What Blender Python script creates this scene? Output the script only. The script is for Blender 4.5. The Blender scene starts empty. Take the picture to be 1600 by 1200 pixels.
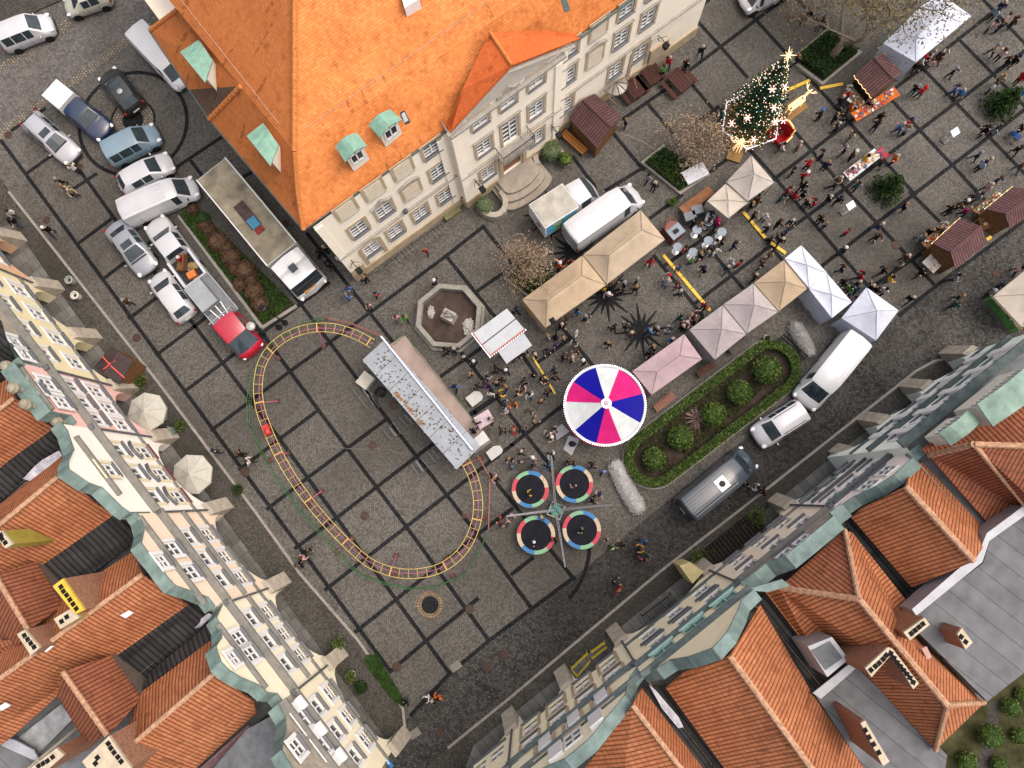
import bpy, bmesh, math, random
import numpy as np
from mathutils import Vector, Matrix, noise
random.seed(7)
PI = math.pi
C = bpy.context.scene.collection
# ---------------- camera ----------------
F = 1250.0; NU, NV = 838, 775; H = 54.0
_d = Vector(((NU-800)/F, -(NV-600)/F, -1)).normalized()
_Z = -_d; _Y = (Vector((0, 1, 0)) - _Z*_Z.y).normalized(); _X = _Y.cross(_Z)
RM = Matrix((_X, _Y, _Z))
cam = bpy.data.cameras.new('camera'); camo = bpy.data.objects.new('camera', cam); C.objects.link(camo)
cam.sensor_width = 36; cam.lens = F/1600*36; cam.clip_end = 900; cam.clip_start = 1
camo.matrix_world = Matrix.Translation((0, 0, H)) @ RM.to_4x4()
bpy.context.scene.camera = camo
# ---------------- light ----------------
SUN_EL, SUN_AZ = math.radians(64), math.radians(12)   # direction to the sun in the xy plane
w = bpy.data.worlds.new("World"); bpy.context.scene.world = w; w.use_nodes = True
nt = w.node_tree; sky = nt.nodes.new('ShaderNodeTexSky'); sky.sky_type = 'NISHITA'; sky.sun_disc = False
sky.sun_elevation = SUN_EL; sky.sun_rotation = PI/2 - SUN_AZ; sky.dust_density = 9; sky.air_density = 0.7; sky.ozone_density = 0.4
nt.links.new(sky.outputs[0], nt.nodes['Background'].inputs[0]); nt.nodes['Background'].inputs[1].default_value = 0.15
sl = bpy.data.lights.new('sun', 'SUN'); sl.energy = 1.4; sl.angle = math.radians(140); sl.color = (1, .97, .93)
so = bpy.data.objects.new('sun', sl); C.objects.link(so)
sd = Vector((math.cos(SUN_AZ)*math.cos(SUN_EL), math.sin(SUN_AZ)*math.cos(SUN_EL), math.sin(SUN_EL)))
so.rotation_euler = sd.to_track_quat('Z', 'Y').to_euler(); so.location = (0, -40, 80)
vs = bpy.context.scene.view_settings; vs.view_transform = 'Standard'; vs.look = 'None'; vs.gamma = 1; vs.exposure = 0.56
bpy.context.scene.cycles.max_bounces = 5
# ---------------- projection helpers ----------------
def ray(u, v): return RM @ Vector(((u-800)/F, -(v-600)/F, -1))
def P(u, v, z=0.0):
    r = ray(u, v); t = (z-H)/r.z
    return Vector((r.x*t, r.y*t, z))
def ang(a, b, z=0.0):
    d = P(*b, z)-P(*a, z); return math.atan2(d.y, d.x)
# ---------------- materials ----------------
MC = {}; KA = .78; BRIGHT = {'plaster', 'white_paint', 'cream_render', 'light_render', 'dormer_plaster', 'mint_frame', 'panel_render', 'skylight_glass', 'cream_surround'}
def newmat(name):
    m = bpy.data.materials.new(name); m.use_nodes = True
    return m, m.node_tree, m.node_tree.nodes['Principled BSDF']
def nd(t, typ, **k):
    n = t.nodes.new(typ)
    for a, b in k.items(): setattr(n, a, b)
    return n
def mth(t, op, a, b=None, c=None):
    n = t.nodes.new('ShaderNodeMath'); n.operation = op
    for i, x in enumerate((a, b, c)):
        if x is None: continue
        if isinstance(x, (int, float)): n.inputs[i].default_value = x
        else: t.links.new(x, n.inputs[i])
    return n.outputs[0]
def mixc(t, f, a, b, mode='MIX'):
    n = t.nodes.new('ShaderNodeMix'); n.data_type = 'RGBA'; n.blend_type = mode
    for i, x in ((0, f), (6, a), (7, b)):
        if isinstance(x, (int, float)): n.inputs[i].default_value = x
        elif isinstance(x, tuple): n.inputs[i].default_value = (*x[:3], 1)
        else: t.links.new(x, n.inputs[i])
    return n.outputs[2]
def M(c, r=.7, var=.12, sc=3.0, bump=0.0, metal=0.0, sc2=None, name='paint', emit=0.0, coat=0.0, alpha=None):
    key = (c, r, var, sc, bump, metal, sc2, emit, coat)
    if key in MC: return MC[key]
    if name not in BRIGHT and not emit: c = tuple(x*KA for x in c)
    m, t, b = newmat(name); L = t.links.new
    b.inputs['Roughness'].default_value = r; b.inputs['Metallic'].default_value = metal
    if r >= .55: b.inputs['Specular IOR Level'].default_value = .1
    if coat: b.inputs['Coat Weight'].default_value = coat; b.inputs['Coat Roughness'].default_value = .05
    if emit:
        b.inputs['Emission Color'].default_value = (*c, 1); b.inputs['Emission Strength'].default_value = emit
    tc = nd(t, 'ShaderNodeTexCoord'); n = nd(t, 'ShaderNodeTexNoise'); n.inputs['Scale'].default_value = sc; n.inputs['Detail'].default_value = 5; n.inputs['Roughness'].default_value = .62
    L(tc.outputs['Object'], n.inputs['Vector'])
    f = mth(t, 'MULTIPLY_ADD', n.outputs[0], 2.2, -.6)
    lo = tuple(x*(1-var) for x in c); hi = tuple(min(1, x*(1+var)) for x in c)
    L(mixc(t, f, lo, hi), b.inputs['Base Color'])
    if bump:
        n2 = nd(t, 'ShaderNodeTexNoise'); n2.inputs['Scale'].default_value = sc2 or sc*4; n2.inputs['Detail'].default_value = 3; L(tc.outputs['Object'], n2.inputs['Vector'])
        bp = nd(t, 'ShaderNodeBump'); bp.inputs['Strength'].default_value = bump; bp.inputs['Distance'].default_value = .05
        L(n2.outputs[0], bp.inputs['Height']); L(bp.outputs[0], b.inputs['Normal'])
    MC[key] = m; return m
def tile_mat(name, c, c2, pu, pv, bump=.5, dark=.35, roll=True):
    """roof tiles laid in UV metres: u along the eave, v up the slope; courses, rolls, odd darker tiles, moss"""
    m, t, b = newmat(name); L = t.links.new; b.inputs['Roughness'].default_value = .75; b.inputs['Specular IOR Level'].default_value = .15
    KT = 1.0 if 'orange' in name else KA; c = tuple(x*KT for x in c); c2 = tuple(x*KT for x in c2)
    uv = nd(t, 'ShaderNodeTexCoord').outputs['UV']; sx = nd(t, 'ShaderNodeSeparateXYZ'); L(uv, sx.inputs[0])
    row = mth(t, 'FLOOR', mth(t, 'DIVIDE', sx.outputs[1], pv))
    off = 0 if roll else mth(t, 'MULTIPLY', mth(t, 'MODULO', row, 2), .5)
    uu = mth(t, 'ADD', mth(t, 'DIVIDE', sx.outputs[0], pu), off)
    col = mth(t, 'FLOOR', uu); fu = mth(t, 'FRACT', uu); fv = mth(t, 'FRACT', mth(t, 'DIVIDE', sx.outputs[1], pv))
    cb = nd(t, 'ShaderNodeCombineXYZ'); L(row, cb.inputs[0]); L(col, cb.inputs[1])
    wn = nd(t, 'ShaderNodeTexWhiteNoise'); wn.noise_dimensions = '3D'; L(cb.outputs[0], wn.inputs[0])
    n = nd(t, 'ShaderNodeTexNoise'); n.inputs['Scale'].default_value = .45; n.inputs['Detail'].default_value = 6; L(uv, n.inputs['Vector'])
    f = mth(t, 'ADD', mth(t, 'MULTIPLY', wn.outputs[0], .55), mth(t, 'MULTIPLY_ADD', n.outputs[0], 1.5, -.55))
    base = mixc(t, f, c, c2)
    mp2 = nd(t, 'ShaderNodeMapping'); mp2.inputs['Scale'].default_value = (1.5, .16, 1); L(uv, mp2.inputs[0]); n7 = nd(t, 'ShaderNodeTexNoise'); n7.inputs['Scale'].default_value = 1.1; n7.inputs['Detail'].default_value = 2; L(mp2.outputs[0], n7.inputs['Vector'])
    streak = mth(t, 'MULTIPLY', mth(t, 'MULTIPLY', mth(t, 'GREATER_THAN', n7.outputs[0], .665), mth(t, 'GREATER_THAN', wn.outputs[0], .5)), .55)
    base = mixc(t, streak, base, tuple(x*.3 for x in c))
    # dark open joints, widened between rolls to put the rolls' shade into the colour
    eu = mth(t, 'ABSOLUTE', mth(t, 'SUBTRACT', fu, .5))
    ju = mth(t, 'GREATER_THAN', eu, .36 if roll else .46); jv = mth(t, 'LESS_THAN', fv, .12)
    j = mth(t, 'MAXIMUM', mth(t, 'MULTIPLY', ju, .75 if roll else .35), mth(t, 'MULTIPLY', jv, .35 if roll else .8))
    n3 = nd(t, 'ShaderNodeTexNoise'); n3.inputs['Scale'].default_value = 1.7; n3.inputs['Detail'].default_value = 4; L(uv, n3.inputs['Vector'])
    moss = mth(t, 'MULTIPLY', mth(t, 'SUBTRACT', n3.outputs[0], .56), 3.0); moss = mth(t, 'MINIMUM', mth(t, 'MAXIMUM', moss, 0), .55)
    base = mixc(t, moss, base, tuple(x*.45 for x in c))
    L(mixc(t, mth(t, 'MULTIPLY', j, dark*2), base, tuple(x*.18 for x in c)), b.inputs['Base Color'])
    hgt = mth(t, 'ADD', mth(t, 'MULTIPLY', mth(t, 'SINE', mth(t, 'MULTIPLY', fu, PI)), .6 if roll else .1), mth(t, 'SUBTRACT', 1, fv))
    hgt = mth(t, 'ADD', hgt, mth(t, 'MULTIPLY', wn.outputs[0], .35))
    bp = nd(t, 'ShaderNodeBump'); bp.inputs['Strength'].default_value = bump; bp.inputs['Distance'].default_value = .05
    L(hgt, bp.inputs['Height']); L(bp.outputs[0], b.inputs['Normal'])
    return m
def cobble_mat(name, c1, c2, gap, d=.12, cell=None, rot=0.0, org=(0, 0), rough=.72, gapw=.72):
    """small setts; laid in rings inside each square field (cell) or in straight courses"""
    c1, c2, gap = (tuple(x*.74 for x in q) for q in (c1, c2, gap))
    m, t, b = newmat(name); L = t.links.new; b.inputs['Roughness'].default_value = rough; b.inputs['Specular IOR Level'].default_value = .06
    ge = nd(t, 'ShaderNodeNewGeometry').outputs['Position']
    mp = nd(t, 'ShaderNodeMapping'); mp.vector_type = 'TEXTURE'; mp.inputs['Location'].default_value = (*org, 0); mp.inputs['Rotation'].default_value = (0, 0, rot); L(ge, mp.inputs[0])
    wob = nd(t, 'ShaderNodeTexNoise'); wob.inputs['Scale'].default_value = .9; wob.inputs['Detail'].default_value = 2; L(ge, wob.inputs['Vector'])
    sx = nd(t, 'ShaderNodeSeparateXYZ'); L(mp.outputs[0], sx.inputs[0])
    X = mth(t, 'ADD', sx.outputs[0], mth(t, 'MULTIPLY_ADD', wob.outputs[0], .3, -.15)); Y = mth(t, 'ADD', sx.outputs[1], mth(t, 'MULTIPLY_ADD', wob.outputs[0], -.3, .15))
    if cell:
        cx = mth(t, 'FLOOR', mth(t, 'DIVIDE', X, cell)); cy = mth(t, 'FLOOR', mth(t, 'DIVIDE', Y, cell))
        qx = mth(t, 'SUBTRACT', X, mth(t, 'MULTIPLY_ADD', cx, cell, cell/2)); qy = mth(t, 'SUBTRACT', Y, mth(t, 'MULTIPLY_ADD', cy, cell, cell/2))
        r = mth(t, 'SQRT', mth(t, 'ADD', mth(t, 'MULTIPLY', qx, qx), mth(t, 'MULTIPLY', qy, qy)))
        rr = mth(t, 'DIVIDE', r, d); k = mth(t, 'ADD', mth(t, 'FLOOR', rr), .5)
        a = mth(t, 'MULTIPLY', mth(t, 'ARCTAN2', qy, qx), k)
        i1 = mth(t, 'MULTIPLY_ADD', cx, 57, k); i2 = mth(t, 'MULTIPLY_ADD', cy, 91, mth(t, 'FLOOR', a)); f1 = mth(t, 'FRACT', rr); f2 = mth(t, 'FRACT', a)
    else:
        u = mth(t, 'DIVIDE', X, d); i1 = mth(t, 'FLOOR', u); vv = mth(t, 'ADD', mth(t, 'DIVIDE', Y, d*1.15), mth(t, 'MULTIPLY', mth(t, 'MODULO', i1, 2), .5)); i2 = mth(t, 'FLOOR', vv)
        f1 = mth(t, 'FRACT', u); f2 = mth(t, 'FRACT', vv)
    m1 = mth(t, 'ABSOLUTE', mth(t, 'MULTIPLY_ADD', f1, 2, -1)); m2 = mth(t, 'ABSOLUTE', mth(t, 'MULTIPLY_ADD', f2, 2, -1))
    e = mth(t, 'MAXIMUM', m1, m2); g = nd(t, 'ShaderNodeMapRange'); g.interpolation_type = 'SMOOTHSTEP'; g.inputs[1].default_value = gapw; g.inputs[2].default_value = 1.0; L(e, g.inputs[0])
    cb = nd(t, 'ShaderNodeCombineXYZ'); L(i1, cb.inputs[0]); L(i2, cb.inputs[1]); wn = nd(t, 'ShaderNodeTexWhiteNoise'); wn.noise_dimensions = '2D'; L(cb.outputs[0], wn.inputs[0])
    n = nd(t, 'ShaderNodeTexNoise'); n.inputs['Scale'].default_value = .35; n.inputs['Detail'].default_value = 8; n.inputs['Roughness'].default_value = .65; L(ge, n.inputs['Vector'])
    f = mth(t, 'ADD', mth(t, 'MULTIPLY', wn.outputs[0], .8), mth(t, 'MULTIPLY_ADD', n.outputs[0], 1.5, -.65))
    col = mixc(t, f, c1, c2)
    n5 = nd(t, 'ShaderNodeTexNoise'); n5.inputs['Scale'].default_value = .09; n5.inputs['Detail'].default_value = 5; L(ge, n5.inputs['Vector'])
    st = mth(t, 'MINIMUM', mth(t, 'MAXIMUM', mth(t, 'MULTIPLY', mth(t, 'SUBTRACT', n5.outputs[0], .47), 3.4), 0), .55)
    col = mixc(t, st, col, tuple(x*.6 for x in c1))
    L(mixc(t, g.outputs[0], col, gap), b.inputs['Base Color'])
    bp = nd(t, 'ShaderNodeBump'); bp.inputs['Strength'].default_value = .6; bp.inputs['Distance'].default_value = .02
    L(mth(t, 'SUBTRACT', mth(t, 'MULTIPLY', wn.outputs[0], .3), g.outputs[0]), bp.inputs['Height']); L(bp.outputs[0], b.inputs['Normal'])
    return m
def slab_mat(name, c, c2, px, py, rot=0.0):
    m, t, b = newmat(name); L = t.links.new; b.inputs['Roughness'].default_value = .8; b.inputs['Specular IOR Level'].default_value = .1
    ge = nd(t, 'ShaderNodeNewGeometry').outputs['Position']; mp = nd(t, 'ShaderNodeMapping'); mp.vector_type = 'TEXTURE'; mp.inputs['Rotation'].default_value = (0, 0, rot); L(ge, mp.inputs[0])
    br = nd(t, 'ShaderNodeTexBrick'); br.inputs['Scale'].default_value = 1; br.inputs['Brick Width'].default_value = px; br.inputs['Row Height'].default_value = py; br.inputs['Mortar Size'].default_value = .012
    br.inputs['Color1'].default_value = (*c, 1); br.inputs['Color2'].default_value = (*c2, 1); br.inputs['Mortar'].default_value = (.03, .03, .03, 1); L(mp.outputs[0], br.inputs[0])
    n = nd(t, 'ShaderNodeTexNoise'); n.inputs['Scale'].default_value = 1.3; n.inputs['Detail'].default_value = 6; L(ge, n.inputs['Vector'])
    L(mixc(t, mth(t, 'MULTIPLY_ADD', n.outputs[0], 1.6, -.4), mixc(t, .45, br.outputs[0], (0, 0, 0)), br.outputs[0]), b.inputs['Base Color'])
    return m
# ---------------- mesh builder ----------------
FR = {}
class MB:
    def __init__(s): s.v = []; s.f = []; s.m = []
    def face(s, pts, m=0):
        i = len(s.v); s.v += [Vector(p) for p in pts]; s.f.append(tuple(range(i, i+len(pts)))); s.m.append(m)
    def add(s, vs, fs, m=0):
        i = len(s.v); s.v += [Vector(p) for p in vs]; s.f += [tuple(i+k for k in f) for f in fs]; s.m += [m]*len(fs)
    def box(s, c, d, a=0.0, m=0, taper=1.0):
        """c = centre of the base, d = full sizes"""
        ca, sa = math.cos(a), math.sin(a); vs = []
        for k, z in enumerate((0, d[2])):
            q = taper if k else 1
            for x, y in ((-1, -1), (1, -1), (1, 1), (-1, 1)):
                X, Y = x*d[0]/2*q, y*d[1]/2*q; vs.append((c[0]+X*ca-Y*sa, c[1]+X*sa+Y*ca, c[2]+z))
        s.add(vs, [(3, 2, 1, 0), (4, 5, 6, 7), (0, 1, 5, 4), (1, 2, 6, 5), (2, 3, 7, 6), (3, 0, 4, 7)], m)
    def prism(s, poly, z0, z1, m=0, ms=None):
        """poly: xy points; z0/z1 numbers"""
        n = len(poly); ar = sum(poly[i][0]*poly[(i+1) % n][1]-poly[(i+1) % n][0]*poly[i][1] for i in range(n))
        if ar < 0: poly = list(poly)[::-1]
        i = len(s.v); s.v += [Vector((p[0], p[1], z0)) for p in poly]+[Vector((p[0], p[1], z1)) for p in poly]
        s.f.append(tuple(i+n+k for k in range(n))); s.m.append(m); s.f.append(tuple(i+k for k in reversed(range(n)))); s.m.append(m)
        for k in range(n):
            l = (k+1) % n; s.f.append((i+k, i+l, i+n+l, i+n+k)); s.m.append(m if ms is None else ms)
    def slab(s, pts, thick, m=0, ms=None):
        """thick plate hanging down from a 3-d polygon (seen from above counter-clockwise or not)"""
        pts = [Vector(p) for p in pts]; n = len(pts)
        ar = sum(pts[i].x*pts[(i+1) % n].y-pts[(i+1) % n].x*pts[i].y for i in range(n))
        if ar < 0: pts = pts[::-1]
        i = len(s.v); s.v += pts+[p-Vector((0, 0, thick)) for p in pts]
        s.f.append(tuple(i+k for k in range(n))); s.m.append(m); s.f.append(tuple(i+n+k for k in reversed(range(n)))); s.m.append(m if ms is None else ms)
        for k in range(n):
            l = (k+1) % n; s.f.append((i+n+k, i+n+l, i+l, i+k)); s.m.append(m if ms is None else ms)
    def tube(s, pts, r, n=6, m=0, closed=False, r2=None):
        pts = [Vector(p) for p in pts]; N = len(pts); rings = []
        for k, p in enumerate(pts):
            a = pts[(k-1) % N] if (k or closed) else p; b = pts[(k+1) % N] if (k < N-1 or closed) else p
            d = (b-a).normalized() if (b-a).length > 1e-6 else Vector((0, 0, 1))
            x = d.cross(Vector((0, 0, 1)));  x = x.normalized() if x.length > .05 else Vector((1, 0, 0)); y = d.cross(x)
            R = r if r2 is None else r+(r2-r)*k/max(1, N-1)
            rings.append([p+(x*math.cos(2*PI*j/n)+y*math.sin(2*PI*j/n))*R for j in range(n)])
        i = len(s.v); s.v += [q for g in rings for q in g]
        for k in range(N if closed else N-1):
            a, b = i+k*n, i+((k+1) % N)*n
            for j in range(n): s.f.append((a+j, a+(j+1) % n, b+(j+1) % n, b+j)); s.m.append(m)
        if not closed:
            s.f.append(tuple(i+j for j in reversed(range(n)))); s.m.append(m); s.f.append(tuple(i+(N-1)*n+j for j in range(n))); s.m.append(m)
    def lathe(s, c, prof, n=16, m=0, sx=1, sy=1):
        """prof: (radius, z) pairs upward"""
        i = len(s.v); k = len(prof)
        for r, z in prof:
            for j in range(n): s.v.append(Vector((c[0]+math.cos(2*PI*j/n)*r*sx, c[1]+math.sin(2*PI*j/n)*r*sy, c[2]+z)))
        for q in range(k-1):
            for j in range(n): s.f.append((i+q*n+j, i+q*n+(j+1) % n, i+(q+1)*n+(j+1) % n, i+(q+1)*n+j)); s.m.append(m)
        s.f.append(tuple(i+j for j in reversed(range(n)))); s.m.append(m); s.f.append(tuple(i+(k-1)*n+j for j in range(n))); s.m.append(m)
    def blob(s, c, r, sub=2, amp=.15, fr=1.5, m=0):
        b = bmesh.new(); bmesh.ops.create_icosphere(b, subdivisions=sub, radius=1)
        R = r if hasattr(r, '__len__') else (r, r, r); i = len(s.v); o = Vector((random.random()*50, random.random()*50, 0))
        for v in b.verts:
            k = 1+amp*noise.noise(v.co*fr+o); s.v.append(Vector((c[0]+v.co.x*R[0]*k, c[1]+v.co.y*R[1]*k, c[2]+v.co.z*R[2]*k)))
        for f in b.faces: s.f.append(tuple(i+v.index for v in f.verts)); s.m.append(m)
        b.free()
    def leaf(s, c, sz, m=0, up=None):
        d = Vector((random.gauss(0, 1), random.gauss(0, 1), random.gauss(0, 1)))
        if up is not None: d = d*.6+up
        d = d.normalized(); x = d.orthogonal().normalized(); y = d.cross(x); a = random.random()*PI
        p = x*math.cos(a)+y*math.sin(a); q = d.cross(p); c = Vector(c)
        s.face([c-p*sz, c-q*sz*.45, c+p*sz, c+q*sz*.45], m)
    def cut(s):
        if not hasattr(s, 'cuts'): s.cuts = []
        s.cuts.append((len(s.v), len(s.f)))
    def buildall(s, name, mats, par=None, **k):
        """every piece since the last cut() becomes an object of its own"""
        s.cut(); a = (0, 0); out = []
        for c in s.cuts:
            if c[1] > a[1]:
                q = MB(); q.v = s.v[a[0]:c[0]]; q.f = [tuple(i-a[0] for i in f) for f in s.f[a[1]:c[1]]]; q.m = s.m[a[1]:c[1]]
                out.append(q.build(name, mats, par, **k))
            a = c
        return out
    def mesh(s, name, smooth=False, weld=False):
        me = bpy.data.meshes.new(name); me.from_pydata([tuple(v) for v in s.v], [], s.f)
        me.polygons.foreach_set('material_index', s.m)
        uv = me.uv_layers.new(name='uv'); buf = []
        for f in s.f:
            a = s.v[f[0]]; n = Vector((0, 0, 0))
            for k in range(len(f)):
                p, q = s.v[f[k]], s.v[f[(k+1) % len(f)]]; n += p.cross(q)
            n = n.normalized() if n.length > 1e-9 else Vector((0, 0, 1))
            h = Vector((0, 0, 1)).cross(n); h = h.normalized() if h.length > .02 else Vector((1, 0, 0)); vv = n.cross(h)
            for k in f: buf += [s.v[k].dot(h), s.v[k].dot(vv)]
        uv.data.foreach_set('uv', buf)
        if weld:
            b = bmesh.new(); b.from_mesh(me); bmesh.ops.remove_doubles(b, verts=b.verts, dist=1e-4); bmesh.ops.recalc_face_normals(b, faces=b.faces); b.to_mesh(me); b.free()
        if smooth: me.polygons.foreach_set('use_smooth', [True]*len(me.polygons))
        return me
    def build(s, name, mats, par=None, smooth=False, weld=False, loc=None, world=False, **kw):
        if world and par is not None:
            Mi = FR[par.name].inverted(); s.v = [Mi @ Vector(v) for v in s.v]
        return link(name, s.mesh(name, smooth, weld), mats, par, loc, **kw)
def link(name, me, mats=None, par=None, loc=None, rz=0.0, **kw):
    o = bpy.data.objects.new(name, me); C.objects.link(o)
    if mats is not None and not me.materials:
        for q in (mats if isinstance(mats, (list, tuple)) else [mats]): me.materials.append(q)
    elif mats is not None:
        for k, q in enumerate(mats if isinstance(mats, (list, tuple)) else [mats]):
            o.material_slots[k].link = 'OBJECT'; o.material_slots[k].material = q
    if par is not None: o.parent = par
    if loc is not None: o.location = loc
    if rz: o.rotation_euler = (0, 0, rz)
    for k, q in kw.items():
        if q is not None: o[{'cat': 'category'}.get(k, k)] = q
    return o
def thing(name, label, cat, loc=(0, 0, 0), rz=0.0, group=None):
    o = bpy.data.objects.new(name, None); C.objects.link(o); o.empty_display_size = .3
    o.location = loc; o.rotation_euler = (0, 0, rz); o['label'] = label; o['category'] = cat
    if group: o['group'] = group
    FR[o.name] = Matrix.Translation(Vector(loc)) @ Matrix.Rotation(rz, 4, 'Z')
    return o
def struct(name, mb, mat): return mb.build(name, mat, kind='structure')
def flat(name, pxs, z, mat, thick=None):
    b = MB(); pts = [P(u, v, z) for u, v in pxs]
    if thick: b.slab(pts, thick)
    else:
        n = len(pts); ar = sum(pts[i].x*pts[(i+1) % n].y-pts[(i+1) % n].x*pts[i].y for i in range(n))
        b.face(pts if ar > 0 else pts[::-1])
    return struct(name, b, mat)
class Wall:
    def __init__(s, a, b):
        s.o = P(*a); e = P(*b)-s.o; s.L = e.length; s.x = e/s.L; s.y = Vector((-s.x.y, s.x.x, 0)); s.a = math.atan2(s.x.y, s.x.x)
    def sz(s, u, v, y=0.0):
        r = ray(u, v); c = Vector((0, 0, H))-s.o; t = (y-c.dot(s.y))/r.dot(s.y); p = c+r*t
        return p.dot(s.x), p.z
    def loc(s, u, v, z):
        p = P(u, v, z)-s.o; return Vector((p.dot(s.x), p.dot(s.y), z))
# ---------------- common materials ----------------
white = M((.74, .74, .73), .5, .05, name='white_paint'); glass = M((.035, .042, .05), .12, .5, 2.0, name='window_glass')
copper = M((.16, .225, .205), .55, .35, 1.6, .2, name='copper_patina'); lead = M((.13, .14, .15), .6, .3, 2.0, .1, name='lead_sheet')
tan = M((.55, .43, .29), .8, .15, name='tan_stone'); sgrey = M((.2, .195, .175), .85, .25, 2.5, .2, name='grey_stone'); slate = M((.075, .082, .095), .5, .25, 2.0, name='slate_sill')
black = M((.02, .02, .022), .6, .3, name='black_metal'); steel = M((.55, .56, .58), .35, .1, metal=.8, name='steel')
ORANGE = tile_mat('orange_tiles', (.40, .122, .032), (.62, .225, .068), .18, .16, .35, .28, False)
ORANGE2 = tile_mat('dark_orange_tiles', (.40, .085, .022), (.48, .12, .03), .18, .16, .35, .28, False)
BROWNT = tile_mat('shade_brown_tiles', (.085, .055, .04), (.13, .08, .05), .18, .16, .4, .4, False)  # dark brown carries the shade of the hip facing away from the sun
PAN = tile_mat('pantiles', (.36, .13, .06), (.54, .215, .1), .215, .36, .9, .5)
PAN2 = tile_mat('weathered_pantiles', (.25, .09, .05), (.38, .14, .075), .215, .36, .9, .5)
BITU = tile_mat('bitumen_boards', (.022, .022, .024), (.055, .055, .056), .3, 3.0, .7, .5)
STALLT = tile_mat('stall_roof_tiles', (.1, .05, .052), (.15, .08, .08), .2, .3, .8, .45)
ridgem = M((.45, .27, .17), .85, .45, 6, .3, name='ridge_tiles'); brick = M((.33, .17, .11), .9, .4, 9, .3, name='brick')
flatroof = slab_mat('roofing_felt', (.15, .155, .165), (.17, .178, .19), 60, .95, -.68); zinc = M((.36, .38, .42), .45, .15, 1.5, name='zinc')
wood = M((.17, .085, .04), .7, .3, 4, .2, name='brown_wood'); lwood = M((.42, .26, .13), .7, .25, 4, .2, name='light_wood'); dwood = M((.07, .03, .025), .6, .3, 4, .1, name='dark_stained_wood')
green = M((.038, .07, .016), .8, .5, 5, .4, name='leaf_green'); dgreen = M((.02, .04, .014), .8, .5, 6, .4, name='dark_leaf_green'); lgreen = M((.12, .17, .04), .8, .4, 5, .3, name='light_leaf_green')
soil = M((.05, .038, .03), .95, .4, 1.6, .5, name='soil'); grassm = M((.05, .05, .022), .95, .75, .9, .5, sc2=30, name='grass')
stonek = M((.3, .28, .25), .85, .2, 3, .2, name='kerb_stone')
# ---------------- ground ----------------
A37 = math.atan2(*(P(497, 640)-P(437, 686)).yx); G0 = P(497.5, 640)
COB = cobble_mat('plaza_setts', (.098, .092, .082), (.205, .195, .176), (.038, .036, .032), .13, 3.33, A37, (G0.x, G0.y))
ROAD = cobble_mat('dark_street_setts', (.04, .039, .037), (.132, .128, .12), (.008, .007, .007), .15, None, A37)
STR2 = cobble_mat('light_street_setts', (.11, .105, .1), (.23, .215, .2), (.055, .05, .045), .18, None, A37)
EDGE = cobble_mat('edge_setts', (.16, .14, .11), (.32, .28, .23), (.04, .035, .03), .2, None, A37, gapw=.6)
WALK = cobble_mat('pavement_setts', (.06, .056, .05), (.14, .132, .115), (.03, .028, .025), .11, None, A37); WALK2 = slab_mat('arcade_slabs', (.14, .138, .13), (.2, .2, .19), .6, .9, A37)
STRIPE = cobble_mat('black_setts', (.012, .013, .015), (.036, .038, .042), (.006, .006, .006), .1, None, A37)
g = MB(); g.face([(-400, -400, 0), (400, -400, 0), (400, 400, 0), (-400, 400, 0)]); struct('ground', g, COB)
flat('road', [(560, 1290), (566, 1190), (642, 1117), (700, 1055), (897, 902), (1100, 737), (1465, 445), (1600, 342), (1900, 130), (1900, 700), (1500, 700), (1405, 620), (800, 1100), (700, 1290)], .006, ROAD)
flat('street', [(-60, 240), (0, 207), (215, 50), (300, -8), (420, -90), (150, -90), (160, 0), (0, 107), (-120, 180)], .005, STR2)
flat('street_edging', [(-60, 252), (0, 217), (222, 55), (290, 8), (283, 0), (213, 45), (0, 203), (-60, 240)], .010, EDGE)
flat('parking_edging', [(-60, 153), (0, 112), (170, 0), (160, -10), (0, 100), (-60, 143)], .010, EDGE)
flat('pavement_corner', [(-80, 110), (0, 42), (95, 0), (160, -40), (0, -120), (-160, -60)], .10, WALK, .2)
flat('left_pavement', [(15, 300), (250, 600), (400, 800), (470, 897), (560, 1000), (605, 1064), (630, 1107), (633, 1137), (622, 1172), (600, 1260), (330, 1260), (60, 900), (-200, 500), (-150, 80)], .12, WALK, .3)
flat('left_arcade_floor', [(92, 455), (610, 1165), (590, 1260), (330, 1260), (60, 900), (-160, 560), (-90, 380), (20, 350)], .126, WALK2)
flat('right_pavement', [(700, 1168), (800, 1087), (1032, 892), (1200, 762), (1405, 600), (1460, 564), (1500, 557), (1560, 575), (1640, 620), (1640, 1300), (620, 1300), (640, 1220)], .12, WALK, .3)
flat('right_arcade_floor', [(740, 1165), (1290, 722), (1400, 640), (1640, 700), (1640, 1300), (690, 1300)], .126, WALK2)
def kerb(name, pts, z=.135, w=.16, mat=None):
    b = MB()
    for a, c in zip(pts, pts[1:]):
        p, q = P(*a), P(*c); d = (q-p); L = d.length; d /= L; n = Vector((-d.y, d.x, 0))*w/2
        k = max(1, int(L/.9))
        for i in range(k):
            s, e = p+d*(L*i/k+.004), p+d*(L*(i+1)/k-.004)
            b.prism([(s-n)[:2], (e-n)[:2], (e+n)[:2], (s+n)[:2]], -.1, z+random.uniform(-.004, .004))
    return struct(name, b, mat or stonek)
kerb('left_kerb', [(15, 300), (250, 600), (400, 800), (470, 897), (560, 1000), (605, 1064), (630, 1107), (633, 1137), (622, 1172)])
kerb('right_kerb', [(700, 1168), (800, 1087), (1032, 892), (1200, 762), (1405, 600), (1430, 580), (1460, 564), (1500, 557)])
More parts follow.
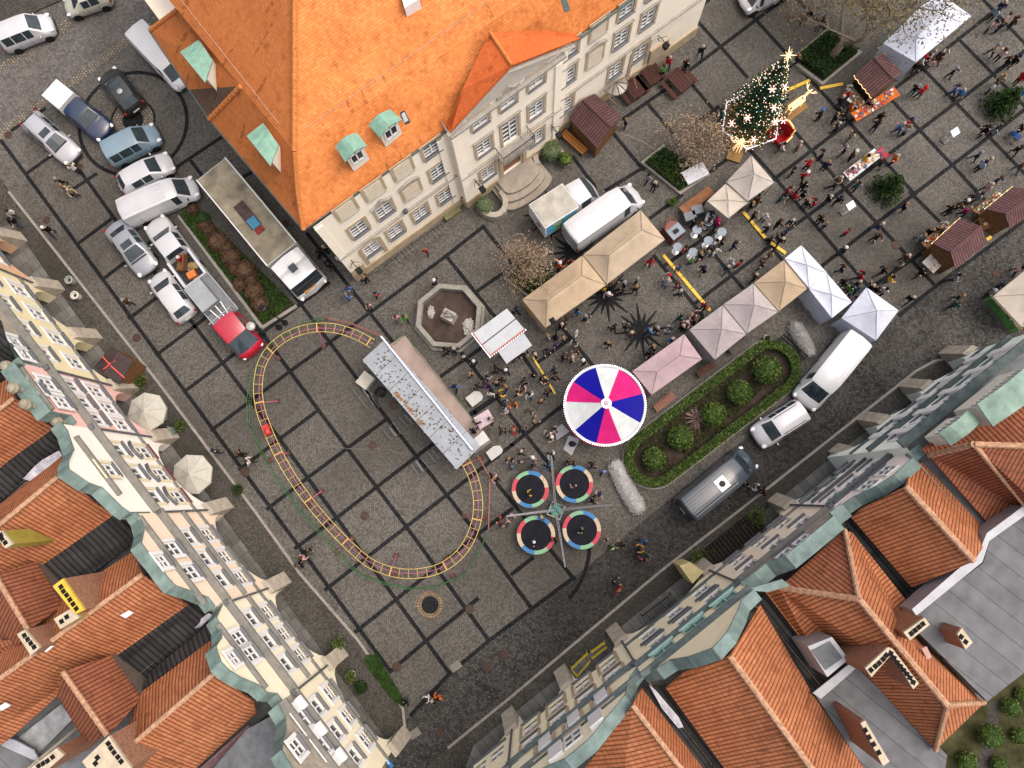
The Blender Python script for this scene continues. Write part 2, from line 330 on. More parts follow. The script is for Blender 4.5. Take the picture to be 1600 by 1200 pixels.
SEG = '''2,220,610,1049;55,170,177,339;177,339,437,686;437,686,526,809;526,809,703,1053;400,508,497,640;497,640,635,823;635,823,764,1001;297,250,470,475;470,475,605,654;605,654,746,835;746,835,830,950;480,365,612,532;765,741,897,905;712,540,800,652;800,652,860,728;697,400,775,497;755,354,837,460;812,548,837,585;877,510,927,572;895,245,930,292;957,207,1005,265;1012,162,1050,207;1077,127,1122,180;1122,180,1200,265;1062,2,1125,72;1125,72,1167,120;1022,70,1045,92;1172,21,1305,167;1305,167,1430,304;1215,175,1325,300;1325,300,1462,447;1200,265,1312,396;1312,396,1355,445;1392,155,1544,318;1442,107,1600,270;1497,60,1610,175;1537,0,1610,77;1247,0,1300,58;1022,400,1097,492;1082,357,1160,450;1157,327,1225,410;1422,300,1472,350
20,860,20,860;19,203,70,170;41,271,95,233;112,297,150,272;120,382,178,339;160,437,240,375;202,497,304,510;202,497,268,448;245,554,304,510;288,612,470,475;331,672,452,581;375,733,437,686;418,795,498,640;418,795,480,747;437,686,498,640;452,581,514,536;514,536,697,400;697,400,755,354;470,475,514,442;480,747,605,654;462,856,526,809;526,809,650,714;509,921,635,823;650,714,742,643;556,987,616,939;616,939,696,775;616,939,746,835;635,823,696,775;696,775,800,695;610,1049,665,1002;665,1002,729,950;729,950,746,936;642,1117,700,1055;700,1055,764,1001;764,1001,897,902;746,835,800,795;690,587,750,545;730,650,782,615;800,695,877,635;742,645,775,622;842,565,890,530;744,456,790,424;829,950,832,872;800,897,832,872;270,265,345,215;355,290,395,268;304,510,350,473;1037,55,1107,0;1077,110,1200,17;1200,17,1225,0;975,185,1047,135;1085,195,1122,167;947,297,1005,262;1100,275,1200,202;1200,287,1327,191;1327,191,1440,107;1440,107,1575,0;1200,382,1327,290;1327,290,1436,204;1436,204,1600,80;1285,415,1430,302;1430,302,1600,172;1360,450,1455,385;1017,340,1065,305;1037,416,1115,362;1085,475,1200,387;1405,492,1465,445;1465,445,1610,338'''
b = MB(); skip = {(20, 860, 20, 860), (202, 497, 304, 510), (418, 795, 498, 640), (616, 939, 696, 775), (829, 950, 832, 872), (400, 508, 497, 640), }
b2 = MB(); zc = 0.0
for li, line in enumerate(SEG.split('\n')):
    bb = b if li == 0 else b2
    for s in line.split(';'):
        q = tuple(map(int, s.split(',')))
        if q in skip: continue
        zc = (zc+.0007) % .0035
        p, e = P(q[0], q[1], .010+.004*li+zc), P(q[2], q[3], .010+.004*li+zc); d = (e-p).normalized(); n = Vector((-d.y, d.x, 0))*.13
        bb.face([p-n-d*.1, e-n+d*.1, e+n+d*.1, p+n-d*.1])
p, e = P(400, 508, .01), P(497, 640, .01); d = (e-p).normalized(); n = Vector((-d.y, d.x, 0))*.135; b.face([p-n, e-n, e+n, p+n])
struct('paving_stripes', b, STRIPE); struct('paving_cross_stripes', b2, STRIPE)
def ring(name, c, r0, r1, z, mat, n=72, a0=0, a1=2*PI):
    b = MB(); o = P(*c)
    for i in range(n):
        t, u = a0+(a1-a0)*i/n, a0+(a1-a0)*(i+1)/n
        b.face([o+Vector((math.cos(t)*r0, math.sin(t)*r0, z)), o+Vector((math.cos(t)*r1, math.sin(t)*r1, z)), o+Vector((math.cos(u)*r1, math.sin(u)*r1, z)), o+Vector((math.cos(u)*r0, math.sin(u)*r0, z))])
    return struct(name, b, mat)
ring('paving_ring', (208, 193), 3.82, 4.08, .018, STRIPE); ring('paving_inner_ring', (208, 188), 1.5, 1.66, .018, STRIPE); ring('paving_stone_ring', (208, 188), .78, 1.5, .016, EDGE); ring('paving_disc', (208, 188), .0, .78, .020, STRIPE)
ring('drain_stone_ring', (672, 945), .58, .88, .018, cobble_mat('brown_setts', (.2, .14, .09), (.34, .25, .17), (.03, .025, .02), .17, 1.8, 0, (P(672, 945).x-.9, P(672, 945).y-.9))); ring('drain_disc', (672, 945), 0, .56, .019, STRIPE)
ring('paving_arc', (800, 850), 5.0, 5.25, .018, STRIPE, 16, -.75, .1)
def starfig(name, c, r, n=16, r0=.62):
    b = MB(); o = P(*c); o.z = .022
    b.face([o+Vector((math.cos(2*PI*i/24)*r0, math.sin(2*PI*i/24)*r0, 0)) for i in range(24)])
    for i in range(n):
        a = 2*PI*(i+.3)/n; R = r*(.72 if i % 2 else 1)*random.uniform(.9, 1.08); d = Vector((math.cos(a), math.sin(a), 0)); q = Vector((-d.y, d.x, 0))
        o2 = o+Vector((0, 0, .0006*(i+1))); b.face([o2+d*(r0*.7)-q*.15, o2+d*R-q*.035, o2+d*R+q*.035, o2+d*(r0*.7)+q*.15])
    return struct(name, b, STRIPE)
starfig('paving_star', (1001, 517), 1.85); starfig('paving_star', (947, 463), 1.85); starfig('paving_star', (896, 393), 1.85); starfig('paving_star', (857, 333), 1.85)
# manholes
def manhole(u, v, r, label, mat=None):
    o = P(u, v); o.z = .022; b = MB(); b.lathe((0, 0, 0), [(r, -.03), (r, .012), (r*.88, .02), (r*.86, .012), (.02, .012)], 20)
    b.build('manhole_cover', mat or M((.075, .05, .042), .6, .35, 8, .4, metal=.3, name='rusty_iron'), loc=o, label=label, cat='manhole cover', group='manhole covers')
for u, v, r, l in ((582, 696, .29, 'round rusty manhole cover inside the track loop near the white frames'), (570, 806, .29, 'round rusty manhole cover in the lower middle of the track loop'), (614, 633, .3, 'round manhole cover half under the ride station roof'), (214, 528, .3, 'dark round drain cover between the yellow house and the red tow truck'), (734, 952, .3, 'dark round cover on a stripe crossing right of the round drain'), (620, 1042, .3, 'dark round cover beside the green carpet'), (761, 1042, .3, 'upper right grey round cover in the dark street'), (787, 1023, .3, 'rightmost round cover in the dark street'), (687, 1145, .3, 'round cover low in the dark street near the corner house'), (13, 211, .27, 'brown round cover at the left edge by the street'), (383, 737, .34, 'wide round cover by the left kerb next to the white umbrella'), (73, 344, .28, 'brown round cover beside the walker in black at left'), (1400, 383, .3, 'round cover among the market walkers left of the brown stalls'), (1557, 428, .3, 'dark round cover in the road before the cream tent'), (1232, 28, .26, 'round cover left of the big bare tree'), (125, 261, .24, 'small round cover near the silver wagon'), (446, 350, .27, 'dark round cover by the town hall corner and lorry')):
    manhole(u, v, r, l)
# garden behind the right-hand houses
flat('back_garden', [(1380, 1260), (1455, 1165), (1640, 1020), (1700, 1300)], .132, grassm)

for u, v, l in ((712, 1041, 'rounded rectangular cover on the border stripe below the round drain'), (648, 1146, 'pale rectangular cover in the dark street near the corner house')):
    o = P(u, v); o.z = .03; b = MB(); b.box((0, 0, -.02), (.75, .5, .03), .6); b.box((0, 0, .005), (.6, .36, .012), .6); b.lathe((0, 0, .015), [(.1, 0), (.09, .01)], 12); b.build('concrete_cover', M((.2, .19, .17), .8, .2, 5, .2, name='cover_concrete'), loc=o, label=l, cat='cover')
# ---------------- facade tools (house frame: x along the wall, y into the house, z up) ----------------
WM = {}
def window(par, s, z, w, h, yw=0.0, frame=None, nx=2, ny=3, sill=None, sd=.3, lint=None, surround=None, depth=.1, arch=False, blank=False):
    """one window: white frame with its pane and sill"""
    frame = frame or white
    key = (round(w, 2), round(h, 2), nx, ny)
    if key not in WM:
        b = MB(); t = .075 if ny > 2 else .1
        for x in (-w/2+t/2, w/2-t/2): b.box((x, .0, -h/2), (t, .09, h))
        for zz in (-h/2, h/2-t): b.box((0, .001, zz), (w-2*t, .09, t))
        for i in range(1, nx): b.box((-w/2+w*i/nx, -.004, -h/2+t), (.09, .09, h-2*t))
        for j in range(1, ny): b.box((0, .006, -h/2+h*j/ny-.022), (w-2*t, .06, .045 if ny > 2 else .08))
        g = MB(); g.face([(-w/2+.02, .03, -h/2+.02), (w/2-.02, .03, -h/2+.02), (w/2-.02, .03, h/2-.02), (-w/2+.02, .03, h/2-.02)])
        WM[key] = (b.mesh('window'), g.mesh('pane'))
    f = link('window', WM[key][0], frame, par, (s, yw+depth, z)) if not blank else None
    if f is not None: link('pane', WM[key][1], glass, f)
    if surround:
        b = MB(); q = .2; e = .05
        for x in (-w/2-q/2, w/2+q/2): b.box((s+x, yw-e/2-.002, z-h/2-.05), (q, e, h+.1))
        b.box((s, yw-e/2-.003, z+h/2+.05), (w+2*q+.02, e, q)); b.build('window_surround', surround, par)
    if sill is not None:
        k = ('sill', round(w, 2), round(sd, 2), id(sill))
        if k not in WM:
            b = MB(); o = sd*.6; b.slab([(-w/2-.12, -o, 0), (w/2+.12, -o, 0), (w/2+.12, 0, .07), (-w/2-.12, 0, .07)], .08); b.slab([(-w/2, 0, .05), (w/2, 0, .05), (w/2, .19, .09), (-w/2, .19, .09)], .03); WM[k] = b.mesh('sill')
        (link('sill', WM[k], None, f, (0, -depth, -h/2-.06)) if f is not None else link('sill', WM[k], None, par, (s, yw, z-h/2-.06)))
        if not WM[k].materials: WM[k].materials.append(sill)
    if lint:
        b = MB(); kind, lm = lint; W = w/2+.22
        if kind == 'flat': b.box((s, yw-.1, z+h/2+.38), (2*W, .2 if w < 1.09 else .12, .1))
        else:
            pts = [(-W, 0), (-W*.55, .06), (0, .42), (W*.55, .06), (W, 0)] if kind == 'tri' else [(-W+2*W*i/8, .34*math.sin(PI*i/8)) for i in range(9)]
            for (x0, a0), (x1, a1) in zip(pts, pts[1:]): b.slab([(s+x0, yw-.16, z+h/2+.4+a0), (s+x1, yw-.16, z+h/2+.4+a1), (s+x1, yw, z+h/2+.46+a1), (s+x0, yw, z+h/2+.46+a0)], .12)
        b.build('window_hood', lm, par)
def wall_mesh(b, s0, s1, z0, z1, holes, y=0.0, depth=.22):
    """a wall with real openings and their reveals"""
    xs = sorted({s0, s1, *[v for h in holes for v in h[:2] if s0 < v < s1]}); zs = sorted({z0, z1, *[v for h in holes for v in h[2:] if z0 < v < z1]})
    for a, c in zip(xs, xs[1:]):
        for p, q in zip(zs, zs[1:]):
            mx, mz = (a+c)/2, (p+q)/2
            if any(h[0] < mx < h[1] and h[2] < mz < h[3] for h in holes): continue
            b.face([(a, y, p), (c, y, p), (c, y, q), (a, y, q)])
    for h in holes:
        a, c, p, q = h
        b.face([(a, y, p), (a, y, q), (a, y+depth, q), (a, y+depth, p)]); b.face([(c, y, p), (c, y+depth, p), (c, y+depth, q), (c, y, q)])
        b.face([(a, y, p), (a, y+depth, p), (c, y+depth, p), (c, y, p)]); b.face([(a, y, q), (c, y, q), (c, y+depth, q), (a, y+depth, q)])
def arcade(b, s0, s1, ztop, bays, zs=2.2, y=0.0, th=.7, pier=.42, rise=None):
    """ground-floor wall with arched openings"""
    W = (s1-s0)/bays; K = 12
    for k in range(bays):
        a, c = s0+k*W+pier, s0+(k+1)*W-pier; r = (c-a)/2; m = (a+c)/2; R = ztop-zs-.35
        b.face([(s0+k*W, y, 0), (a, y, 0), (a, y, ztop), (s0+k*W, y, ztop)]); b.face([(c, y, 0), (s0+(k+1)*W, y, 0), (s0+(k+1)*W, y, ztop), (c, y, ztop)])
        pts = [(m-r*math.cos(PI*i/K), zs+R*math.sin(PI*i/K)) for i in range(K+1)]
        for (x0, z0), (x1, z1) in zip(pts, pts[1:]):
            b.face([(x0, y, z0), (x1, y, z1), (x1, y, ztop), (x0, y, ztop)]); b.face([(x0, y, z0), (x0, y+th, z0), (x1, y+th, z1), (x1, y, z1)])
        for x in (a, c): b.face([(x, y, 0), (x, y+th, 0), (x, y+th, zs), (x, y, zs)])
def gable(house, pts, base, mat, capm, y0=0.0, y1=.4, cap=.12, out=.12):
    """shaped gable above the cornice: pts = (s, z) outline; with a metal coping as a part"""
    pts = sorted(pts); b = MB()
    for (x0, z0), (x1, z1) in zip(pts, pts[1:]):
        if x1-x0 < .01: continue
        b.face([(x0, y0, base), (x1, y0, base), (x1, y0, z1), (x0, y0, z0)]); b.face([(x1, y1, base), (x0, y1, base), (x0, y1, z0), (x1, y1, z1)])
    for x, z in (pts[0], pts[-1]): b.face([(x, y0, base), (x, y0, z), (x, y1, z), (x, y1, base)])
    b.build('gable', mat, house)
    b = MB()
    for (x0, z0), (x1, z1) in zip(pts, pts[1:]):
        b.slab([(x0-.02, y0-out, z0+.02), (x1+.02, y0-out, z1+.02), (x1+.02, y1+.1, z1+.06), (x0-.02, y1+.1, z0+.06)], cap)
    b.build('coping', capm, house)
def ledge(b, s0, s1, z, d=.4, h=.16, y=0.0, slope=.12):
    b.slab([(s0, y-d, z), (s1, y-d, z), (s1, y+.0, z+slope), (s0, y+.0, z+slope)], h)
def pipe(house, s, z0, z1, y=-.1, m=None, r=.065):
    b = MB(); b.tube([(s, y, z0), (s, y, z1)], r, 8); b.box((s, y-.02, z1), (.3, .3, .3)); b.build('drainpipe', m or lead, house)
def buttress(house, s, w, d, h, mat, wall, z1=None):
    b = MB(); b.slab([(s-w/2, -.02, h), (s+w/2, -.02, h), (s+w/2, -.25, h), (s-w/2, -.25, h)], .02)
    x0, x1 = s-w/2, s+w/2
    v = [(x0, -d, 0), (x1, -d, 0), (x1, 0, 0), (x0, 0, 0), (x0, -.22, h), (x1, -.22, h), (x1, 0, h+.25), (x0, 0, h+.25)]
    b.add(v, [(0, 1, 5, 4), (1, 2, 6, 5), (3, 0, 4, 7), (4, 5, 6, 7)]); b.build('buttress', mat, house)
HOUSES = {}; HK = {True: 1.15, False: 1.6}
def roofpoly(house, name, polys, mats, thick=.12, smooth=False):
    """polys: lists of (u, v, z) seen points, given their real heights"""
    b = MB()
    for q in polys:
        m = 0
        if isinstance(q[-1], int): m = q[-1]; q = q[:-1]
        b.slab([P(*p) for p in q], thick, m)
        if 'strip' in name or 'gutter' in name: b.cut()
    if 'strip' in name or 'gutter' in name: return b.buildall(name, mats, house, world=True)
    return b.build(name, mats, house, world=True)
def ridge(house, pts, r=.13, mat=None, name='ridge_tiles'):
    b = MB(); pts = [P(*p) for p in pts]
    for a, c in zip(pts, pts[1:]):
        d = c-a; L = d.length; k = max(1, int(L/.38)); d /= L
        for i in range(k): b.tube([a+d*(L*i/k), a+d*(L*(i+1)/k-.01)], r*.9, 7, r2=r*1.08)
    return b.build(name, mat or ridgem, house, world=True)
def chimney(house, pxs, z0, z1, mat, top, holes, hw=.11):
    """pxs: the four corners of the top seen in the photo"""
    q = [P(u, v, z1) for u, v in pxs]; b = MB(); b.prism([p[:2] for p in q], z0, z1-.18)
    c = b.build('chimney', mat, house, world=True)
    b = MB(); m = sum(q, Vector())/4; k = [m+(p-m)*1.0 for p in q]; b.prism([p[:2] for p in k], z1-.18, z1); t = b.build('chimney_cap', top, None); t.parent = c
    t.data.transform(FR[house.name].inverted())
    b = MB(); e = (q[1]-q[0]); a = math.atan2(e.y, e.x)
    for u, v in holes: p = P(u, v, z1+.012); b.box((p.x, p.y, z1-.01), (hw*2, hw*2, .022), a)
    t = b.build('flue', M((.012, .012, .012), .95, .3, name='soot_and_shade'), None); t.parent = c; t.data.transform(FR[house.name].inverted())  # black plates on the solid cap: soot plus the painted shade inside open flues
    return c
def house(name, label, W, s0, s1):
    o = W.o+W.x*s0
    h = thing(name, label, 'house', (o.x, o.y, 0), W.a, 'gabled townhouses round the square'); return h
def boxwall(hs, L, D, z1, mat, top=None):
    """side and back walls plus a dark ceiling closing the shell"""
    b = MB(); b.face([(0, 0, 0), (0, 0, z1), (0, D, z1), (0, D, 0)]); b.face([(L, 0, 0), (L, D, 0), (L, D, z1), (L, 0, z1)]); b.face([(0, D, 0), (0, D, z1), (L, D, z1), (L, D, 0)])
    b.face([(0, 4.2, 0), (L, 4.2, 0), (L, 4.2, 4.3), (0, 4.2, 4.3)]); b.face([(0, .05, 4.3), (L, .05, 4.3), (L, 4.2, 4.3), (0, 4.2, 4.3)])
    b.build('side_walls', mat, hs); b = MB(); b.face([(0, .05, z1-.9), (L, .05, z1-.9), (L, D, z1-.9), (0, D, z1-.9)]); b.build('roof_deck', lead, hs)
btmat = M((.42, .37, .3), .9, .3, 2, .2, name='buttress_stone')
def mkhouse(key, label, W, s0, s1, wallc, rows, gpx, zc, ledges, cap=copper, bays=2, wallname='plaster', zarc=4.2, D=16, surround=None, lint=None, sillm=None, gy=None, ledgec=None, capd=.12, btm=None, zspring=.8, w=None):
    """rows: (z, [window pixels], width, height, options)"""
    wm = M(tuple(min(.9, x*1.07) for x in wallc) if W is not LW else wallc, .85, .07, .8, .08, sc2=12, name=wallname); h = house('townhouse', label, W, s0, s1); L = s1-s0; HOUSES[key] = (h, W, s0, s1)
    holes = []; wins = []
    for r in rows:
        z, pp, ww, hh = r[:4]; hh *= HK[W is LW]; opt = dict(r[4]) if len(r) > 4 else {}
        ss = [(W.sz(u, v, .2)[0]-s0) for u, v in pp]
        if opt.pop('even', True) and len(ss) > 2:   # even spacing like a real facade
            o = sorted(ss); n = len(o)-1; ss = [o[0]+(o[-1]-o[0])*i/n for i in range(n+1)]
        for s in ss:
            wins.append((s, z, ww, hh, opt))
            if z+hh/2 < zc: holes.append((s-ww/2, s+ww/2, z-hh/2, z+hh/2))
    b = MB(); wall_mesh(b, 0, L, zarc, zc, holes); arcade(b, 0, L, zarc, bays, zs=zspring); b.build('facade', wm, h)
    for s, z, ww, hh, o in wins:
        up = z+hh/2 >= zc
        window(h, s, z, ww, hh, yw=-.12 if up else 0, depth=.07 if up else .1, sill=o.get('sill', sillm or slate), sd=o.get('sd', .3)*(.75 if W is LW else .5), surround=o.get('surround', surround), lint=o.get('lint', lint), nx=o.get('nx', 2), ny=o.get('ny', 2), frame=o.get('frame'))
    boxwall(h, L, D, zc, wm)
    b = MB()
    for l in ledges: b.cut(); ledge(b, l[1] if len(l) > 2 else -.02, l[2] if len(l) > 2 else L+.02, l[0], l[3] if len(l) > 3 else ((.4 if W is LW else .27) if l[0] > 5 else .1))
    b.buildall('cornice', ledgec or sgrey, h)
    if gpx:
        pts = [(W.sz(u, v)[0]-s0, W.sz(u, v)[1]) for u, v in gpx] if gy is None else gy
        pts = [(min(max(x, 0), L), max(z, zc+.1)) for x, z in pts]; pts = sorted(pts)
        if pts[0][0] > .02: pts.insert(0, (0, pts[0][1]))
        if pts[-1][0] < L-.02: pts.append((L, pts[-1][1]))
        gable(h, pts, zc, wm, cap, out=capd)
    for k in range(bays):
        if k == 0 and btm == 'skip0': continue
        buttress(h, L*k/bays+.02, .9, .8, 2.5, btmat, W)
    return h
# ---------------- left row of townhouses ----------------
LW = Wall((620, 1150), (100, 477)); RW = Wall((1304, 720), (809, 1119)); R5 = Wall((1505, 545), (1296, 711))
blind = M((.16, .03, .035), .6, .1, name='red_sill'); stonelt = M((.52, .47, .38), .85, .15, 2, .1, name='pale_stone'); cream2 = M((.68, .60, .42), .8, .08, name='cream_surround')
redsill = {'sill': blind}
hB = mkhouse('B', 'pale yellow house with a copper-capped gable, next to the dark stall with red lines', LW, 29.45, 38.6, (.74, .66, .42), [
    (5.1, [(37, 460), (66, 495), (93, 535), (122, 572)], 1.0, 1.5, dict(sd=.5, lint=None)), (8.3, [(-13, 440), (13, 477), (41, 516), (70, 556)], .95, 1.35, dict(sd=.42)), (10.95, [(5, 536), (22, 556)], .8, .9, dict(sd=.3))],
    None, 9.6, [(9.55,), (4.05,)], bays=2, surround=white, gy=None)
gable(hB, [(0, 10.3), (.5, 11), (1.1, 10.9), (1.9, 11.4), (2.6, 12.4), (3.3, 13.2), (4.6, 13.9), (5.9, 13.2), (6.6, 12.4), (7.3, 11.4), (8.2, 10.9), (9.15, 10.3)], 9.6, hB.children[0].data.materials[0], copper)
hC = mkhouse('C', 'narrow pink house with flat copper parapet and stone urns between yellow and white houses', LW, 25.0, 29.45, (.74, .47, .42), [
    (5.3, [(157, 617), (173, 642), (192, 667)], .92, 1.5, dict(sd=.45)), (8.15, [(115, 607), (132, 632), (152, 658)], .92, 1.5, dict(sd=.5)), (10.9, [(77, 607), (98, 635)], .85, 1.15, dict(sd=.3, even=False)), (12.35, [(60, 613)], .8, .8, {})],
    [(10, 556), (48, 643)], 9.7, [(9.65,), (4.2,), (12.75, .8, 3.7, .3)], bays=1, surround=white, gy=[(0, 11.5), (.5, 11.5), (.52, 13.3), (3.9, 13.3), (3.92, 12.4), (4.45, 12.4)], capd=.3)
hD = mkhouse('D', 'white house with a volute gable behind the lower white umbrella', LW, 18.85, 25.0, (.84, .79, .71), [
    (5.1, [(227, 710), (255, 744), (282, 779)], .95, 1.45, dict(sd=.4, sill=blind, lint=('seg', slate))), (8.3, [(186, 706), (215, 742), (244, 779)], .95, 1.45, dict(sd=.4, lint=None)), (11.4, [(170, 740)], .85, 1.2, dict(sd=.25))],
    [(240, 812), (200, 803), (188, 795), (155, 763), (136, 757), (103, 735), (104, 720), (112, 705), (102, 675)], 9.75, [(9.7,), (4.3,), (12.2, 1.2, 5.2, .22)], bays=1, surround=cream2)
hE = mkhouse('E', 'peach house with a wavy copper gable, below the white house', LW, 12.45, 18.85, (.80, .65, .50), [
    (4.8, [(330, 837), (352, 869), (385, 902)], .95, 1.5, dict(sd=.4)), (7.9, [(295, 842), (320, 872), (350, 907)], .95, 1.5, dict(sd=.4)), (10.85, [(270, 862), (300, 898)], .9, 1.3, dict(sd=.35, even=False)), (12.9, [(252, 882)], .8, .9, {})],
    [(322, 935), (295, 925), (270, 917), (255, 900), (245, 885), (228, 865), (217, 850), (222, 832), (217, 812)], 9.5, [(9.45,), (6.4, .1, 6.3, .2), (11.9, .3, 6.1, .22), (4.1,)], bays=1, surround=white)
hF = mkhouse('F', 'cream house with narrow S-curved gable between the peach house and the corner house', LW, 6.35, 12.45, (.80, .74, .56), [
    (4.75, [(422, 956), (445, 987), (470, 1022)], .95, 1.5, dict(sd=.4)), (7.85, [(395, 967), (419, 1005), (445, 1039)], .95, 1.5, dict(sd=.4)), (11.0, [(376, 998), (390, 1025)], .85, 1.25, dict(sd=.3, even=False)), (13.1, [(362, 1032)], .75, .85, {})],
    [(430, 1086), (415, 1085), (400, 1072), (375, 1062), (355, 1050), (342, 1037), (334, 1012), (343, 1000), (343, 982), (335, 967), (345, 948)], 9.6, [(9.55,), (6.35, .1, 6.0, .2), (12.1, 1, 5.1, .2), (4.1,)], bays=1, surround=white)
hG = mkhouse('G', 'pale cream corner house at the lower left row end with white pilaster blocks', LW, -.2, 6.35, (.80, .73, .54), [
    (4.7, [(517, 1080), (542, 1116), (572, 1152)], .95, 1.5, dict(sd=.45)), (8.0, [(495, 1104), (522, 1142), (552, 1182)], .95, 1.5, dict(sd=.45)), (10.85, [(471, 1126), (500, 1167)], 1.0, 1.2, dict(sd=.3, even=False)), (13.4, [(460, 1171)], .9, 1.1, {})],
    None, 9.7, [(9.65,), (11.7,), (4.1,)], bays=1, surround=white)
gable(hG, [(0, 12.3), (.8, 12.4), (1.4, 13.3), (1.8, 15), (3.3, 15.4), (4.8, 15), (5.2, 13.6), (5.8, 12.4), (6.55, 12.2)], 9.7, hG.children[0].data.materials[0], copper)
b = MB()
for s in (.75, 2.45, 4.15, 5.85): b.cut(); b.box((s, -.12, 9.95), (.62, .24, 1.7)); b.box((s, -.25, 9.9), (.7, .4, .25))
b.buildall('pilaster', white, hG)
hA = mkhouse('A', 'peach house cut by the left edge of the view, above the yellow house', LW, 38.6, 48, (.68, .42, .27), [(5.1, [(10, 412), (-18, 372)], 1.0, 1.5, dict(sd=.5, even=False))], None, 9.6, [(9.55,)], bays=2, surround=white)
gable(hA, [(0, 10.3), (2, 11.5), (4.7, 14), (7.4, 11.5), (9.4, 10.3)], 9.6, hA.children[0].data.materials[0], copper)
for h_, s, z1 in ((hB, 9.1, 9.4), (hC, 4.4, 9.6), (hD, 6.1, 9.6), (hE, 6.35, 9.3), (hF, 6.05, 9.4), (hG, 6.5, 9.5)): pipe(h_, s, 1.2, z1)
# urns on the pink house
b = MB()
for s in (.35, 1.3, 2.4, 4.1): b.cut(); b.lathe((s, .2, 12.5 if s > 4 else 13.4 if s > .5 else 11.6), [(.16, 0), (.1, .15), (.26, .4), (.3, .62), (.2, .75), (.24, .85), (.05, 1.0)], 10)
b.buildall('urn', M((.3, .27, .2), .9, .3, 3, .3, name='urn_stone'), hC)
# roofs of the left row. z: ridge / lower edge / valley
ZR, ZE, ZV = 13.4, 10.4, 9.7
roofpoly(hB, 'roof', [[(0, 500, 13.2), (-60, 545, 13.2), (-60, 660, ZE), (0, 610, ZE), (36, 585, ZE), (12, 540, 12.5)]], [BITU])
roofpoly(hC, 'roof', [[(22, 622, 12.9), (-60, 685, 12.9), (-60, 782, ZE), (13, 720, ZE), (83, 670, ZE), (55, 645, 11.6)], [(22, 622, 12.9), (-60, 685, 12.9), (-60, 640, 10.6), (8, 590, 10.6), (18, 600, 11.3)]], [PAN])
ridge(hC, [(22, 622, 12.95), (-60, 685, 12.95)])
roofpoly(hD, 'valley_roof', [[(83, 668, ZE), (-60, 776, ZE), (-60, 832, ZV), (0, 785, ZV), (98, 700, ZV), (92, 672, ZE)]], [BITU])
roofpoly(hD, 'roof', [[(90, 745, ZR), (5, 815, ZR), (-60, 868, ZR), (-60, 828, ZE+.2), (0, 788, ZE+.2), (98, 712, ZE+.2)], [(90, 745, ZR), (-60, 868, ZR), (-60, 985, ZE), (62, 886, ZE), (176, 806, ZE), (130, 770, 12.2)]], [PAN])
ridge(hD, [(90, 745, ZR+.05), (5, 815, ZR+.05), (-60, 868, ZR+.05)])
roofpoly(hD, 'lower_roof', [[(176, 806, ZE), (62, 886, ZE), (45, 900, ZE), (75, 935, ZV), (100, 930, ZV), (205, 850, ZV), (213, 832, ZV)]], [BITU])
roofpoly(hE, 'roof', [[(222, 898, ZR), (0, 1060, ZR), (-60, 1104, ZR), (-60, 1060, ZE+.2), (70, 935, ZE+.2), (110, 925, ZE+.2), (207, 862, ZE+.2)], [(222, 898, ZR), (-60, 1104, ZR), (-60, 1210, ZE), (20, 1150, ZE), (100, 1078, ZE), (180, 1026, ZE), (294, 945, ZE), (255, 922, 12.2)]], [PAN])
ridge(hE, [(222, 898, ZR+.05), (0, 1060, ZR+.05), (-60, 1104, ZR+.05)])
roofpoly(hE, 'valley_roof', [[(294, 945, ZE), (180, 1026, ZE), (217, 1072, 9.2), (240, 1055, 9.2), (325, 990, 9.2), (318, 960, 9.8)]], [BITU])
roofpoly(hF, 'valley_roof', [[(326, 975, ZE-.3), (232, 1052, ZE-.3), (222, 1078, ZE+.1), (330, 1000, ZE+.2)]], [BITU])
roofpoly(hF, 'roof', [[(335, 1052, ZR), (200, 1169, ZR), (190, 1156, 12.4), (222, 1080, ZE+.3), (330, 1000, ZE+.3)], [(335, 1052, ZR), (200, 1169, ZR), (215, 1260, ZE-.6), (290, 1215, ZE-.6), (400, 1115, ZE-.6), (395, 1095, 11)]], [PAN])
ridge(hF, [(335, 1052, ZR+.05), (200, 1169, ZR+.05)])
# snow line strips lying in the valleys
snow = M((.5, .5, .56), .7, .4, 3, .3, name='frost')
for h_, q in ((hD, [(48, 752, 9.9), (36, 748, 9.9), (60, 722, 9.9), (92, 704, 9.9), (97, 712, 9.9), (75, 730, 9.9)]), (hE, [(281, 997, 9.4), (290, 984, 9.4), (326, 958, 9.9), (334, 962, 9.9), (310, 982, 9.5)])):
    roofpoly(h_, 'frost_strip', [q], [snow], .03)
# cross roofs, chimneys and skylights behind the left row
def crossroof(h_, e1, e2, r1, r2, ze, zr, mats=None, hip=None):
    """gable roof: e1, e2 the two eave lines (a-b), r1-r2 the ridge"""
    roofpoly(h_, 'cross_roof', [[(*r1, zr), (*r2, zr), (*e1[1], ze), (*e1[0], ze)], [(*r1, zr), (*r2, zr), (*e2[1], ze), (*e2[0], ze)]], mats or [PAN2])
    ridge(h_, [(*r1, zr+.05), (*r2, zr+.05)])
    b = MB(); mm = M((.16, .13, .11), .9, .2, name='dark_plaster')
    pts = [P(*e1[0], ze-.1), P(*e1[1], ze-.1), P(*e2[1], ze-.1), P(*e2[0], ze-.1)]; b.prism([p[:2] for p in pts], 4.4, ze-.12)
    for r, a, c in ((r1, e1[0], e2[0]), (r2, e1[1], e2[1])): b.face([P(*a, ze-.1), P(*c, ze-.1), P(*r, zr-.1)])
    b.build('cross_wing', mm, h_, world=True)
crossroof(hE, ((172, 1024), (220, 1092)), ((89, 1086), (133, 1160)), (98, 1050), (168, 1150), 11.0, 14.2)
crossroof(hD, ((55, 878), (97, 946)), ((-30, 960), (20, 1020)), (-8, 898), (44, 985), 11.0, 13.6)
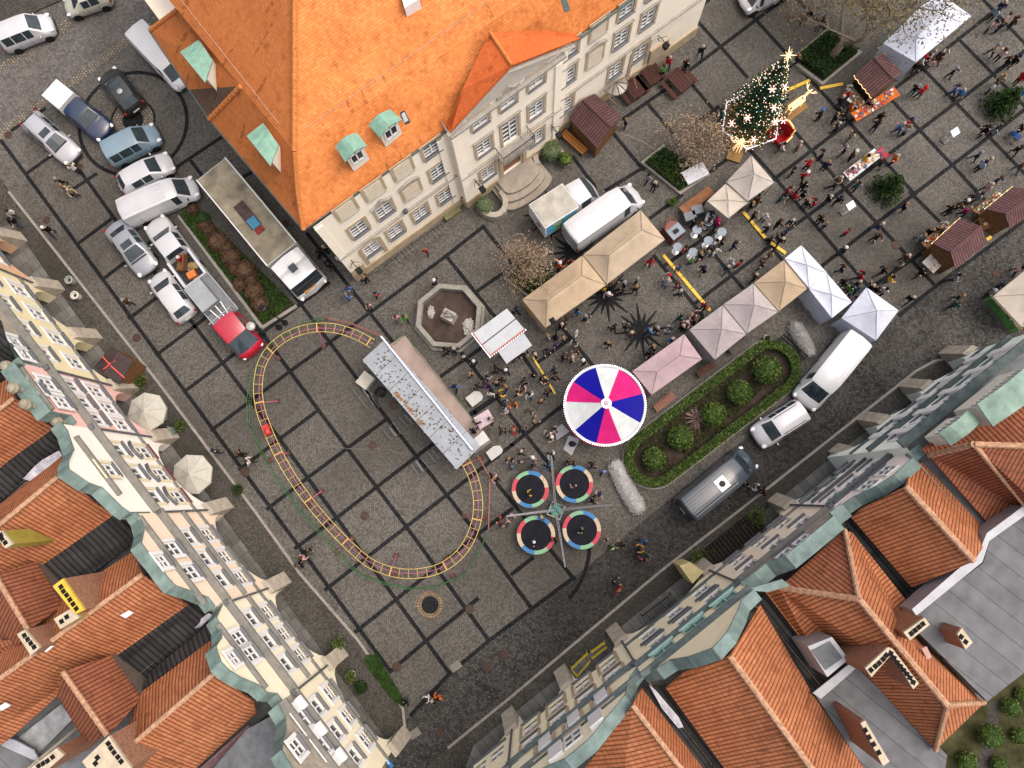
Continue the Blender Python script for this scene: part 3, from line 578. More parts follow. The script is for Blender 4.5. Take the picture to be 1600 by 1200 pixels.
roofpoly(hE, 'back_roof', [[(0, 1000, 11.6), (30, 1000, 11.6), (48, 1025, 10.6), (-20, 1060, 10.6), (-40, 1030, 11.6)]], [PAN2])
roofpoly(hE, 'glass_roof', [[(96, 1100, 9.2), (112, 1125, 9.2), (60, 1178, 8.6), (20, 1160, 8.6), (50, 1135, 8.8)]], [M((.3, .32, .33), .6, .4, 1.5, .2, name='grey_sheet')])
roofpoly(hE, 'yard_roof', [[(-40, 1148, 8.9), (20, 1150, 8.9), (55, 1172, 8.9), (60, 1215, 8.9), (-40, 1215, 8.9)]], [flatroof]); roofpoly(hE, 'parapet_strip', [[(0, 1150, 9.3), (22, 1156, 9.3), (52, 1172, 9.3), (62, 1190, 9.3), (48, 1186, 9.3), (0, 1164, 9.3)]], [zinc])
yel = M((.62, .42, .06), .8, .2, 2, .2, name='yellow_plaster'); creamp = M((.5, .43, .32), .85, .2, 2, .2, name='cream_cap')
chimney(hE, [(82, 916), (98, 904), (132, 953), (117, 960)], 10, 14.6, brick, yel, [(95, 917), (99, 924), (104, 930), (109, 937), (114, 944), (119, 951)])
chimney(hE, [(84, 967), (112, 950), (124, 965), (94, 983)], 10, 14.4, M((.5, .33, .14), .9, .2, name='tan_render'), creamp, [(96, 971), (104, 964)])
chimney(hE, [(26, 991), (38, 984), (62, 1012), (48, 1024)], 10, 14.6, brick, creamp, [(38, 993), (43, 999), (48, 1005), (53, 1011)])
chimney(hF, [(128, 1190), (170, 1150), (205, 1200), (165, 1240)], 10, 15, brick, creamp, [(152, 1184), (149, 1193), (169, 1162), (173, 1169), (178, 1176), (184, 1183), (189, 1190)])
chimney(hE, [(48, 1200), (88, 1169), (100, 1180), (60, 1215)], 9, 13.6, brick, creamp, [(60, 1197), (67, 1193), (74, 1189), (82, 1183)])
chimney(hD, [(-8, 836), (2, 829), (20, 850), (8, 857)], 10, 14.6, M((.36, .3, .06), .9, .2, name='ochre_render'), creamp, [(1, 836), (3, 842), (8, 848)])
sky_m = M((.62, .68, .7), .15, .1, name='skylight_glass')
def skylight(h_, q, z, lift=.12):
    b = MB(); b.slab([P(u, v, z+lift+dz) for u, v, dz in q], .12); s = b.build('skylight', sky_m, h_, world=True); return s
skylight(hE, [(187, 961, .25), (198, 952, .25), (208, 958, 0), (196, 966, 0)], 12.1)
skylight(hE, [(-5, 1106, .25), (7, 1098, .25), (16, 1103, 0), (2, 1111, 0)], 12.1); skylight(hE, [(67, 1015, .1), (74, 1010, .1), (84, 1009, 0), (72, 1019, 0)], 13.3)
# low roof by the corner house
roofpoly(hG, 'roof', [[(440, 1110, 10.6), (385, 1140, 10.6), (300, 1240, 10.6), (420, 1300, 10.6), (520, 1260, 10.6)]], [lead])
roofpoly(hG, 'terrace', [[(390, 1150, 9.2), (350, 1165, 9.2), (305, 1215, 9.2), (400, 1235, 9.2), (418, 1190, 9.2)]], [M((.3, .3, .28), .85, .25, .8, .1, name='terrace_slabs')])
roofpoly(hG, 'terrace_edge', [[(388, 1132, 9.6), (395, 1142, 9.6), (318, 1215, 9.6), (300, 1212, 9.6)]], [M((.2, .12, .13), .7, .2, name='maroon_sheet')])
# ---------------- right row ----------------
slate2 = M((.12, .15, .15), .6, .35, 2.5, .2, name='lead_ledge'); grn = M((.15, .21, .2), .55, .35, 1.6, .2, name='weathered_copper')
hR1 = mkhouse('R1', 'yellow house with mansard-like curved gable and four window rows at the bottom centre', RW, 18.4, 27.0, (.84, .77, .56), [
    (4.6, [(952, 1039), (911, 1070), (872, 1104), (832, 1136)], 1.15, 1.5, dict(sd=.45, surround=tan)), (8.0, [(964, 1060), (920, 1092), (877, 1126), (832, 1159)], 1.15, 1.4, dict(sd=.45, surround=tan)),
    (10.9, [(945, 1100), (900, 1132), (857, 1167)], 1.0, 1.25, dict(sd=.3, surround=tan)), (12.9, [(900, 1157)], 1.1, 1.1, {})],
    [(992, 1055), (985, 1097), (950, 1135), (942, 1150), (925, 1170), (890, 1200)], 9.3, [(9.25,), (12.0,)], cap=grn, ledgec=slate2, bays=2, gy=[(0, 10.4), (.6, 11.0), (1.2, 13.2), (2.6, 14.3), (3.6, 15.2), (5, 15.2), (6, 14.3), (7.4, 13.2), (8, 11), (8.6, 10.4)])
b = MB()
for s in (2.4, 4.2, 6.1): b.cut(); b.box((s, -.1, 9.5), (.75, .22, 1.6))
for s in (3.0, 5.5): b.cut(); b.box((s, -.1, 12.2), (.8, .22, 1.8))
b.buildall('pilaster', white, hR1)
mint = M((.32, .5, .43), .6, .1, name='mint_frame')
hR2 = mkhouse('R2', 'cream house with mint green attic windows between the yellow and peach houses', RW, 11.4, 18.4, (.82, .74, .52), [
    (5.4, [(1097, 927), (1057, 960), (1017, 996)], 1.1, 1.25, dict(sd=.45, lint=('flat', slate))), (8.3, [(1119, 936), (1076, 972), (1034, 1010)], 1.2, 1.25, dict(sd=.45)), (11.2, [(1140, 945), (1095, 984), (1046, 1027)], 1.4, 1.2, dict(frame=mint, sd=.3, sill=mint))],
    [(1015, 1047), (1040, 1050), (1045, 1040), (1077, 1037), (1135, 1012), (1155, 972), (1157, 960), (1180, 925)], 9.9, [(9.85,), (12.3,), (4.1,)], cap=grn, ledgec=slate2, bays=1, surround=None, gy=[(0, 12.9), (.9, 13.2), (1.4, 14.2), (2.6, 15.9), (3.6, 16.4), (4.7, 14.9), (5.4, 13.3), (6.2, 13), (7, 11.4)])
hR3 = mkhouse('R3', 'peach house with copper gable blocks and a hipped roof behind', RW, 4.8, 11.4, (.80, .69, .54), [
    (4.5, [(1219, 821), (1182, 850), (1150, 877)], 1.05, 1.3, dict(sd=.5)), (8.0, [(1254, 820), (1212, 857), (1175, 888)], 1.05, 1.3, dict(sd=.5)), (11.3, [(1257, 850), (1232, 872)], .9, 1.0, dict(even=False))],
    None, 9.6, [(9.55,), (4.1,)], bays=1, gy=None, D=11)
gable(hR3, [(0, 11.4), (.8, 11.4), (1, 12.4), (3.0, 12.5), (4.2, 12.5), (5, 11.2), (5.8, 11.2), (6.6, 10.8)], 9.6, hR3.children[0].data.materials[0], grn, out=.3)
hR4 = mkhouse('R4', 'white house with a stepped copper gable behind the white minivan', RW, -.5, 4.8, (.82, .76, .70), [
    (4.4, [(1321, 736), (1295, 757), (1271, 780)], .95, 1.3, dict(sd=.45, lint=('flat', slate))), (7.9, [(1362, 732), (1335, 752), (1307, 780)], .95, 1.3, dict(sd=.45, lint=('flat', slate))), (11.0, [(1384, 742), (1359, 764)], .9, 1.0, dict(even=False))],
    [(1312, 792), (1330, 790), (1350, 775), (1365, 772), (1375, 767), (1412, 740), (1420, 717), (1445, 700)], 9.2, [(9.15,), (4.1,)], cap=grn, ledgec=slate2, bays=1, gy=[(0, 11.1), (.9, 11.2), (1.3, 12.6), (2.7, 12.9), (3.6, 12.4), (4.4, 11.2), (5.3, 10.8)], D=10.5)
hR5 = mkhouse('R5', 'pale greenish white corner house with grey cornice and large dormers at the right edge', R5, 1.1, 12.0, (.78, .84, .76), [
    (5.4, [(1508, 572), (1487, 593), (1450, 622), (1425, 642), (1398, 664)], 1.05, 1.2, dict(sd=.4, lint=('flat', white), surround=white)), (9.0, [(1547, 573), (1510, 600), (1472, 630), (1433, 662), (1405, 684)], 1.05, 1.1, dict(sd=.4, lint=('flat', white), surround=white))],
    None, 11.6, [(11.5, -.1, 11.0, .5), (7.0,), (4.2,)], bays=3, ledgec=M((.075, .1, .1), .6, .45, 2.2, .3, name='mossy_ledge'), D=9)
b = MB()
for s in (1.2, 3.1, 5.0, 6.9, 8.8): b.cut(); b.box((s+.45, -.08, 4.4), (.5, .16, 7.0))
b.buildall('pilaster', white, hR5)
hR0 = mkhouse('R0', 'cream house sliver at the bottom edge left of the four-row yellow house', RW, 27.0, 34, (.8, .73, .54), [(4.5, [(780, 1179), (752, 1203)], 1.05, 1.4, dict(sd=.45, even=False))], None, 9.6, [(9.55,)], bays=1)
for h_, s, z1 in ((hR1, -.02, 9.2), (hR2, -.02, 9.7), (hR3, 0, 9.4), (hR4, 0, 9.2), (hR0, 0, 9.4)): pipe(h_, s, 1.0, z1)
ZR, ZE = 14.2, 10.6
roofpoly(hR1, 'roof', [[(988, 1102, ZR), (1075, 1215, ZR), (960, 1330, 10.6), (840, 1290, 10.6), (915, 1200, 10.6), (950, 1150, 12)], [(988, 1102, ZR), (1075, 1215, ZR), (1120, 1230, 11), (1098, 1200, 11), (1003, 1075, 11)]], [PAN])
ridge(hR1, [(988, 1102, ZR+.05), (1075, 1215, ZR+.05)])
roofpoly(hR1, 'gutter_roof', [[(1006, 1074, 9.6), (1040, 1072, 9.6), (1150, 1215, 9.6), (1105, 1215, 9.6)]], [BITU]); roofpoly(hR1, 'frost_strip', [[(1014, 1070, 9.9), (1024, 1078, 9.9), (1060, 1120, 9.9), (1068, 1136, 9.9), (1060, 1138, 9.9), (1035, 1108, 9.9)]], [snow], .03)
roofpoly(hR2, 'roof', [[(1140, 1025, ZR), (1200, 1110, ZR), (1278, 1215, ZR), (1150, 1225, 10.4), (1040, 1075, 10.4), (1070, 1050, 11.5)], [(1140, 1025, ZR), (1278, 1215, ZR), (1360, 1215, 10.4), (1270, 1085, 10.4), (1188, 945, 10.4), (1165, 985, 12.2)]], [PAN])
ridge(hR2, [(1140, 1025, ZR+.05), (1278, 1215, ZR+.05)], .16)
roofpoly(hR2, 'gutter_roof', [[(1184, 945, 9.7), (1200, 918, 9.7), (1282, 1040, 9.7), (1320, 1100, 9.7), (1300, 1130, 9.7), (1262, 1085, 9.7)]], [BITU])
roofpoly(hR3, 'front_roof', [[(1218, 918, 11.4), (1320, 828, 11.4), (1342, 936, 14.4)]], [PAN2])
roofpoly(hR3, 'roof', [[(1196, 925, 10.2), (1218, 918, 11.4), (1342, 936, 14.4), (1480, 1102, 14.4), (1462, 1172, 10.6), (1335, 1035, 10.4), (1285, 1042, 10.2)], [(1342, 936, 14.4), (1320, 828, 11.4), (1332, 832, 11.0), (1416, 938, 10.8), (1420, 985, 10.8), (1538, 1098, 10.8), (1480, 1102, 14.4)], [(1480, 1102, 14.4), (1538, 1098, 10.8), (1462, 1172, 10.6)]], [PAN])
ridge(hR3, [(1218, 918, 11.5), (1342, 936, 14.45), (1480, 1102, 14.45)], .16); ridge(hR3, [(1320, 828, 11.5), (1342, 936, 14.45)], .13); ridge(hR3, [(1538, 1098, 10.9), (1480, 1102, 14.45), (1462, 1172, 10.7)], .13)
roofpoly(hR3, 'copper_flat', [[(1163, 922, 12.2), (1222, 905, 12.2), (1235, 915, 12.2), (1200, 925, 12.2)]], [grn])
roofpoly(hR3, 'flat_roof', [[(1275, 1088, 10.3), (1338, 1042, 10.5), (1480, 1180, 10.3), (1475, 1215, 10.3), (1360, 1215, 10.3)]], [flatroof])
roofpoly(hR3, 'parapet_strip', [[(1270, 1083, 10.9), (1330, 1035, 10.9), (1340, 1042, 10.9), (1283, 1092, 10.9)]], [zinc])
roofpoly(hR3, 'roof_box', [[(1262, 1010, 12.4), (1300, 995, 12.4), (1326, 1030, 12.4), (1293, 1058, 12.4)]], [zinc], 2.6); roofpoly(hR3, 'roof_box_top', [[(1268, 1017, 12.46), (1297, 1002, 12.46), (1317, 1028, 12.46), (1290, 1047, 12.46)]], [lead], .03)
chimney(hR3, [(1352, 1044), (1388, 1011), (1395, 1020), (1362, 1058)], 11, 15, brick, creamp, [(1361, 1047), (1368, 1041), (1374, 1036), (1380, 1030), (1385, 1024)])
chimney(hR3, [(1388, 1011), (1395, 1014), (1436, 1068), (1427, 1077)], 11, 15, brick, creamp, [(1392, 1021), (1397, 1028), (1402, 1035), (1407, 1041), (1412, 1047), (1417, 1053), (1422, 1059), (1427, 1066)])
chimney(hR3, [(1412, 988), (1445, 965), (1453, 976), (1422, 1001)], 11, 14.6, brick, creamp, [(1424, 990), (1430, 985), (1436, 980), (1442, 975)])
chimney(hR3, [(1345, 1130), (1352, 1126), (1390, 1190), (1380, 1197)], 10, 14, brick, creamp, [(1352, 1141), (1358, 1152), (1365, 1163), (1373, 1176)])
b = MB(); b.slab([P(1440, 1013, 13.3), P(1448, 1010, 13.3), (P(1456, 1026, 12.6)), P(1450, 1033, 12.6)], .1); b.build('skylight', M((.5, .33, .3), .4, .1, name='pink_frame'), hR3, world=True)
roofpoly(hR4, 'roof', [[(1415, 760, ZR), (1522, 877, ZR), (1425, 918, 10.6), (1330, 808, 10.6), (1345, 795, 11.2)], [(1415, 760, ZR), (1522, 877, ZR), (1548, 836, 10.8), (1442, 722, 10.8), (1425, 735, 12)]], [PAN])
ridge(hR4, [(1415, 760, ZR+.05), (1522, 877, ZR+.05)], .16)
roofpoly(hR4, 'gutter_roof', [[(1316, 805, 9.8), (1334, 806, 9.8), (1430, 920, 9.8), (1418, 940, 9.8), (1330, 835, 9.8)], [(1440, 722, 9.9), (1455, 712, 9.9), (1548, 822, 9.9), (1552, 838, 9.9)]], [BITU])
roofpoly(hR5, 'roof', [[(1522, 694, 15.2), (1700, 700, 15.2), (1700, 560, 12.2), (1585, 600, 12.2), (1440, 702, 12.0), (1452, 712, 12)], [(1522, 694, 15.2), (1452, 712, 12), (1548, 822, 10.9), (1650, 830, 10.9), (1640, 800, 12.2)], [(1522, 694, 15.2), (1700, 700, 15.2), (1700, 860, 12.2), (1600, 792, 12.3)]], [PAN2])
ridge(hR5, [(1452, 712, 12.1), (1522, 694, 15.25), (1700, 700, 15.25)], .15); ridge(hR5, [(1522, 694, 15.25), (1600, 787, 12.4)], .13)
roofpoly(hR4, 'parapet_strip', [[(1600, 790, 12.4), (1542, 833, 12.4), (1530, 862, 12.4), (1490, 895, 12.4), (1425, 952, 12.4), (1432, 962, 12.4), (1535, 878, 12.4), (1546, 845, 12.4), (1640, 778, 12.4)]], [zinc], 1.4)
roofpoly(hR4, 'flat_roof', [[(1640, 770, 11.8), (1548, 842, 11.8), (1536, 880, 11.8), (1424, 965, 11.8), (1432, 985, 11.8), (1543, 1096, 11.8), (1640, 1020, 11.8)]], [flatroof], .5)
roofpoly(hR4, 'back_wing', [[(1640, 775, 11.3), (1552, 846, 11.3), (1540, 884, 11.3), (1430, 968, 11.3), (1436, 985, 11.3), (1543, 1092, 11.3), (1640, 1016, 11.3)]], [M((.3, .28, .25), .9, .1, name='back_render')], 11)
chimney(hR4, [(1496, 991), (1503, 981), (1520, 1004), (1509, 1015)], 11, 13.6, brick, creamp, [(1502, 995), (1509, 1003)])
# dormers on the corner house
def dormer(h_, f0, f1, b1, b0, zt, zb, capm, wallm, n=2, rise=.35):
    """f0-f1 front top edge, b1-b0 back top edge in the photo"""
    q = [P(*p, zt) for p in (f0, f1, b1, b0)]; b = MB(); b.prism([p[:2] for p in q], zb, zt); d = b.build('dormer', wallm, h_, world=True)
    m0, m1 = (q[0]+q[1])/2, (q[2]+q[3])/2; ex = (m0-m1).normalized()*.22; sd_ = (q[1]-q[0]).normalized()*.18
    b = MB(); up = Vector((0, 0, rise))
    for a, c, s_ in ((q[0], q[3], -1), (q[1], q[2], 1)):
        k1 = m0+(a-m0)*.5+up*.8; k2 = m1+(c-m1)*.5+up*.8
        b.slab([m0+ex+up, m1+up, k2, k1+ex], .08); b.slab([k1+ex, k2, c+sd_*s_, a+sd_*s_+ex], .08)
    c_ = b.build('dormer_roof', capm, None); c_.data.transform(FR[h_.name].inverted()); c_.parent = d
    W_ = q[1]-q[0]; L_ = W_.length; W_ /= L_; nn = (q[0]-q[3]).normalized()
    b = MB(); g = MB(); ww = L_/n
    for k in range(n):
        c = q[0]+W_*(ww*(k+.5))+nn*.03; hw = ww*.36; h0, h1 = (zt-1.15), (zt-.2)
        for u0, u1, v0, v1 in ((-hw, -hw+.07, h0, h1), (hw-.07, hw, h0, h1), (-.035, .035, h0, h1), (-hw, hw, h0, h0+.07), (-hw, hw, h1-.07, h1)):
            b.prism([(c+W_*u0)[:2], (c+W_*u1)[:2], (c+W_*u1+nn*.05)[:2], (c+W_*u0+nn*.05)[:2]], v0, v1)
        g.face([(*(c-W_*hw)[:2], h0), (*(c+W_*hw)[:2], h0), (*(c+W_*hw)[:2], h1), (*(c-W_*hw)[:2], h1)])
    for nm, mm, mt in (('dormer_frame', b, white), ('pane', g, glass)):
        o = mm.build(nm, mt, None); o.data.transform(FR[h_.name].inverted()); o.parent = d
    return d
dw = M((.66, .64, .55), .8, .1, name='dormer_plaster'); dcap = M((.22, .32, .27), .6, .4, 1.2, .2, name='dormer_copper')
dormer(hR5, (1476, 678), (1513, 648), (1528, 662), (1490, 693), 13.9, 11.8, dcap, dw)
dormer(hR5, (1536, 633), (1612, 573), (1640, 600), (1556, 663), 14.6, 11.8, dcap, dw, 4)
# ---------------- town hall ----------------
TW = Wall((557, 437), (1027, 96)); L = 30.0; ZT = 11.05
tplas = M((.82, .75, .62), .85, .07, .7, .08, sc2=10, name='cream_render'); tstone = M((.5, .4, .27), .85, .2, 1.5, .15, name='sandstone'); hood = M((.36, .34, .3), .8, .25, 2, .2, name='hood_stone')
th = thing('town_hall', 'large cream town hall with bright orange mansard roof and pedimented front', 'town hall', (TW.o.x, TW.o.y, 0), TW.a)
RS0, RS1, RY = 9.3, 17.25, -.45
b = MB(); wins = []; holes = []; rh = []
BOT, MID, UP = 3.15, 7.1, 10.35
for s in (2.1, 4.05, 6.1, 8.15):
    wins += [(s, BOT, 0, 'b'), (s, MID, 0, 'm' if s != 6.1 else 'x'), (s, UP, 0, 'u' if s == 8.15 else 'y')]
for s in (18.2, 20.3, 22.4, 24.5): wins += [(s, BOT+.3, 0, 'b' if s != 20.3 else 'z'), (s, MID+.2, 0, 'm' if s != 20.3 else 'x'), (s, UP, 0, 'u' if s != 20.3 else 'y')]
for s in (11.35, 13.35, 15.4): wins += [(s, BOT, RY, 'b' if s != 13.35 else '-'), (s, MID, RY, 'm' if s != 13.35 else '-'), (s, UP+.35, RY, 'u')]
for s, z, y, k in wins:
    hh = 1.7 if k != 'u' and k != 'y' else 1.5
    if k in 'bmu': (rh if y else holes).append((s-.55, s+.55, z-hh/2, z+hh/2))
wall_mesh(b, 0, RS0, 0, ZT, holes); wall_mesh(b, RS1, L, 0, ZT, holes)
door = (12.55, 14.15, .9, 3.7); bal = (12.75, 13.95, 5.3, 8.1)
wall_mesh(b, RS0, RS1, 0, ZT+.75, rh+[door, bal], y=RY)
for s in (RS0, RS1): b.face([(s, RY, 0), (s, RY, ZT+.75), (s, .6, ZT+.75), (s, .6, ZT-.2), (s, 0, ZT-.2), (s, 0, 0)])
D = 26
b.face([(0, 0, 0), (0, 0, ZT), (0, D, ZT), (0, D, 0)]); b.face([(L, 0, 0), (L, D, 0), (L, D, ZT), (L, 0, ZT)]); b.face([(0, .3, ZT-.2), (L, .3, ZT-.2), (L, D, ZT-.2), (0, D, ZT-.2)])
b.build('facade', tplas, th)
for s, z, y, k in wins:
    if k in 'bmu':
        window(th, s, z, 1.1, 1.7 if k != 'u' else 1.5, yw=y, nx=2, ny=4, sill=slate, sd=.22, surround=tstone if not (k == 'b' and s == 2.1) else None, lint=(('tri' if (s, k) in ((4.05, 'm'), (13.35, 'u')) else 'flat', hood) if (k == 'm' and s not in (2.1, 8.15)) or (k == 'u' and y and s == 13.35) else None))
    elif k in 'xy':
        b = MB(); b.box((s, y-.03, z-.85), (1.1, .05, 1.6)); b.build('blank_panel', M((.62, .54, .42), .85, .1, name='panel_render'), th); window(th, s, z, 1.1, 1.6, yw=y, sill=hood, surround=tstone, blank=True, sd=.2, lint=('seg', hood) if k == 'x' else None)
# arched ground-floor surround at the corner, plinth, string course, corner quoins
b = MB()
for s in (2.1, 24.5):
    b.cut()
    for i in range(8):
        a0, a1 = PI*i/8, PI*(i+1)/8
        b.add([(s+math.cos(t)*r, yy, 4.0+math.sin(t)*r*.55) for yy in (-.07, 0) for t, r in ((a0, .6), (a0, .88), (a1, .88), (a1, .6))], [(0, 1, 2, 3), (0, 4, 5, 1), (1, 5, 6, 2), (2, 6, 7, 3), (3, 7, 4, 0)])
    for x in (-.75, .75): b.box((s+x, -.035, 1.2), (.28, .07, 2.85))
b.buildall('arched_surround', tstone, th)
b = MB(); b.box((RS0/2, -.06, 0), (RS0+.1, .12, 1.1)); b.box(((RS1+L)/2, -.06, 0), (L-RS1, .12, 1.1)); b.box(((RS0+12.4)/2, RY-.06, 0), (12.4-RS0+.1, .12, 1.1)); b.box(((RS1+14.3)/2, RY-.06, 0), (RS1-14.3+.1, .12, 1.1)); b.box((RS0-.06, RY/2, 0), (.12, -RY, 1.1)); b.build('plinth', tstone, th)
b = MB(); ledge(b, -.05, RS0, 5.0, .16, .12, 0, .04); b.cut(); ledge(b, RS1, L, 5.0, .16, .12, 0, .04); b.cut(); ledge(b, RS0-.1, 12.6, 5.0, .16, .12, RY, .04); b.cut(); ledge(b, 14.1, RS1+.1, 5.0, .16, .12, RY, .04)
b.cut(); ledge(b, RS0-.1, RS1+.1, ZT+.45, .3, .2, RY, .06); b.buildall('string_course', hood, th)
b = MB()
for s, y in ((RS0+.25, RY), (RS1-.25, RY), (.25, 0), (RS0-.5, 0), (RS1+.5, 0)): b.cut(); b.box((s, y-.05, 1.1), (.5, .1, ZT-1.5))
b.buildall('pilaster', M((.85, .78, .65), .85, .05, name='light_render'), th)
b = MB(); b.box((26.3, -.08, 0), (1.6, .16, 2.6)); b.cut(); b.box((.5, -.12, 1.1), (1.0, .1, 1.1)); b.buildall('corner_stone', tstone, th)
# door, balcony door, balcony, steps
b = MB(); b.box((13.35, RY+.2, .9), (1.55, .08, 2.8)); d_ = b.build('door', M((.22, .08, .025), .5, .25, 4, name='varnished_door'), th)
b = MB(); b.box((13.22, RY+.14, 1.9), (.04, .06, .25)); b.build('handle', steel, d_)
b = MB(); [(b.cut(), b.box((13.35+x, RY-.06, .9), (.3, .14, 2.9))) for x in (-.98, .98)]; b.cut(); b.box((13.35, RY-.08, 3.75), (2.3, .2, .35)); b.buildall('door_surround', tstone, th)
window(th, 13.35, 6.7, 1.2, 2.8, yw=RY, nx=2, ny=5, surround=tstone, lint=('flat', hood))
b = MB(); b.box((13.35, RY-.45, 4.75), (2.5, .95, .18)); bl = b.build('balcony', hood, th)
b = MB()
for i in range(25): x = 12.15+i*.1; b.tube([(x, RY-.9, 4.93), (x, RY-1.03, 5.3), (x, RY-.9, 5.85)], .014, 4)
for s in (12.12, 14.58):
    for i in range(5): b.tube([(s, RY-.15-i*.18, 4.93), (s, RY-.15-i*.18, 5.85)], .014, 4)
b.tube([(12.12, RY, 5.87), (12.12, RY-.9, 5.87), (14.58, RY-.9, 5.87), (14.58, RY, 5.87)], .03, 5); b.build('railing', black, bl)
b = MB()
for k, (w_, dd, z) in enumerate(((2.9, 1.6, .9), (3.4, 2.05, .6), (3.9, 2.5, .3))):
    pts = [(13.35-w_/2, RY), (13.35-w_/2, RY-dd+.6)]+[(13.35-math.cos(t)*w_/2, RY-dd+.6-.6*math.sin(t)) for t in [PI*i/10 for i in range(1, 10)]]+[(13.35+w_/2, RY-dd+.6), (13.35+w_/2, RY)]
    b.prism(pts, z-.3 if k < 2 else .01, z)
b.build('steps', M((.34, .3, .25), .85, .2, 2, .2, name='step_stone'), th)
b = MB()
for sg in (-1, 1):
    b.cut(); c = (13.35+sg*2.55, RY-.9); K = 10
    for i in range(K):
        a0, a1 = PI*(1.15*i/K+.9 if sg < 0 else .9-1.0+1.15*i/K-.1), PI*(1.15*(i+1)/K+.9 if sg < 0 else .9-1.0+1.15*(i+1)/K-.1)
        b.prism([(c[0]+math.cos(a0)*.75, c[1]+math.sin(a0)*.9), (c[0]+math.cos(a0)*1.1, c[1]+math.sin(a0)*1.3), (c[0]+math.cos(a1)*1.1, c[1]+math.sin(a1)*1.3), (c[0]+math.cos(a1)*.75, c[1]+math.sin(a1)*.9)], 0, .75)
b.buildall('stair_wing', M((.4, .36, .3), .85, .2, 2, .2, name='wing_stone'), th)
# lamps on brackets
def bracket(par, s, z, y, l=.9):
    b = MB(); b.tube([(s, y, z), (s, y-l*.5, z+.15), (s, y-l, z+.05)], .03, 5)
    for k in (-.35, 0, .35): b.tube([(s, y-.05, z-.3), (s+k, y-l*.6, z-.1+abs(k))], .02, 4)
    br = b.build('lamp_bracket', black, par); b = MB(); b.box((s, y-l, z-.35), (.28, .28, .38), taper=1.3); b.box((s, y-l, z+.04), (.4, .4, .06)); b.build('lantern', black, br)
for s, y, z in ((.55, 0, 3.6), (10.25, RY, 3.6), (16.6, RY, 3.4), (25.9, 0, 4.0)): bracket(th, s, z, y)
b = MB(); b.lathe((5.2, -.12, 5.1), [(.16, 0), (.16, .25), (.1, .3)], 10); b.build('floodlight', slate, th)
# roof
E0, ZB = 11.15, 14.1
Sx = lambda p, q, t: (p[0]+(q[0]-p[0])*t, p[1]+(q[1]-p[1])*t)
e_sw, e_w1, e_w2, e_nw, e_n = (474, 359), (327, 186), (296, 140), (234, 47), (277, 15)
sE = (1100, -86); k_sw = (460, 236); k_n = (276, 14); k_t = (376, 134.6); k_e = (1000, -118)
APX = P(461, -150, 18.7); RE = APX+TW.x*26; 
b = MB()
b.slab([P(*e_sw, E0), P(*sE, E0), P(*k_e, ZB), P(*k_sw, ZB)], .14); s_low = b
b.slab([P(*k_sw, ZB), P(*k_e, ZB), RE, APX], .14)
r1 = b.build('roof', [ORANGE], th, world=True)
ORW = tile_mat('shade_tinted_tiles', (.40, .125, .035), (.52, .18, .055), .18, .16, .35, .28, False)  # same tiles in a duller tone: the west slopes' shade is in the colour
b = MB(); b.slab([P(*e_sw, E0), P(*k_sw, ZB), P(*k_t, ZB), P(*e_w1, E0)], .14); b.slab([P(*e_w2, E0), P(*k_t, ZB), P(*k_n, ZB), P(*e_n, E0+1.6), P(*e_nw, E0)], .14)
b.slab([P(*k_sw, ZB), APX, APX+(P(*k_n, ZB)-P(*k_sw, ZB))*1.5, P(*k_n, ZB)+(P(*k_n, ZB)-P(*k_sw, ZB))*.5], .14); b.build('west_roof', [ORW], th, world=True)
b = MB(); b.slab([P(*e_w1, E0), P(*k_t, ZB), P(*e_w2, E0)], .14); b.build('hip_roof', [BROWNT], th, world=True)
rt = M((.55, .2, .06), .8, .25, 6, .3, name='orange_ridge')
ridge(th, [(*e_sw, E0+.08), (465, 300, 12.6), (*k_sw, ZB+.08)], .14, rt); b = MB(); p0, p1 = P(*k_sw, ZB+.08), APX
for i in range(30): b.tube([p0+(p1-p0)*(i/30), p0+(p1-p0)*((i+.97)/30)], .15, 7, r2=.17)
b.build('ridge_tiles', rt, th, world=True); ridge(th, [(*e_w1, E0+.08), (*k_t, ZB+.06)], .14, rt); ridge(th, [(*e_nw, E0+.08), (*e_n, E0+1.65)], .13, rt)
# snow guards
b = MB()
def guard(p, q, n, dz=.12):
    b.tube([p+Vector((0, 0, dz)), q+Vector((0, 0, dz))], .025, 5)
    for i in range(n+1): c = p+(q-p)*(i/n); b.tube([c, c+Vector((0, 0, dz))], .02, 4)
u1 = (APX-P(*k_sw, ZB)); guard(P(478, 203, ZB+.75), P(780, -8, ZB+.75), 14); guard(P(283, 0, ZB+.8), P(437, 195, ZB+.75), 10); b.build('snow_guard', M((.45, .25, .17), .6, .2, name='guard_metal'), th, world=True)
# gutters
b = MB(); b.tube([P(*e_sw, E0-.1), P(702, 202, E0-.1)], .09, 6); b.cut(); b.tube([P(905, 61, E0-.1), P(*sE, E0-.1)], .09, 6); b.cut(); b.tube([P(*e_sw, E0-.1), P(*e_w1, E0-.1), P(*e_w2, E0-.1), P(*e_nw, E0-.1)], .09, 6); b.buildall('gutter', M((.07, .1, .09), .5, .3, name='dark_gutter'), th, world=True)
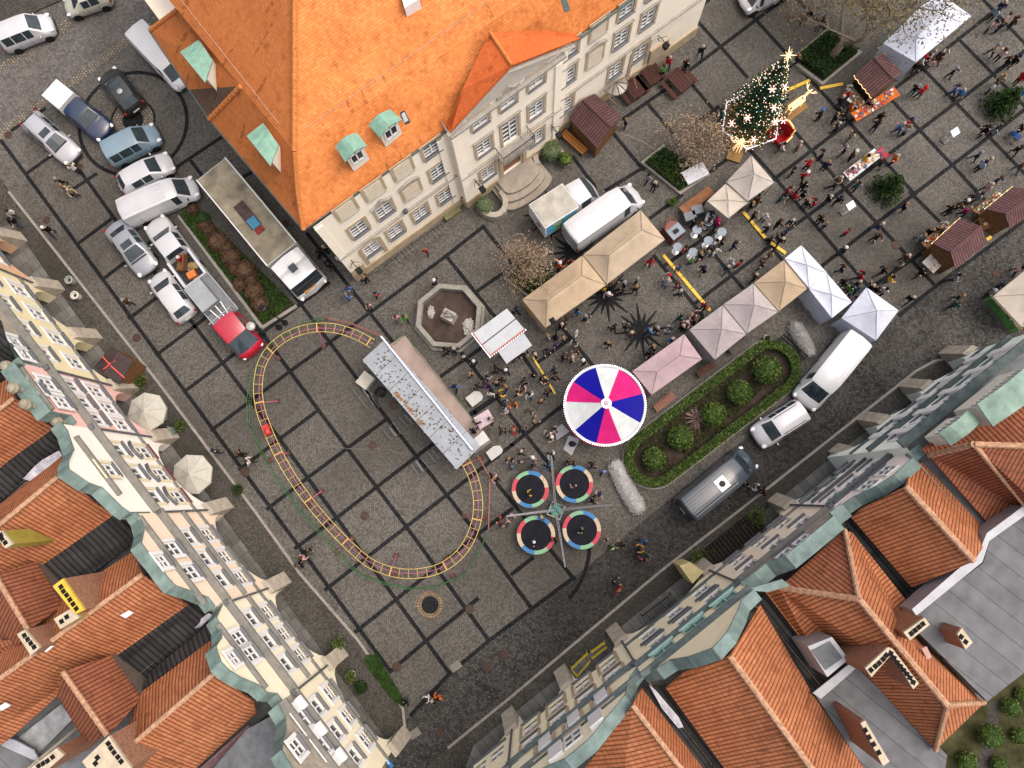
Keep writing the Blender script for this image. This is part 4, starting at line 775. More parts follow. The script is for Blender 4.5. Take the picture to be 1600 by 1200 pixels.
# pediment over the projecting bay
def onw(u, v, y):
    q, z = TW.sz(u, v, y); return TW.o+TW.x*q+TW.y*y+Vector((0, 0, z))
tl, tr, pk, bk = onw(703, 207, -.7), onw(906, 60, -.7), onw(800, 102, -.7), P(765, 50, 14.5)
vL, vR, vL2, vR2 = P(699, 198, 11.5), P(898, 52, 11.9), P(722, 140, 13.3), P(850, 47, 13.3)
b = MB(); b.slab([tl, pk, bk, vL2, vL], .12); b.slab([pk, tr, vR, vR2, bk], .12); b.build('pediment_roof', [ORANGE2], th, world=True); b = MB(); b.tube([pk+Vector((0, 0, .05)), bk+Vector((0, 0, .05))], .1, 7); b.build('ridge_tiles', rt, th, world=True)
W2 = lambda s, y, z: Vector((s, y, z))
b = MB(); b.face([W2(RS0-.1, RY-.03, 11.75), W2(17.9, RY-.03, 11.75), W2(13.45, RY-.03, 13.9)]); 
for (x0, z0), (x1, z1) in (((RS0-.2, 11.75), (13.45, 13.9)), ((13.45, 13.9), (18.0, 11.75))): b.slab([(x0, RY-.22, z0), (x1, RY-.22, z1), (x1, RY, z1), (x0, RY, z0)], .16)
b.build('pediment', M((.6, .56, .48), .85, .1, name='pediment_stone'), th)
# dormers and roof windows of the town hall
gd = M((.2, .36, .28), .55, .2, 3, .15, name='green_copper_sheet'); gd2 = M((.42, .46, .26), .5, .2, 3, .15, name='yellowed_copper_sheet')
dormer(th, (540, 245), (566, 226), (553, 210), (528, 226), 14.0, 11.6, gd, dw, 1, .3); dormer(th, (593, 207), (620, 186), (606, 174), (580, 192), 14.0, 11.6, gd, dw, 1, .3)
dormer(th, (321, 120), (288, 80), (313, 66), (329, 90), 14.2, 11.4, gd, dw, 1, .25); dormer(th, (423, 250), (392, 211), (414, 196), (432, 222), 14.2, 11.4, gd, dw, 1, .25)
for q in ([(624, 176, 14.0), (632, 172, 14.0), (641, 190, 13.2), (633, 194, 13.2)],): b = MB(); b.slab([P(*p) for p in q], .12); f = b.build('skylight', slate, th, world=True); b = MB(); b.slab([P(627, 178, 14.05), P(632, 175, 14.05), P(638, 188, 13.35), P(632, 191, 13.35)], .05); b.build('skylight_pane', sky_m, th, world=True)
b = MB(); b.slab([P(875, -5, 14.6), P(883, -8, 14.6), P(891, 14, 13.6), P(882, 18, 13.6)], .12); b.build('skylight', copper, th, world=True)
b = MB(); b.prism([P(*p, 16)[:2] for p in ((626, -10), (650, -18), (655, -2), (632, 12))], 15.0, 16.0); b.build('roof_hatch', white, th, world=True)
# ---------------- vehicles ----------------
rubber = M((.02, .02, .02), .85, .2, name='rubber'); rim_m = M((.4, .41, .43), .3, .1, metal=.8, name='alloy'); cglass = M((.03, .045, .055), .06, .4, 1.5, name='car_glass')
lampm = M((.75, .77, .8), .15, .05, name='headlight_glass'); tailm = M((.35, .01, .01), .25, .1, name='tail_light'); trim = M((.035, .036, .04), .55, .2, name='black_trim')
def paint(c, r=.28): return M(c, r, .05, 1.0, coat=.5, name='car_paint')
# rows: (x from the nose 0..1, half width, z bottom, belt, top, roof half width, tag) sizes as fractions of half width; z in metres
KIND = {
 'sedan': [(0, .72, .35, .48, .56, .66, ''), (.015, .86, .28, .55, .64, .76, ''), (.07, .97, .22, .64, .75, .82, ''), (.2, 1, .2, .76, .87, .84, ''), (.265, 1, .2, .82, .93, .84, 'W'), (.42, 1, .2, .88, 1.36, .70, ''), (.435, 1, .2, .89, 1.38, .70, 'S'), (.55, 1, .2, .90, 1.41, .71, ''), (.57, 1, .2, .9, 1.41, .71, 'S'), (.70, 1, .2, .9, 1.38, .69, ''), (.735, 1, .22, .92, 1.33, .68, 'R'), (.86, 1, .22, .94, 1.02, .80, ''), (.96, .97, .25, .9, .98, .80, ''), (.99, .9, .3, .78, .88, .74, ''), (1, .8, .36, .6, .7, .68, '')],
 'hatch': [(0, .72, .35, .5, .6, .66, ''), (.015, .87, .28, .58, .68, .76, ''), (.07, .97, .22, .68, .8, .82, ''), (.18, 1, .2, .82, .94, .84, ''), (.235, 1, .2, .88, 1.0, .84, 'W'), (.39, 1, .2, .94, 1.46, .72, ''), (.41, 1, .2, .94, 1.48, .72, 'S'), (.56, 1, .2, .96, 1.52, .73, ''), (.58, 1, .2, .96, 1.52, .73, 'S'), (.76, 1, .2, .98, 1.5, .72, ''), (.86, 1, .22, 1.0, 1.47, .7, 'R'), (.955, .97, .25, 1.0, 1.08, .78, ''), (.985, .93, .3, .82, .92, .76, ''), (1, .84, .36, .6, .7, .7, '')],
 'minivan': [(0, .74, .35, .55, .66, .7, ''), (.015, .88, .28, .66, .78, .78, ''), (.06, .97, .24, .78, .92, .84, ''), (.14, 1, .22, .9, 1.05, .86, ''), (.19, 1, .22, .98, 1.12, .86, 'W'), (.35, 1, .22, 1.04, 1.74, .78, ''), (.37, 1, .22, 1.04, 1.76, .78, 'S'), (.5, 1, .22, 1.05, 1.8, .79, ''), (.52, 1, .22, 1.05, 1.8, .79, 'S'), (.72, 1, .22, 1.06, 1.8, .79, ''), (.74, 1, .22, 1.06, 1.8, .79, 'S'), (.91, 1, .22, 1.06, 1.78, .78, ''), (.95, .99, .24, 1.06, 1.75, .77, 'R'), (.985, .97, .28, 1.02, 1.12, .84, ''), (1, .9, .34, .7, .8, .8, '')],
 'van': [(0, .76, .35, .6, .75, .72, ''), (.012, .9, .28, .78, .92, .8, ''), (.05, .98, .26, .95, 1.08, .84, ''), (.1, 1, .26, 1.08, 1.22, .86, 'W'), (.22, 1, .26, 1.15, 2.28, .78, ''), (.24, 1, .26, 1.15, 2.36, .8, 'S'), (.33, 1, .26, 1.18, 2.46, .84, ''), (.36, 1, .26, 1.7, 2.52, .86, ''), (.6, 1, .26, 1.7, 2.56, .87, ''), (.9, 1, .26, 1.7, 2.54, .87, ''), (.985, .99, .28, 1.65, 2.48, .86, ''), (1, .95, .32, 1.6, 2.38, .84, '')],
 'pickup': [(0, .76, .4, .65, .78, .7, ''), (.015, .9, .34, .76, .88, .8, ''), (.06, .98, .3, .88, 1.0, .84, ''), (.18, 1, .3, .96, 1.1, .86, ''), (.22, 1, .3, 1.0, 1.14, .86, 'W'), (.34, 1, .3, 1.06, 1.72, .74, ''), (.35, 1, .3, 1.06, 1.74, .74, 'S'), (.45, 1, .3, 1.08, 1.77, .75, ''), (.465, 1, .3, 1.08, 1.77, .75, 'S'), (.57, 1, .3, 1.08, 1.75, .74, ''), (.58, 1, .3, 1.08, 1.74, .74, 'R'), (.60, 1, .3, 1.08, 1.2, .8, ''), (.605, 1, .3, .7, .76, .82, ''), (.975, 1, .34, .7, .76, .82, ''), (1, .97, .36, .7, .74, .8, '')],
 'cab': [(0, .8, .4, .9, 1.0, .76, ''), (.02, .94, .36, 1.05, 1.2, .86, ''), (.1, 1, .34, 1.25, 1.4, .9, 'W'), (.42, 1, .34, 1.3, 2.25, .82, ''), (.45, 1, .34, 1.3, 2.3, .82, 'S'), (.85, 1, .34, 1.32, 2.34, .84, ''), (.9, 1, .34, 1.4, 2.34, .86, ''), (1, 1, .34, 1.4, 2.3, .86, '')],
 'lorrycab': [(0, .86, .5, 1.4, 1.5, .8, ''), (.03, .98, .42, 1.55, 1.65, .9, 'W'), (.2, 1, .42, 1.7, 2.9, .88, ''), (.24, 1, .42, 1.7, 2.95, .9, 'S'), (.6, 1, .42, 1.75, 3.05, .92, ''), (.65, 1, .42, 1.9, 3.4, .92, ''), (1, 1, .42, 1.9, 3.75, .92, '')]}
def wheels(par, xs, hw, r=.33, w=.22, dual=False):
    for x in xs:
        for s in (-1, 1):
            k = ('wheel', r, w)
            if k not in WM:
                b = MB(); b.lathe((0, 0, 0), [(r*.6, -w/2), (r*.95, -w/2), (r, -w*.3), (r, w*.3), (r*.95, w/2), (r*.6, w/2)], 20); m = b.mesh('tyre', True); m.transform(Matrix.Rotation(PI/2, 4, 'X')); m.materials.append(rubber)
                b = MB(); b.lathe((0, 0, 0), [(r*.62, -w*.46), (r*.58, -w*.3), (.05, -w*.42), (.05, w*.42), (r*.58, w*.3), (r*.62, w*.46)], 12); q = b.mesh('rim'); q.transform(Matrix.Rotation(PI/2, 4, 'X')); q.materials.append(rim_m); WM[k] = (m, q)
            t = link('wheel', WM[k][0], None, par, (x, s*(hw-w/2+.01), r)); link('rim', WM[k][1], None, t)
def shell(par, L, W, kind, pm, x0=None, ks=1.0, name='body', zk=1.0):
    """lofted bodywork: x0 = nose position; glass areas are parts of their own"""
    st = KIND[kind]; x0 = L/2 if x0 is None else x0; rows = []
    for f, hw, zb, be, to, rw, tg in st:
        zb, be, to = zb*(.9+.1*zk), be*zk, to*zk
        a, r = hw*W/2, rw*W/2; half = [(0, zb), (a*.86, zb), (a, zb+.16), (a, max(zb+.2, be-.14)), (a-.05, be), (r, to-.05), (r-.13, to), (0, to+.03)]
        ring_ = half+[(-y, z) for y, z in half[-2:0:-1]]; out = []
        for y, z in ring_:
            e = (y/(W/2))**2; sh = -.2*e*max(0, 1-f/.28) if f < .3 else .1*e*max(0, (f-.8)/.2); out.append(Vector((x0-f*L+sh*1.0, y, z)))
        rows.append(out)
    n = len(rows[0]); body = MB(); gl = {'W': MB(), 'R': MB(), 'L': MB(), 'Q': MB()}
    def q(tgt, i, j): a, b_ = rows[i], rows[i+1]; tgt.face([a[j], b_[j], b_[(j+1) % n], a[(j+1) % n]][::-1])
    for i in range(len(rows)-1):
        tg = st[i][6]
        for j in range(n):
            if tg == 'W' and j in (6, 7) or tg == 'W' and kind in ('cab', 'lorrycab') and j in (5, 8): q(gl['W'], i, j)
            elif tg == 'R' and j in (6, 7): q(gl['R'], i, j)
            elif tg in ('S',) and j == 4: q(gl['L'], i, j)
            elif tg in ('S',) and j == 9: q(gl['Q'], i, j)
            else: q(body, i, j)
    body.face(rows[0]); body.face(rows[-1][::-1])
    o = body.build(name, pm, par, smooth=False, weld=True)
    me = o.data; me.polygons.foreach_set('use_smooth', [True]*len(me.polygons))
    try: me.set_sharp_from_angle(angle=math.radians(38))
    except Exception: pass
    for k, nm in (('W', 'windscreen'), ('R', 'rear_window'), ('L', 'side_window'), ('Q', 'side_window')):
        if gl[k].f:
            if k in 'LQ' and len(gl[k].f) > 1:
                for f in gl[k].f: g = MB(); g.face([gl[k].v[i] for i in f]); g.build(nm, cglass, o)
            else: gl[k].build(nm, cglass, o, weld=True)
    return o, rows
def mirrors(par, x, hw, z, pm):
    for s in (-1, 1): b = MB(); b.blob((x, s*(hw+.1), z), (.07, .11, .08), 1, 0); b.box((x, s*(hw+.02), z-.03), (.05, .12, .04)); b.build('wing_mirror', pm, par, smooth=True, weld=True)
def lights(par, L, W, zf, zr, x0=None, rl=True, inset=.22):
    x0 = L/2 if x0 is None else x0
    for s in (-1, 1):
        b = MB(); b.blob((x0-inset, s*(W/2-.24), zf), (.2, .15, .09), 2, 0); b.build('headlight', lampm, par, smooth=True)
        if rl: b = MB(); b.blob((x0-L+.1, s*(W/2-.12), zr), (.09, .1, .14), 2, 0); b.build('tail_light', tailm, par, smooth=True)
def place(a, c, z=.7):
    p, q = P(*a, z), P(*c, z); m = (p+q)/2; return (m.x, m.y, 0), math.atan2(q.y-p.y, q.x-p.x), (q-p).length
def car(label, cat, rear, front, kind, col, W=1.8, zr=.85, name='parked_car', roofglass=False, zk=1.0, rails=False, L=None):
    loc, rz, L0 = place(rear, front); L = L or L0
    t = thing(name, label, cat, loc, rz, 'cars and vans parked on the square'); pm = paint(col); o, rows = shell(t, L, W, kind, pm, zk=zk)
    r = .33 if kind != 'van' else .36; wheels(t, (L/2-.19*L if kind != 'van' else L/2-.17*L, -L/2+.2*L), W/2, r)
    mirrors(t, L/2-L*.27 if kind != 'van' else L/2-L*.15, W/2, .98*zk if kind != 'van' else 1.3, pm if kind != 'van' else trim)
    lights(t, L, W, .68*zk if kind in ('sedan', 'hatch') else .85, zr)
    b = MB(); b.box((L/2-.04, 0, .32), (.12, W*.66, .14)); b.build('grille', trim, t); b = MB(); b.box((-L/2-.015, 0, .62), (.02, .5, .11)); b.build('number_plate', white, t)
    b = MB(); b.box((L/2-L*.235, 0, (.95 if kind == 'sedan' else 1.02 if kind == 'hatch' else 1.15)*zk), (.10, W*.68, .035)); b.build('wiper_cowl', trim, t)
    if roofglass: b = MB(); z = {'sedan': 1.43, 'hatch': 1.545, 'minivan': 1.83}[kind]*zk; b.box((L*.0, 0, z-.02), (L*.11, W*.42, .03)); b.build('sunroof', cglass, t)
    if rails:
        for s in (-1, 1): b = MB(); z = {'hatch': 1.54, 'minivan': 1.82, 'sedan': 1.43}[kind]*zk; b.tube([(L*.1, s*W*.33, z-.03), (L*.08, s*W*.33, z+.03), (-L*.33, s*W*.33, z+.03), (-L*.36, s*W*.33, z-.03)], .02, 5); b.build('roof_rail', trim, t)
    if kind in ('van', 'minivan', 'hatch', 'sedan'):
        for x in ((L*.03, -L*.2) if kind != 'van' else (L*.2, -L*.02, -L*.3)):
            for s in (-1, 1): b = MB(); b.box((x, s*(W/2+.001), .4), (.018, .02, (1.2 if kind == 'van' else .5)*zk)); b.build('door_seam', trim, t)
    if kind == 'van':
        for i in range(7): b = MB(); b.box((-L*.17, -W*.3+i*W*.1, 2.56*zk), (L*.6, .035, .022)); b.build('roof_rib', pm, t)
        for s in (-1, 1): b = MB(); b.box((-L*.14, s*(W/2+.002), .55), (L*.62, .03, .09)); b.build('side_strip', trim, t)
    return t, L, pm
WH, SIL = (.55, .56, .59), (.27, .29, .33)
car('small white delivery van on the scalloped paving at the top left edge', 'van', (3, 66), (83, 35), 'minivan', WH, 1.78)[0]
car('silver beige car cut by the top edge above the cobbled street', 'car', (172, -12), (100, 12), 'hatch', (.5, .5, .42), 1.78)
car('long white van half under the town hall eave', 'van', (220, 55), (292, 131), 'van', (.78, .78, .78), 1.95, zk=.8)
t, L, pm = car('black off-road car with a silver spare wheel over the ring paving', 'car', (213, 172), (165, 112), 'hatch', (.025, .023, .02), 1.8, zk=1.05, roofglass=True)
b = MB(); b.lathe((-L*.18, 0, 1.63), [(.2, 0), (.2, .03), (.05, .05)], 16); b.build('silver_emblem', steel, t)
t, L, pm = car('dark blue pickup with a white canopy over its bed', 'pickup truck', (87, 145), (169, 211), 'pickup', (.015, .03, .075), 1.85, name='pickup_truck')
b = MB(); b.box((-L*.30, 0, .75), (L*.36, 1.72, 1.0), taper=.9); b.build('canopy', M((.7, .7, .72), .4, .05, name='canopy_white'), t)
car('silver estate car with a blue sunroof parked beside the left grid stripe', 'car', (45, 184), (116, 247), 'hatch', (.4, .41, .45), 1.75, roofglass=True, rails=True)
car('light blue minivan parked across the ring paving', 'minivan', (168, 247), (248, 206), 'minivan', (.2, .29, .36), 1.8)
car('white hatchback tucked between the light blue minivan and the long white van', 'car', (188, 293), (268, 249), 'hatch', WH, 1.78)
car('long white van behind the pickup, nose towards the lorry', 'van', (198, 339), (308, 290), 'van', WH, 1.85, zk=.8)
car('silver grey saloon with dark sunroof left of the white pickup', 'car', (178, 350), (233, 424), 'sedan', SIL, 1.85, roofglass=True)
car('small white hatchback right of the lone walker, facing the silver saloon', 'car', (294, 497), (243, 428), 'hatch', WH, 1.75)
car('white minivan parked behind the oval garden next to the grey van', 'minivan', (1254, 640), (1180, 687), 'minivan', WH, 1.8, rails=True)
car('white panel van with ribbed roof at the tip of the oval garden', 'van', (1333, 533), (1253, 632), 'van', (.62, .64, .66), 2.0, zk=.95)
t, L, pm = car('long dark grey minibus on the dark street beside the oval garden', 'minibus', (1067, 798), (1172, 712), 'van', (.045, .06, .08), 2.0, name='minibus')
b = MB(); b.box((-L*.02, 0, 2.58), (.8, .9, .12), taper=.92); v = b.build('air_conditioner', white, t); b = MB(); b.lathe((-L*.02, 0, 2.705), [(.2, 0), (.2, .02), (.04, .03)], 16); b.build('fan', trim, v)
car('long white van parked along the big beige tent', 'van', (888, 378), (997, 301), 'van', WH, 2.0, zk=.95)
car('white van cut by the top edge near the bare tree', 'van', (1230, -28), (1158, 6), 'van', WH, 1.9, zk=.75)
# box truck with painted side
loc, rz, L = place((838, 351), (929, 293), 1.0); t = thing('box_truck', 'small white box truck with a blue picture on its side by the black paving star', 'truck', loc, rz, 'cars and vans parked on the square')
shell(t, 2.0, 1.95, 'cab', paint(WH), x0=L/2); wheels(t, (L/2-.7, -L/2+.9), .97); lights(t, 2.0, 1.95, .85, .8, x0=L/2, rl=False); mirrors(t, L/2-.7, 1.0, 1.4, trim)
b = MB(); b.box((-1.0, 0, .62), (L-2.1, 2.0, 1.9)); bx = b.build('cargo_box', M((.72, .74, .75), .5, .08, name='box_white'), t)
b = MB(); b.box((-1.0, 0, 2.525), (L-2.2, 1.9, .03)); b.build('box_roof', M((.42, .40, .35), .8, .25, 1.6, name='dirty_roof'), bx)
def picture(): 
    m, tt, bs = newmat('painted_picture'); n = nd(tt, 'ShaderNodeTexNoise'); n.inputs['Scale'].default_value = 1.3; tc = nd(tt, 'ShaderNodeTexCoord'); tt.links.new(tc.outputs['Object'], n.inputs['Vector'])
    r = nd(tt, 'ShaderNodeValToRGB'); tt.links.new(n.outputs[0], r.inputs[0]); r.color_ramp.interpolation = 'EASE'
    for k, (p_, c_) in enumerate(((.3, (.02, .22, .5)), (.48, (.1, .45, .7)), (.56, (.1, .3, .03)), (.64, (.7, .5, .05)))):
        e = r.color_ramp.elements[k] if k < 2 else r.color_ramp.elements.new(p_); e.position = p_; e.color = (*c_, 1)
    tt.links.new(r.outputs[0], bs.inputs['Base Color']); return m
b = MB(); b.face([(-1.0-(L-2.4)/2, -1.006, .8), (-1.0+(L-2.4)/2, -1.006, .8), (-1.0+(L-2.4)/2, -1.006, 2.4), (-1.0-(L-2.4)/2, -1.006, 2.4)]); b.build('side_picture', picture(), bx)
b = MB(); b.box((-L/2-.02, -.3, 1.5), (.02, .4, .3)); b.build('red_sign', M((.5, .02, .02), .4, .1, name='red_paint'), bx)
# lorry
loc, rz, L = place((342, 276), (488, 452), 1.6); L = 10.4; t = thing('lorry', 'white lorry with a long dirty box body beside the shrub bed and town hall', 'lorry', loc, rz, 'cars and vans parked on the square')
shell(t, 2.3, 2.45, 'lorrycab', paint((.78, .78, .78)), x0=L/2, zk=.86); wheels(t, (L/2-1.2, -L/2+1.6, -L/2+2.7), 1.2, .48, .3); lights(t, 2.3, 2.45, .9, .9, x0=L/2, rl=False, inset=.12); mirrors(t, L/2-.5, 1.25, 2.0, trim)
b = MB(); b.box((-1.2, 0, .85), (L-2.55, 2.5, 2.35)); bx = b.build('cargo_box', M((.6, .6, .57), .6, .12, name='lorry_box'), t)
b = MB(); b.box((-1.2, 0, 3.21), (L-2.7, 2.34, .03)); b.build('box_roof', M((.32, .28, .2), .85, .5, .9, .2, name='mossy_roof'), bx)
for s in (-1, 1): b = MB(); b.box((-1.2, s*1.22, 3.2), (L-2.55, .07, .1)); b.build('roof_rim', white, bx)
b = MB(); b.box((-1.2+.3, -.1, 3.245), (2.1, .8, .05)); b.build('roof_hatch', M((.1, .07, .065), .8, .3, name='brown_hatch'), bx); b = MB(); b.box((-.2, -.1, 3.27), (.8, .62, .06)); b.build('blue_cover', M((.08, .3, .45), .6, .2, name='blue_sheet'), bx); b = MB(); b.box((.45, -.1, 3.27), (.45, .62, .06)); b.build('red_cover', M((.25, .05, .04), .6, .2, name='dull_red'), bx)
b = MB(); b.box((L/2-1.25, 0, 3.2), (.55, .5, .06)); b.build('roof_window', cglass, t); b = MB(); b.box((L/2-.2, 0, 2.2), (.12, 1.7, .22)); b.build('sun_visor', trim, t); b = MB(); b.box((L/2-.1, -.1, 1.3), (.1, .9, .22)); b.build('orange_plate', M((.6, .25, .04), .4, .1, name='orange'), t)
# white pickup with open bed
t, L, pm = car('white pickup loaded with a red-brown bench and wares, tail to the trailer', 'pickup truck', (310, 441), (240, 345), 'pickup', WH, 1.9, name='pickup_truck')
b = MB(); b.box((-L*.295, 0, .765), (L*.37, 1.5, .02)); b.build('bed_liner', trim, t)
for s in (-1, 1): b = MB(); b.box((-L*.295, s*.84, .72), (L*.38, .2, .45)); b.build('bed_side', pm, t)
b = MB(); b.box((-L*.49, 0, .7), (.1, 1.85, .45)); b.build('tailgate', pm, t)
b = MB(); b.box((0, 0, .4), (.7, 1.0, .08)); b.box((.33, 0, .4), (.08, 1.0, .7)); b.box((0, -.5, 0), (.7, .06, .42)); b.box((0, .5, 0), (.7, .06, .42)); p = P(285, 411, 1.2)
b.build('bench', wood, loc=(p.x, p.y, .79), label='small wooden bench lying in the white pickup bed', cat='bench')
p = P(298, 428, 1.2); b = MB(); b.box((0, 0, 0), (.6, .5, .35), .5); b.build('crate', M((.65, .2, .06), .7, .2, name='orange_crate'), loc=(p.x, p.y, .79), label='orange crate at the tail of the white pickup bed', cat='crate')
p = P(300, 414, 1.2); b = MB(); b.blob((0, 0, .2), (.35, .3, .22), 2, .4); b.build('sack', M((.3, .22, .1), .9, .3, name='sackcloth'), loc=(p.x, p.y, .79), label='brown sack between bench and crate in the white pickup bed', cat='sack')
# red tow truck with its tipped load and the flat trailer
loc, rz, L = place((305, 440), (398, 552), .8); t = thing('tow_truck', 'red crew-cab tow truck with a grey flat bed, below the shrub bed', 'truck', loc, rz, 'cars and vans parked on the square')
red = paint((.42, .01, .035)); shell(t, 2.9, 1.95, 'cab', red, x0=L/2, zk=.92); wheels(t, (L/2-.9, -L/2+1.6), .97); lights(t, 2.9, 1.95, .85, .8, x0=L/2, rl=False); mirrors(t, L/2-.95, 1.0, 1.35, trim)
b = MB(); b.box((-1.55, .1, .7), (L-3.2, 2.0, .1)); bd = b.build('flat_bed', M((.22, .23, .25), .5, .25, 2, metal=.3, name='grey_steel'), t)
for s in (-1, 1): b = MB(); b.box((-1.55, .1+s*.98, .8), (L-3.2, .06, .18)); b.build('bed_rail', steel, bd)
b = MB(); b.tube([(L/2-3.1, -.9, .8), (L/2-3.1, -.9, 2.1), (L/2-3.1, .9, 2.1), (L/2-3.1, .9, .8)], .04, 6); b.build('headboard', steel, t)
b = MB(); b.box((-1.9, -.15, .8), (2.1, 1.3, .95)); b.build('metal_case', M((.32, .35, .37), .5, .15, 1.5, metal=.3, name='galvanised'), t)
b = MB()
for k in (-.35, .1, .55): b.tube([(-.75, k, 1.5), (.75, k*.5, .9)], .03, 5)
b.tube([(-.75, -.5, 1.5), (-.75, .65, 1.5)], .03, 5); b.build('loading_frame', steel, t)
# ---------------- planting ----------------
def foliage(b, c, r, n, sz, m=0, shell=.55, flat=1.0):
    for _ in range(n):
        d = Vector((random.gauss(0, 1), random.gauss(0, 1), random.gauss(0, 1))).normalized(); k = random.uniform(shell, 1)*(1+.12*noise.noise(d*2.2+Vector(c)*.3))
        b.leaf((c[0]+d.x*r[0]*k, c[1]+d.y*r[1]*k, max(.03, c[2]+d.z*r[2]*k*flat)), sz*random.uniform(.6, 1.3), m, up=d)
def crownmats(a, c): return [a, c]
def ball_bush(name, label, u, v, rpx, z=None, mats=None, group=None, cat='bush', n=420, sq=.9, grp=None):
    r = rpx/24.0; o = P(u, v, r*.9); o.z = 0; t = thing(name, label, cat, o, 0, group)
    b = MB(); b.blob((0, 0, r*sq), (r*.86, r*.86, r*.86*sq), 3, .12, 3); b.cut
    for _ in range(n):
        d = Vector((random.gauss(0, 1), random.gauss(0, 1), abs(random.gauss(0, .8))-.25)).normalized(); k = random.uniform(.84, 1.03)
        b.leaf((d.x*r*k, d.y*r*k, r*sq+d.z*r*sq*k), .085*random.uniform(.7, 1.4), random.randint(0, 1), up=d*.5)
    b.build('foliage', mats or [dgreen, green], t); b = MB(); b.tube([(0, 0, 0), (0, 0, r*.5)], .05, 6); b.build('stem', wood, t); return t
def hedge_strip(name, label, pts, w, h, mats, closed=False, dens=150, kind=None):
    b = MB(); ps = [P(*p) for p in pts]
    seg = list(zip(ps, ps[1:]+([ps[0]] if closed else [])))[:len(ps) if closed else len(ps)-1]
    L = [];R_ = []
    n = len(ps)
    for i, p in enumerate(ps):
        a = ps[(i-1) % n] if closed or i else p; c = ps[(i+1) % n] if closed or i < n-1 else p; d = (c-a).normalized(); q = Vector((-d.y, d.x, 0))*w/2; L.append(p+q); R_.append(p-q)
    for i in range(len(seg)):
        j = (i+1) % n; z = Vector((0, 0, h-.06)); b.face([L[i], L[j], L[j]+z, L[i]+z]); b.face([R_[j], R_[i], R_[i]+z, R_[j]+z]); b.face([L[i]+z, L[j]+z, R_[j]+z, R_[i]+z])
        k = int((ps[j]-ps[i]).length*dens)
        for _ in range(k):
            f = random.random(); a, c = L[i].lerp(L[j], f), R_[i].lerp(R_[j], f); g = random.uniform(-.04, 1.04); q = a.lerp(c, g); zz = h+random.uniform(-.08, .06) if random.random() < .7 else random.uniform(.05, h)
            if zz < h-.1: q = a if random.random() < .5 else c
            b.leaf((q.x, q.y, zz), .07*random.uniform(.7, 1.5), random.randint(0, 1), up=Vector((0, 0, .7)))
    return b.build(name, mats, label=label, cat='hedge')
# oval garden
A_, B_ = P(1019, 717), P(1203, 577); ax = (B_-A_).normalized(); ay = Vector((-ax.y, ax.x, 0)); R0 = 1.62
def oval(r, n=14, z=0):
    out = [B_+ax*math.cos(t)*r+ay*math.sin(t)*r for t in [-PI/2+PI*i/n for i in range(n+1)]]+[A_+ax*math.cos(t)*r+ay*math.sin(t)*r for t in [PI/2+PI*i/n for i in range(n+1)]]
    return [Vector((p.x, p.y, z)) for p in out]
b = MB(); b.face(oval(R0+.1, z=.03)); struct('garden_soil', b, soil)
b = MB(); q = oval(R0+.42, 20); q2 = oval(R0+.28, 20)
for i in range(len(q)): j = (i+1) % len(q); b.face([(*q[i][:2], .1), (*q[j][:2], .1), (*q2[j][:2], .1), (*q2[i][:2], .1)]); b.face([(*q[i][:2], 0), (*q[j][:2], 0), (*q[j][:2], .1), (*q[i][:2], .1)])
struct('garden_kerb', b, stonek)
def hedge_oval():
    ps = oval(R0-.02, 14); o = MB(); n = len(ps)
    uv = []
    import itertools
    L_ = oval(R0+.28, 14); I_ = oval(R0-.3, 14); h = .6
    for i in range(n):
        j = (i+1) % n
        m = (ps[i]+ps[j])/2
        z = Vector((0, 0, h-.05)); o.face([L_[i], L_[j], L_[j]+z, L_[i]+z]); o.face([I_[j], I_[i], I_[i]+z, I_[j]+z]); o.face([L_[i]+z, L_[j]+z, I_[j]+z, I_[i]+z])
        for _ in range(int((ps[j]-ps[i]).length*420)):
            f, g = random.random(), random.uniform(-.05, 1.05); q = L_[i].lerp(L_[j], f).lerp(I_[i].lerp(I_[j], f), g); o.leaf((q.x, q.y, h+random.uniform(-.08, .07)), .06*random.uniform(.7, 1.6), random.choice((0, 0, 1)), up=Vector((0, 0, .6)))
    return o.build('hedge', [green, lgreen], label='low clipped hedge running round the oval garden', cat='hedge')
hedge_oval()
for k, (u, v, r) in enumerate(((1198, 578, 21), (1155, 613, 18), (1115, 648, 18.5), (1063, 684, 18), (1022, 717, 17))):
    ball_bush('topiary_ball', ('largest green topiary ball at the upper right end of the oval garden', 'second green topiary ball from the upper right end of the oval garden', 'middle green topiary ball of the oval garden, beside dry twigs', 'fourth green topiary ball of the oval garden, in dark shade', 'last green topiary ball at the lower left end of the oval garden')[k], u, v, r+1.5, group='topiary balls in the oval garden', mats=[green, lgreen], n=900)
b = MB(); o = P(1088, 655)
for i in range(90):
    a = random.random()*6.3; d = Vector((math.cos(a), math.sin(a), random.uniform(.05, .5)))*random.uniform(.3, .9); b.tube([(0, 0, .05), d*.6+Vector((0, 0, .2)), d+Vector((0, 0, random.uniform(0, .2)))], .014, 3)
b.build('dry_shrub', M((.3, .2, .18), .9, .3, name='dry_twigs'), loc=o, label='dry reddish leafless shrub among the topiary balls', cat='shrub')
b = MB()
for _ in range(9000):
    t = random.random(); q = A_.lerp(B_, t)+ay*random.uniform(-1.2, 1.2)+ax*random.uniform(-.8, .8)
    if noise.noise(q*.9) > -.22: b.leaf((q.x, q.y, random.uniform(.04, .16)), .095, random.randint(0, 1), up=Vector((0, 0, 1)))
o = b.build('ground_cover', [M((.035, .045, .018), .9, .4, name='low_plants'), M((.06, .05, .03), .9, .4, name='dead_leaves')], kind='stuff')
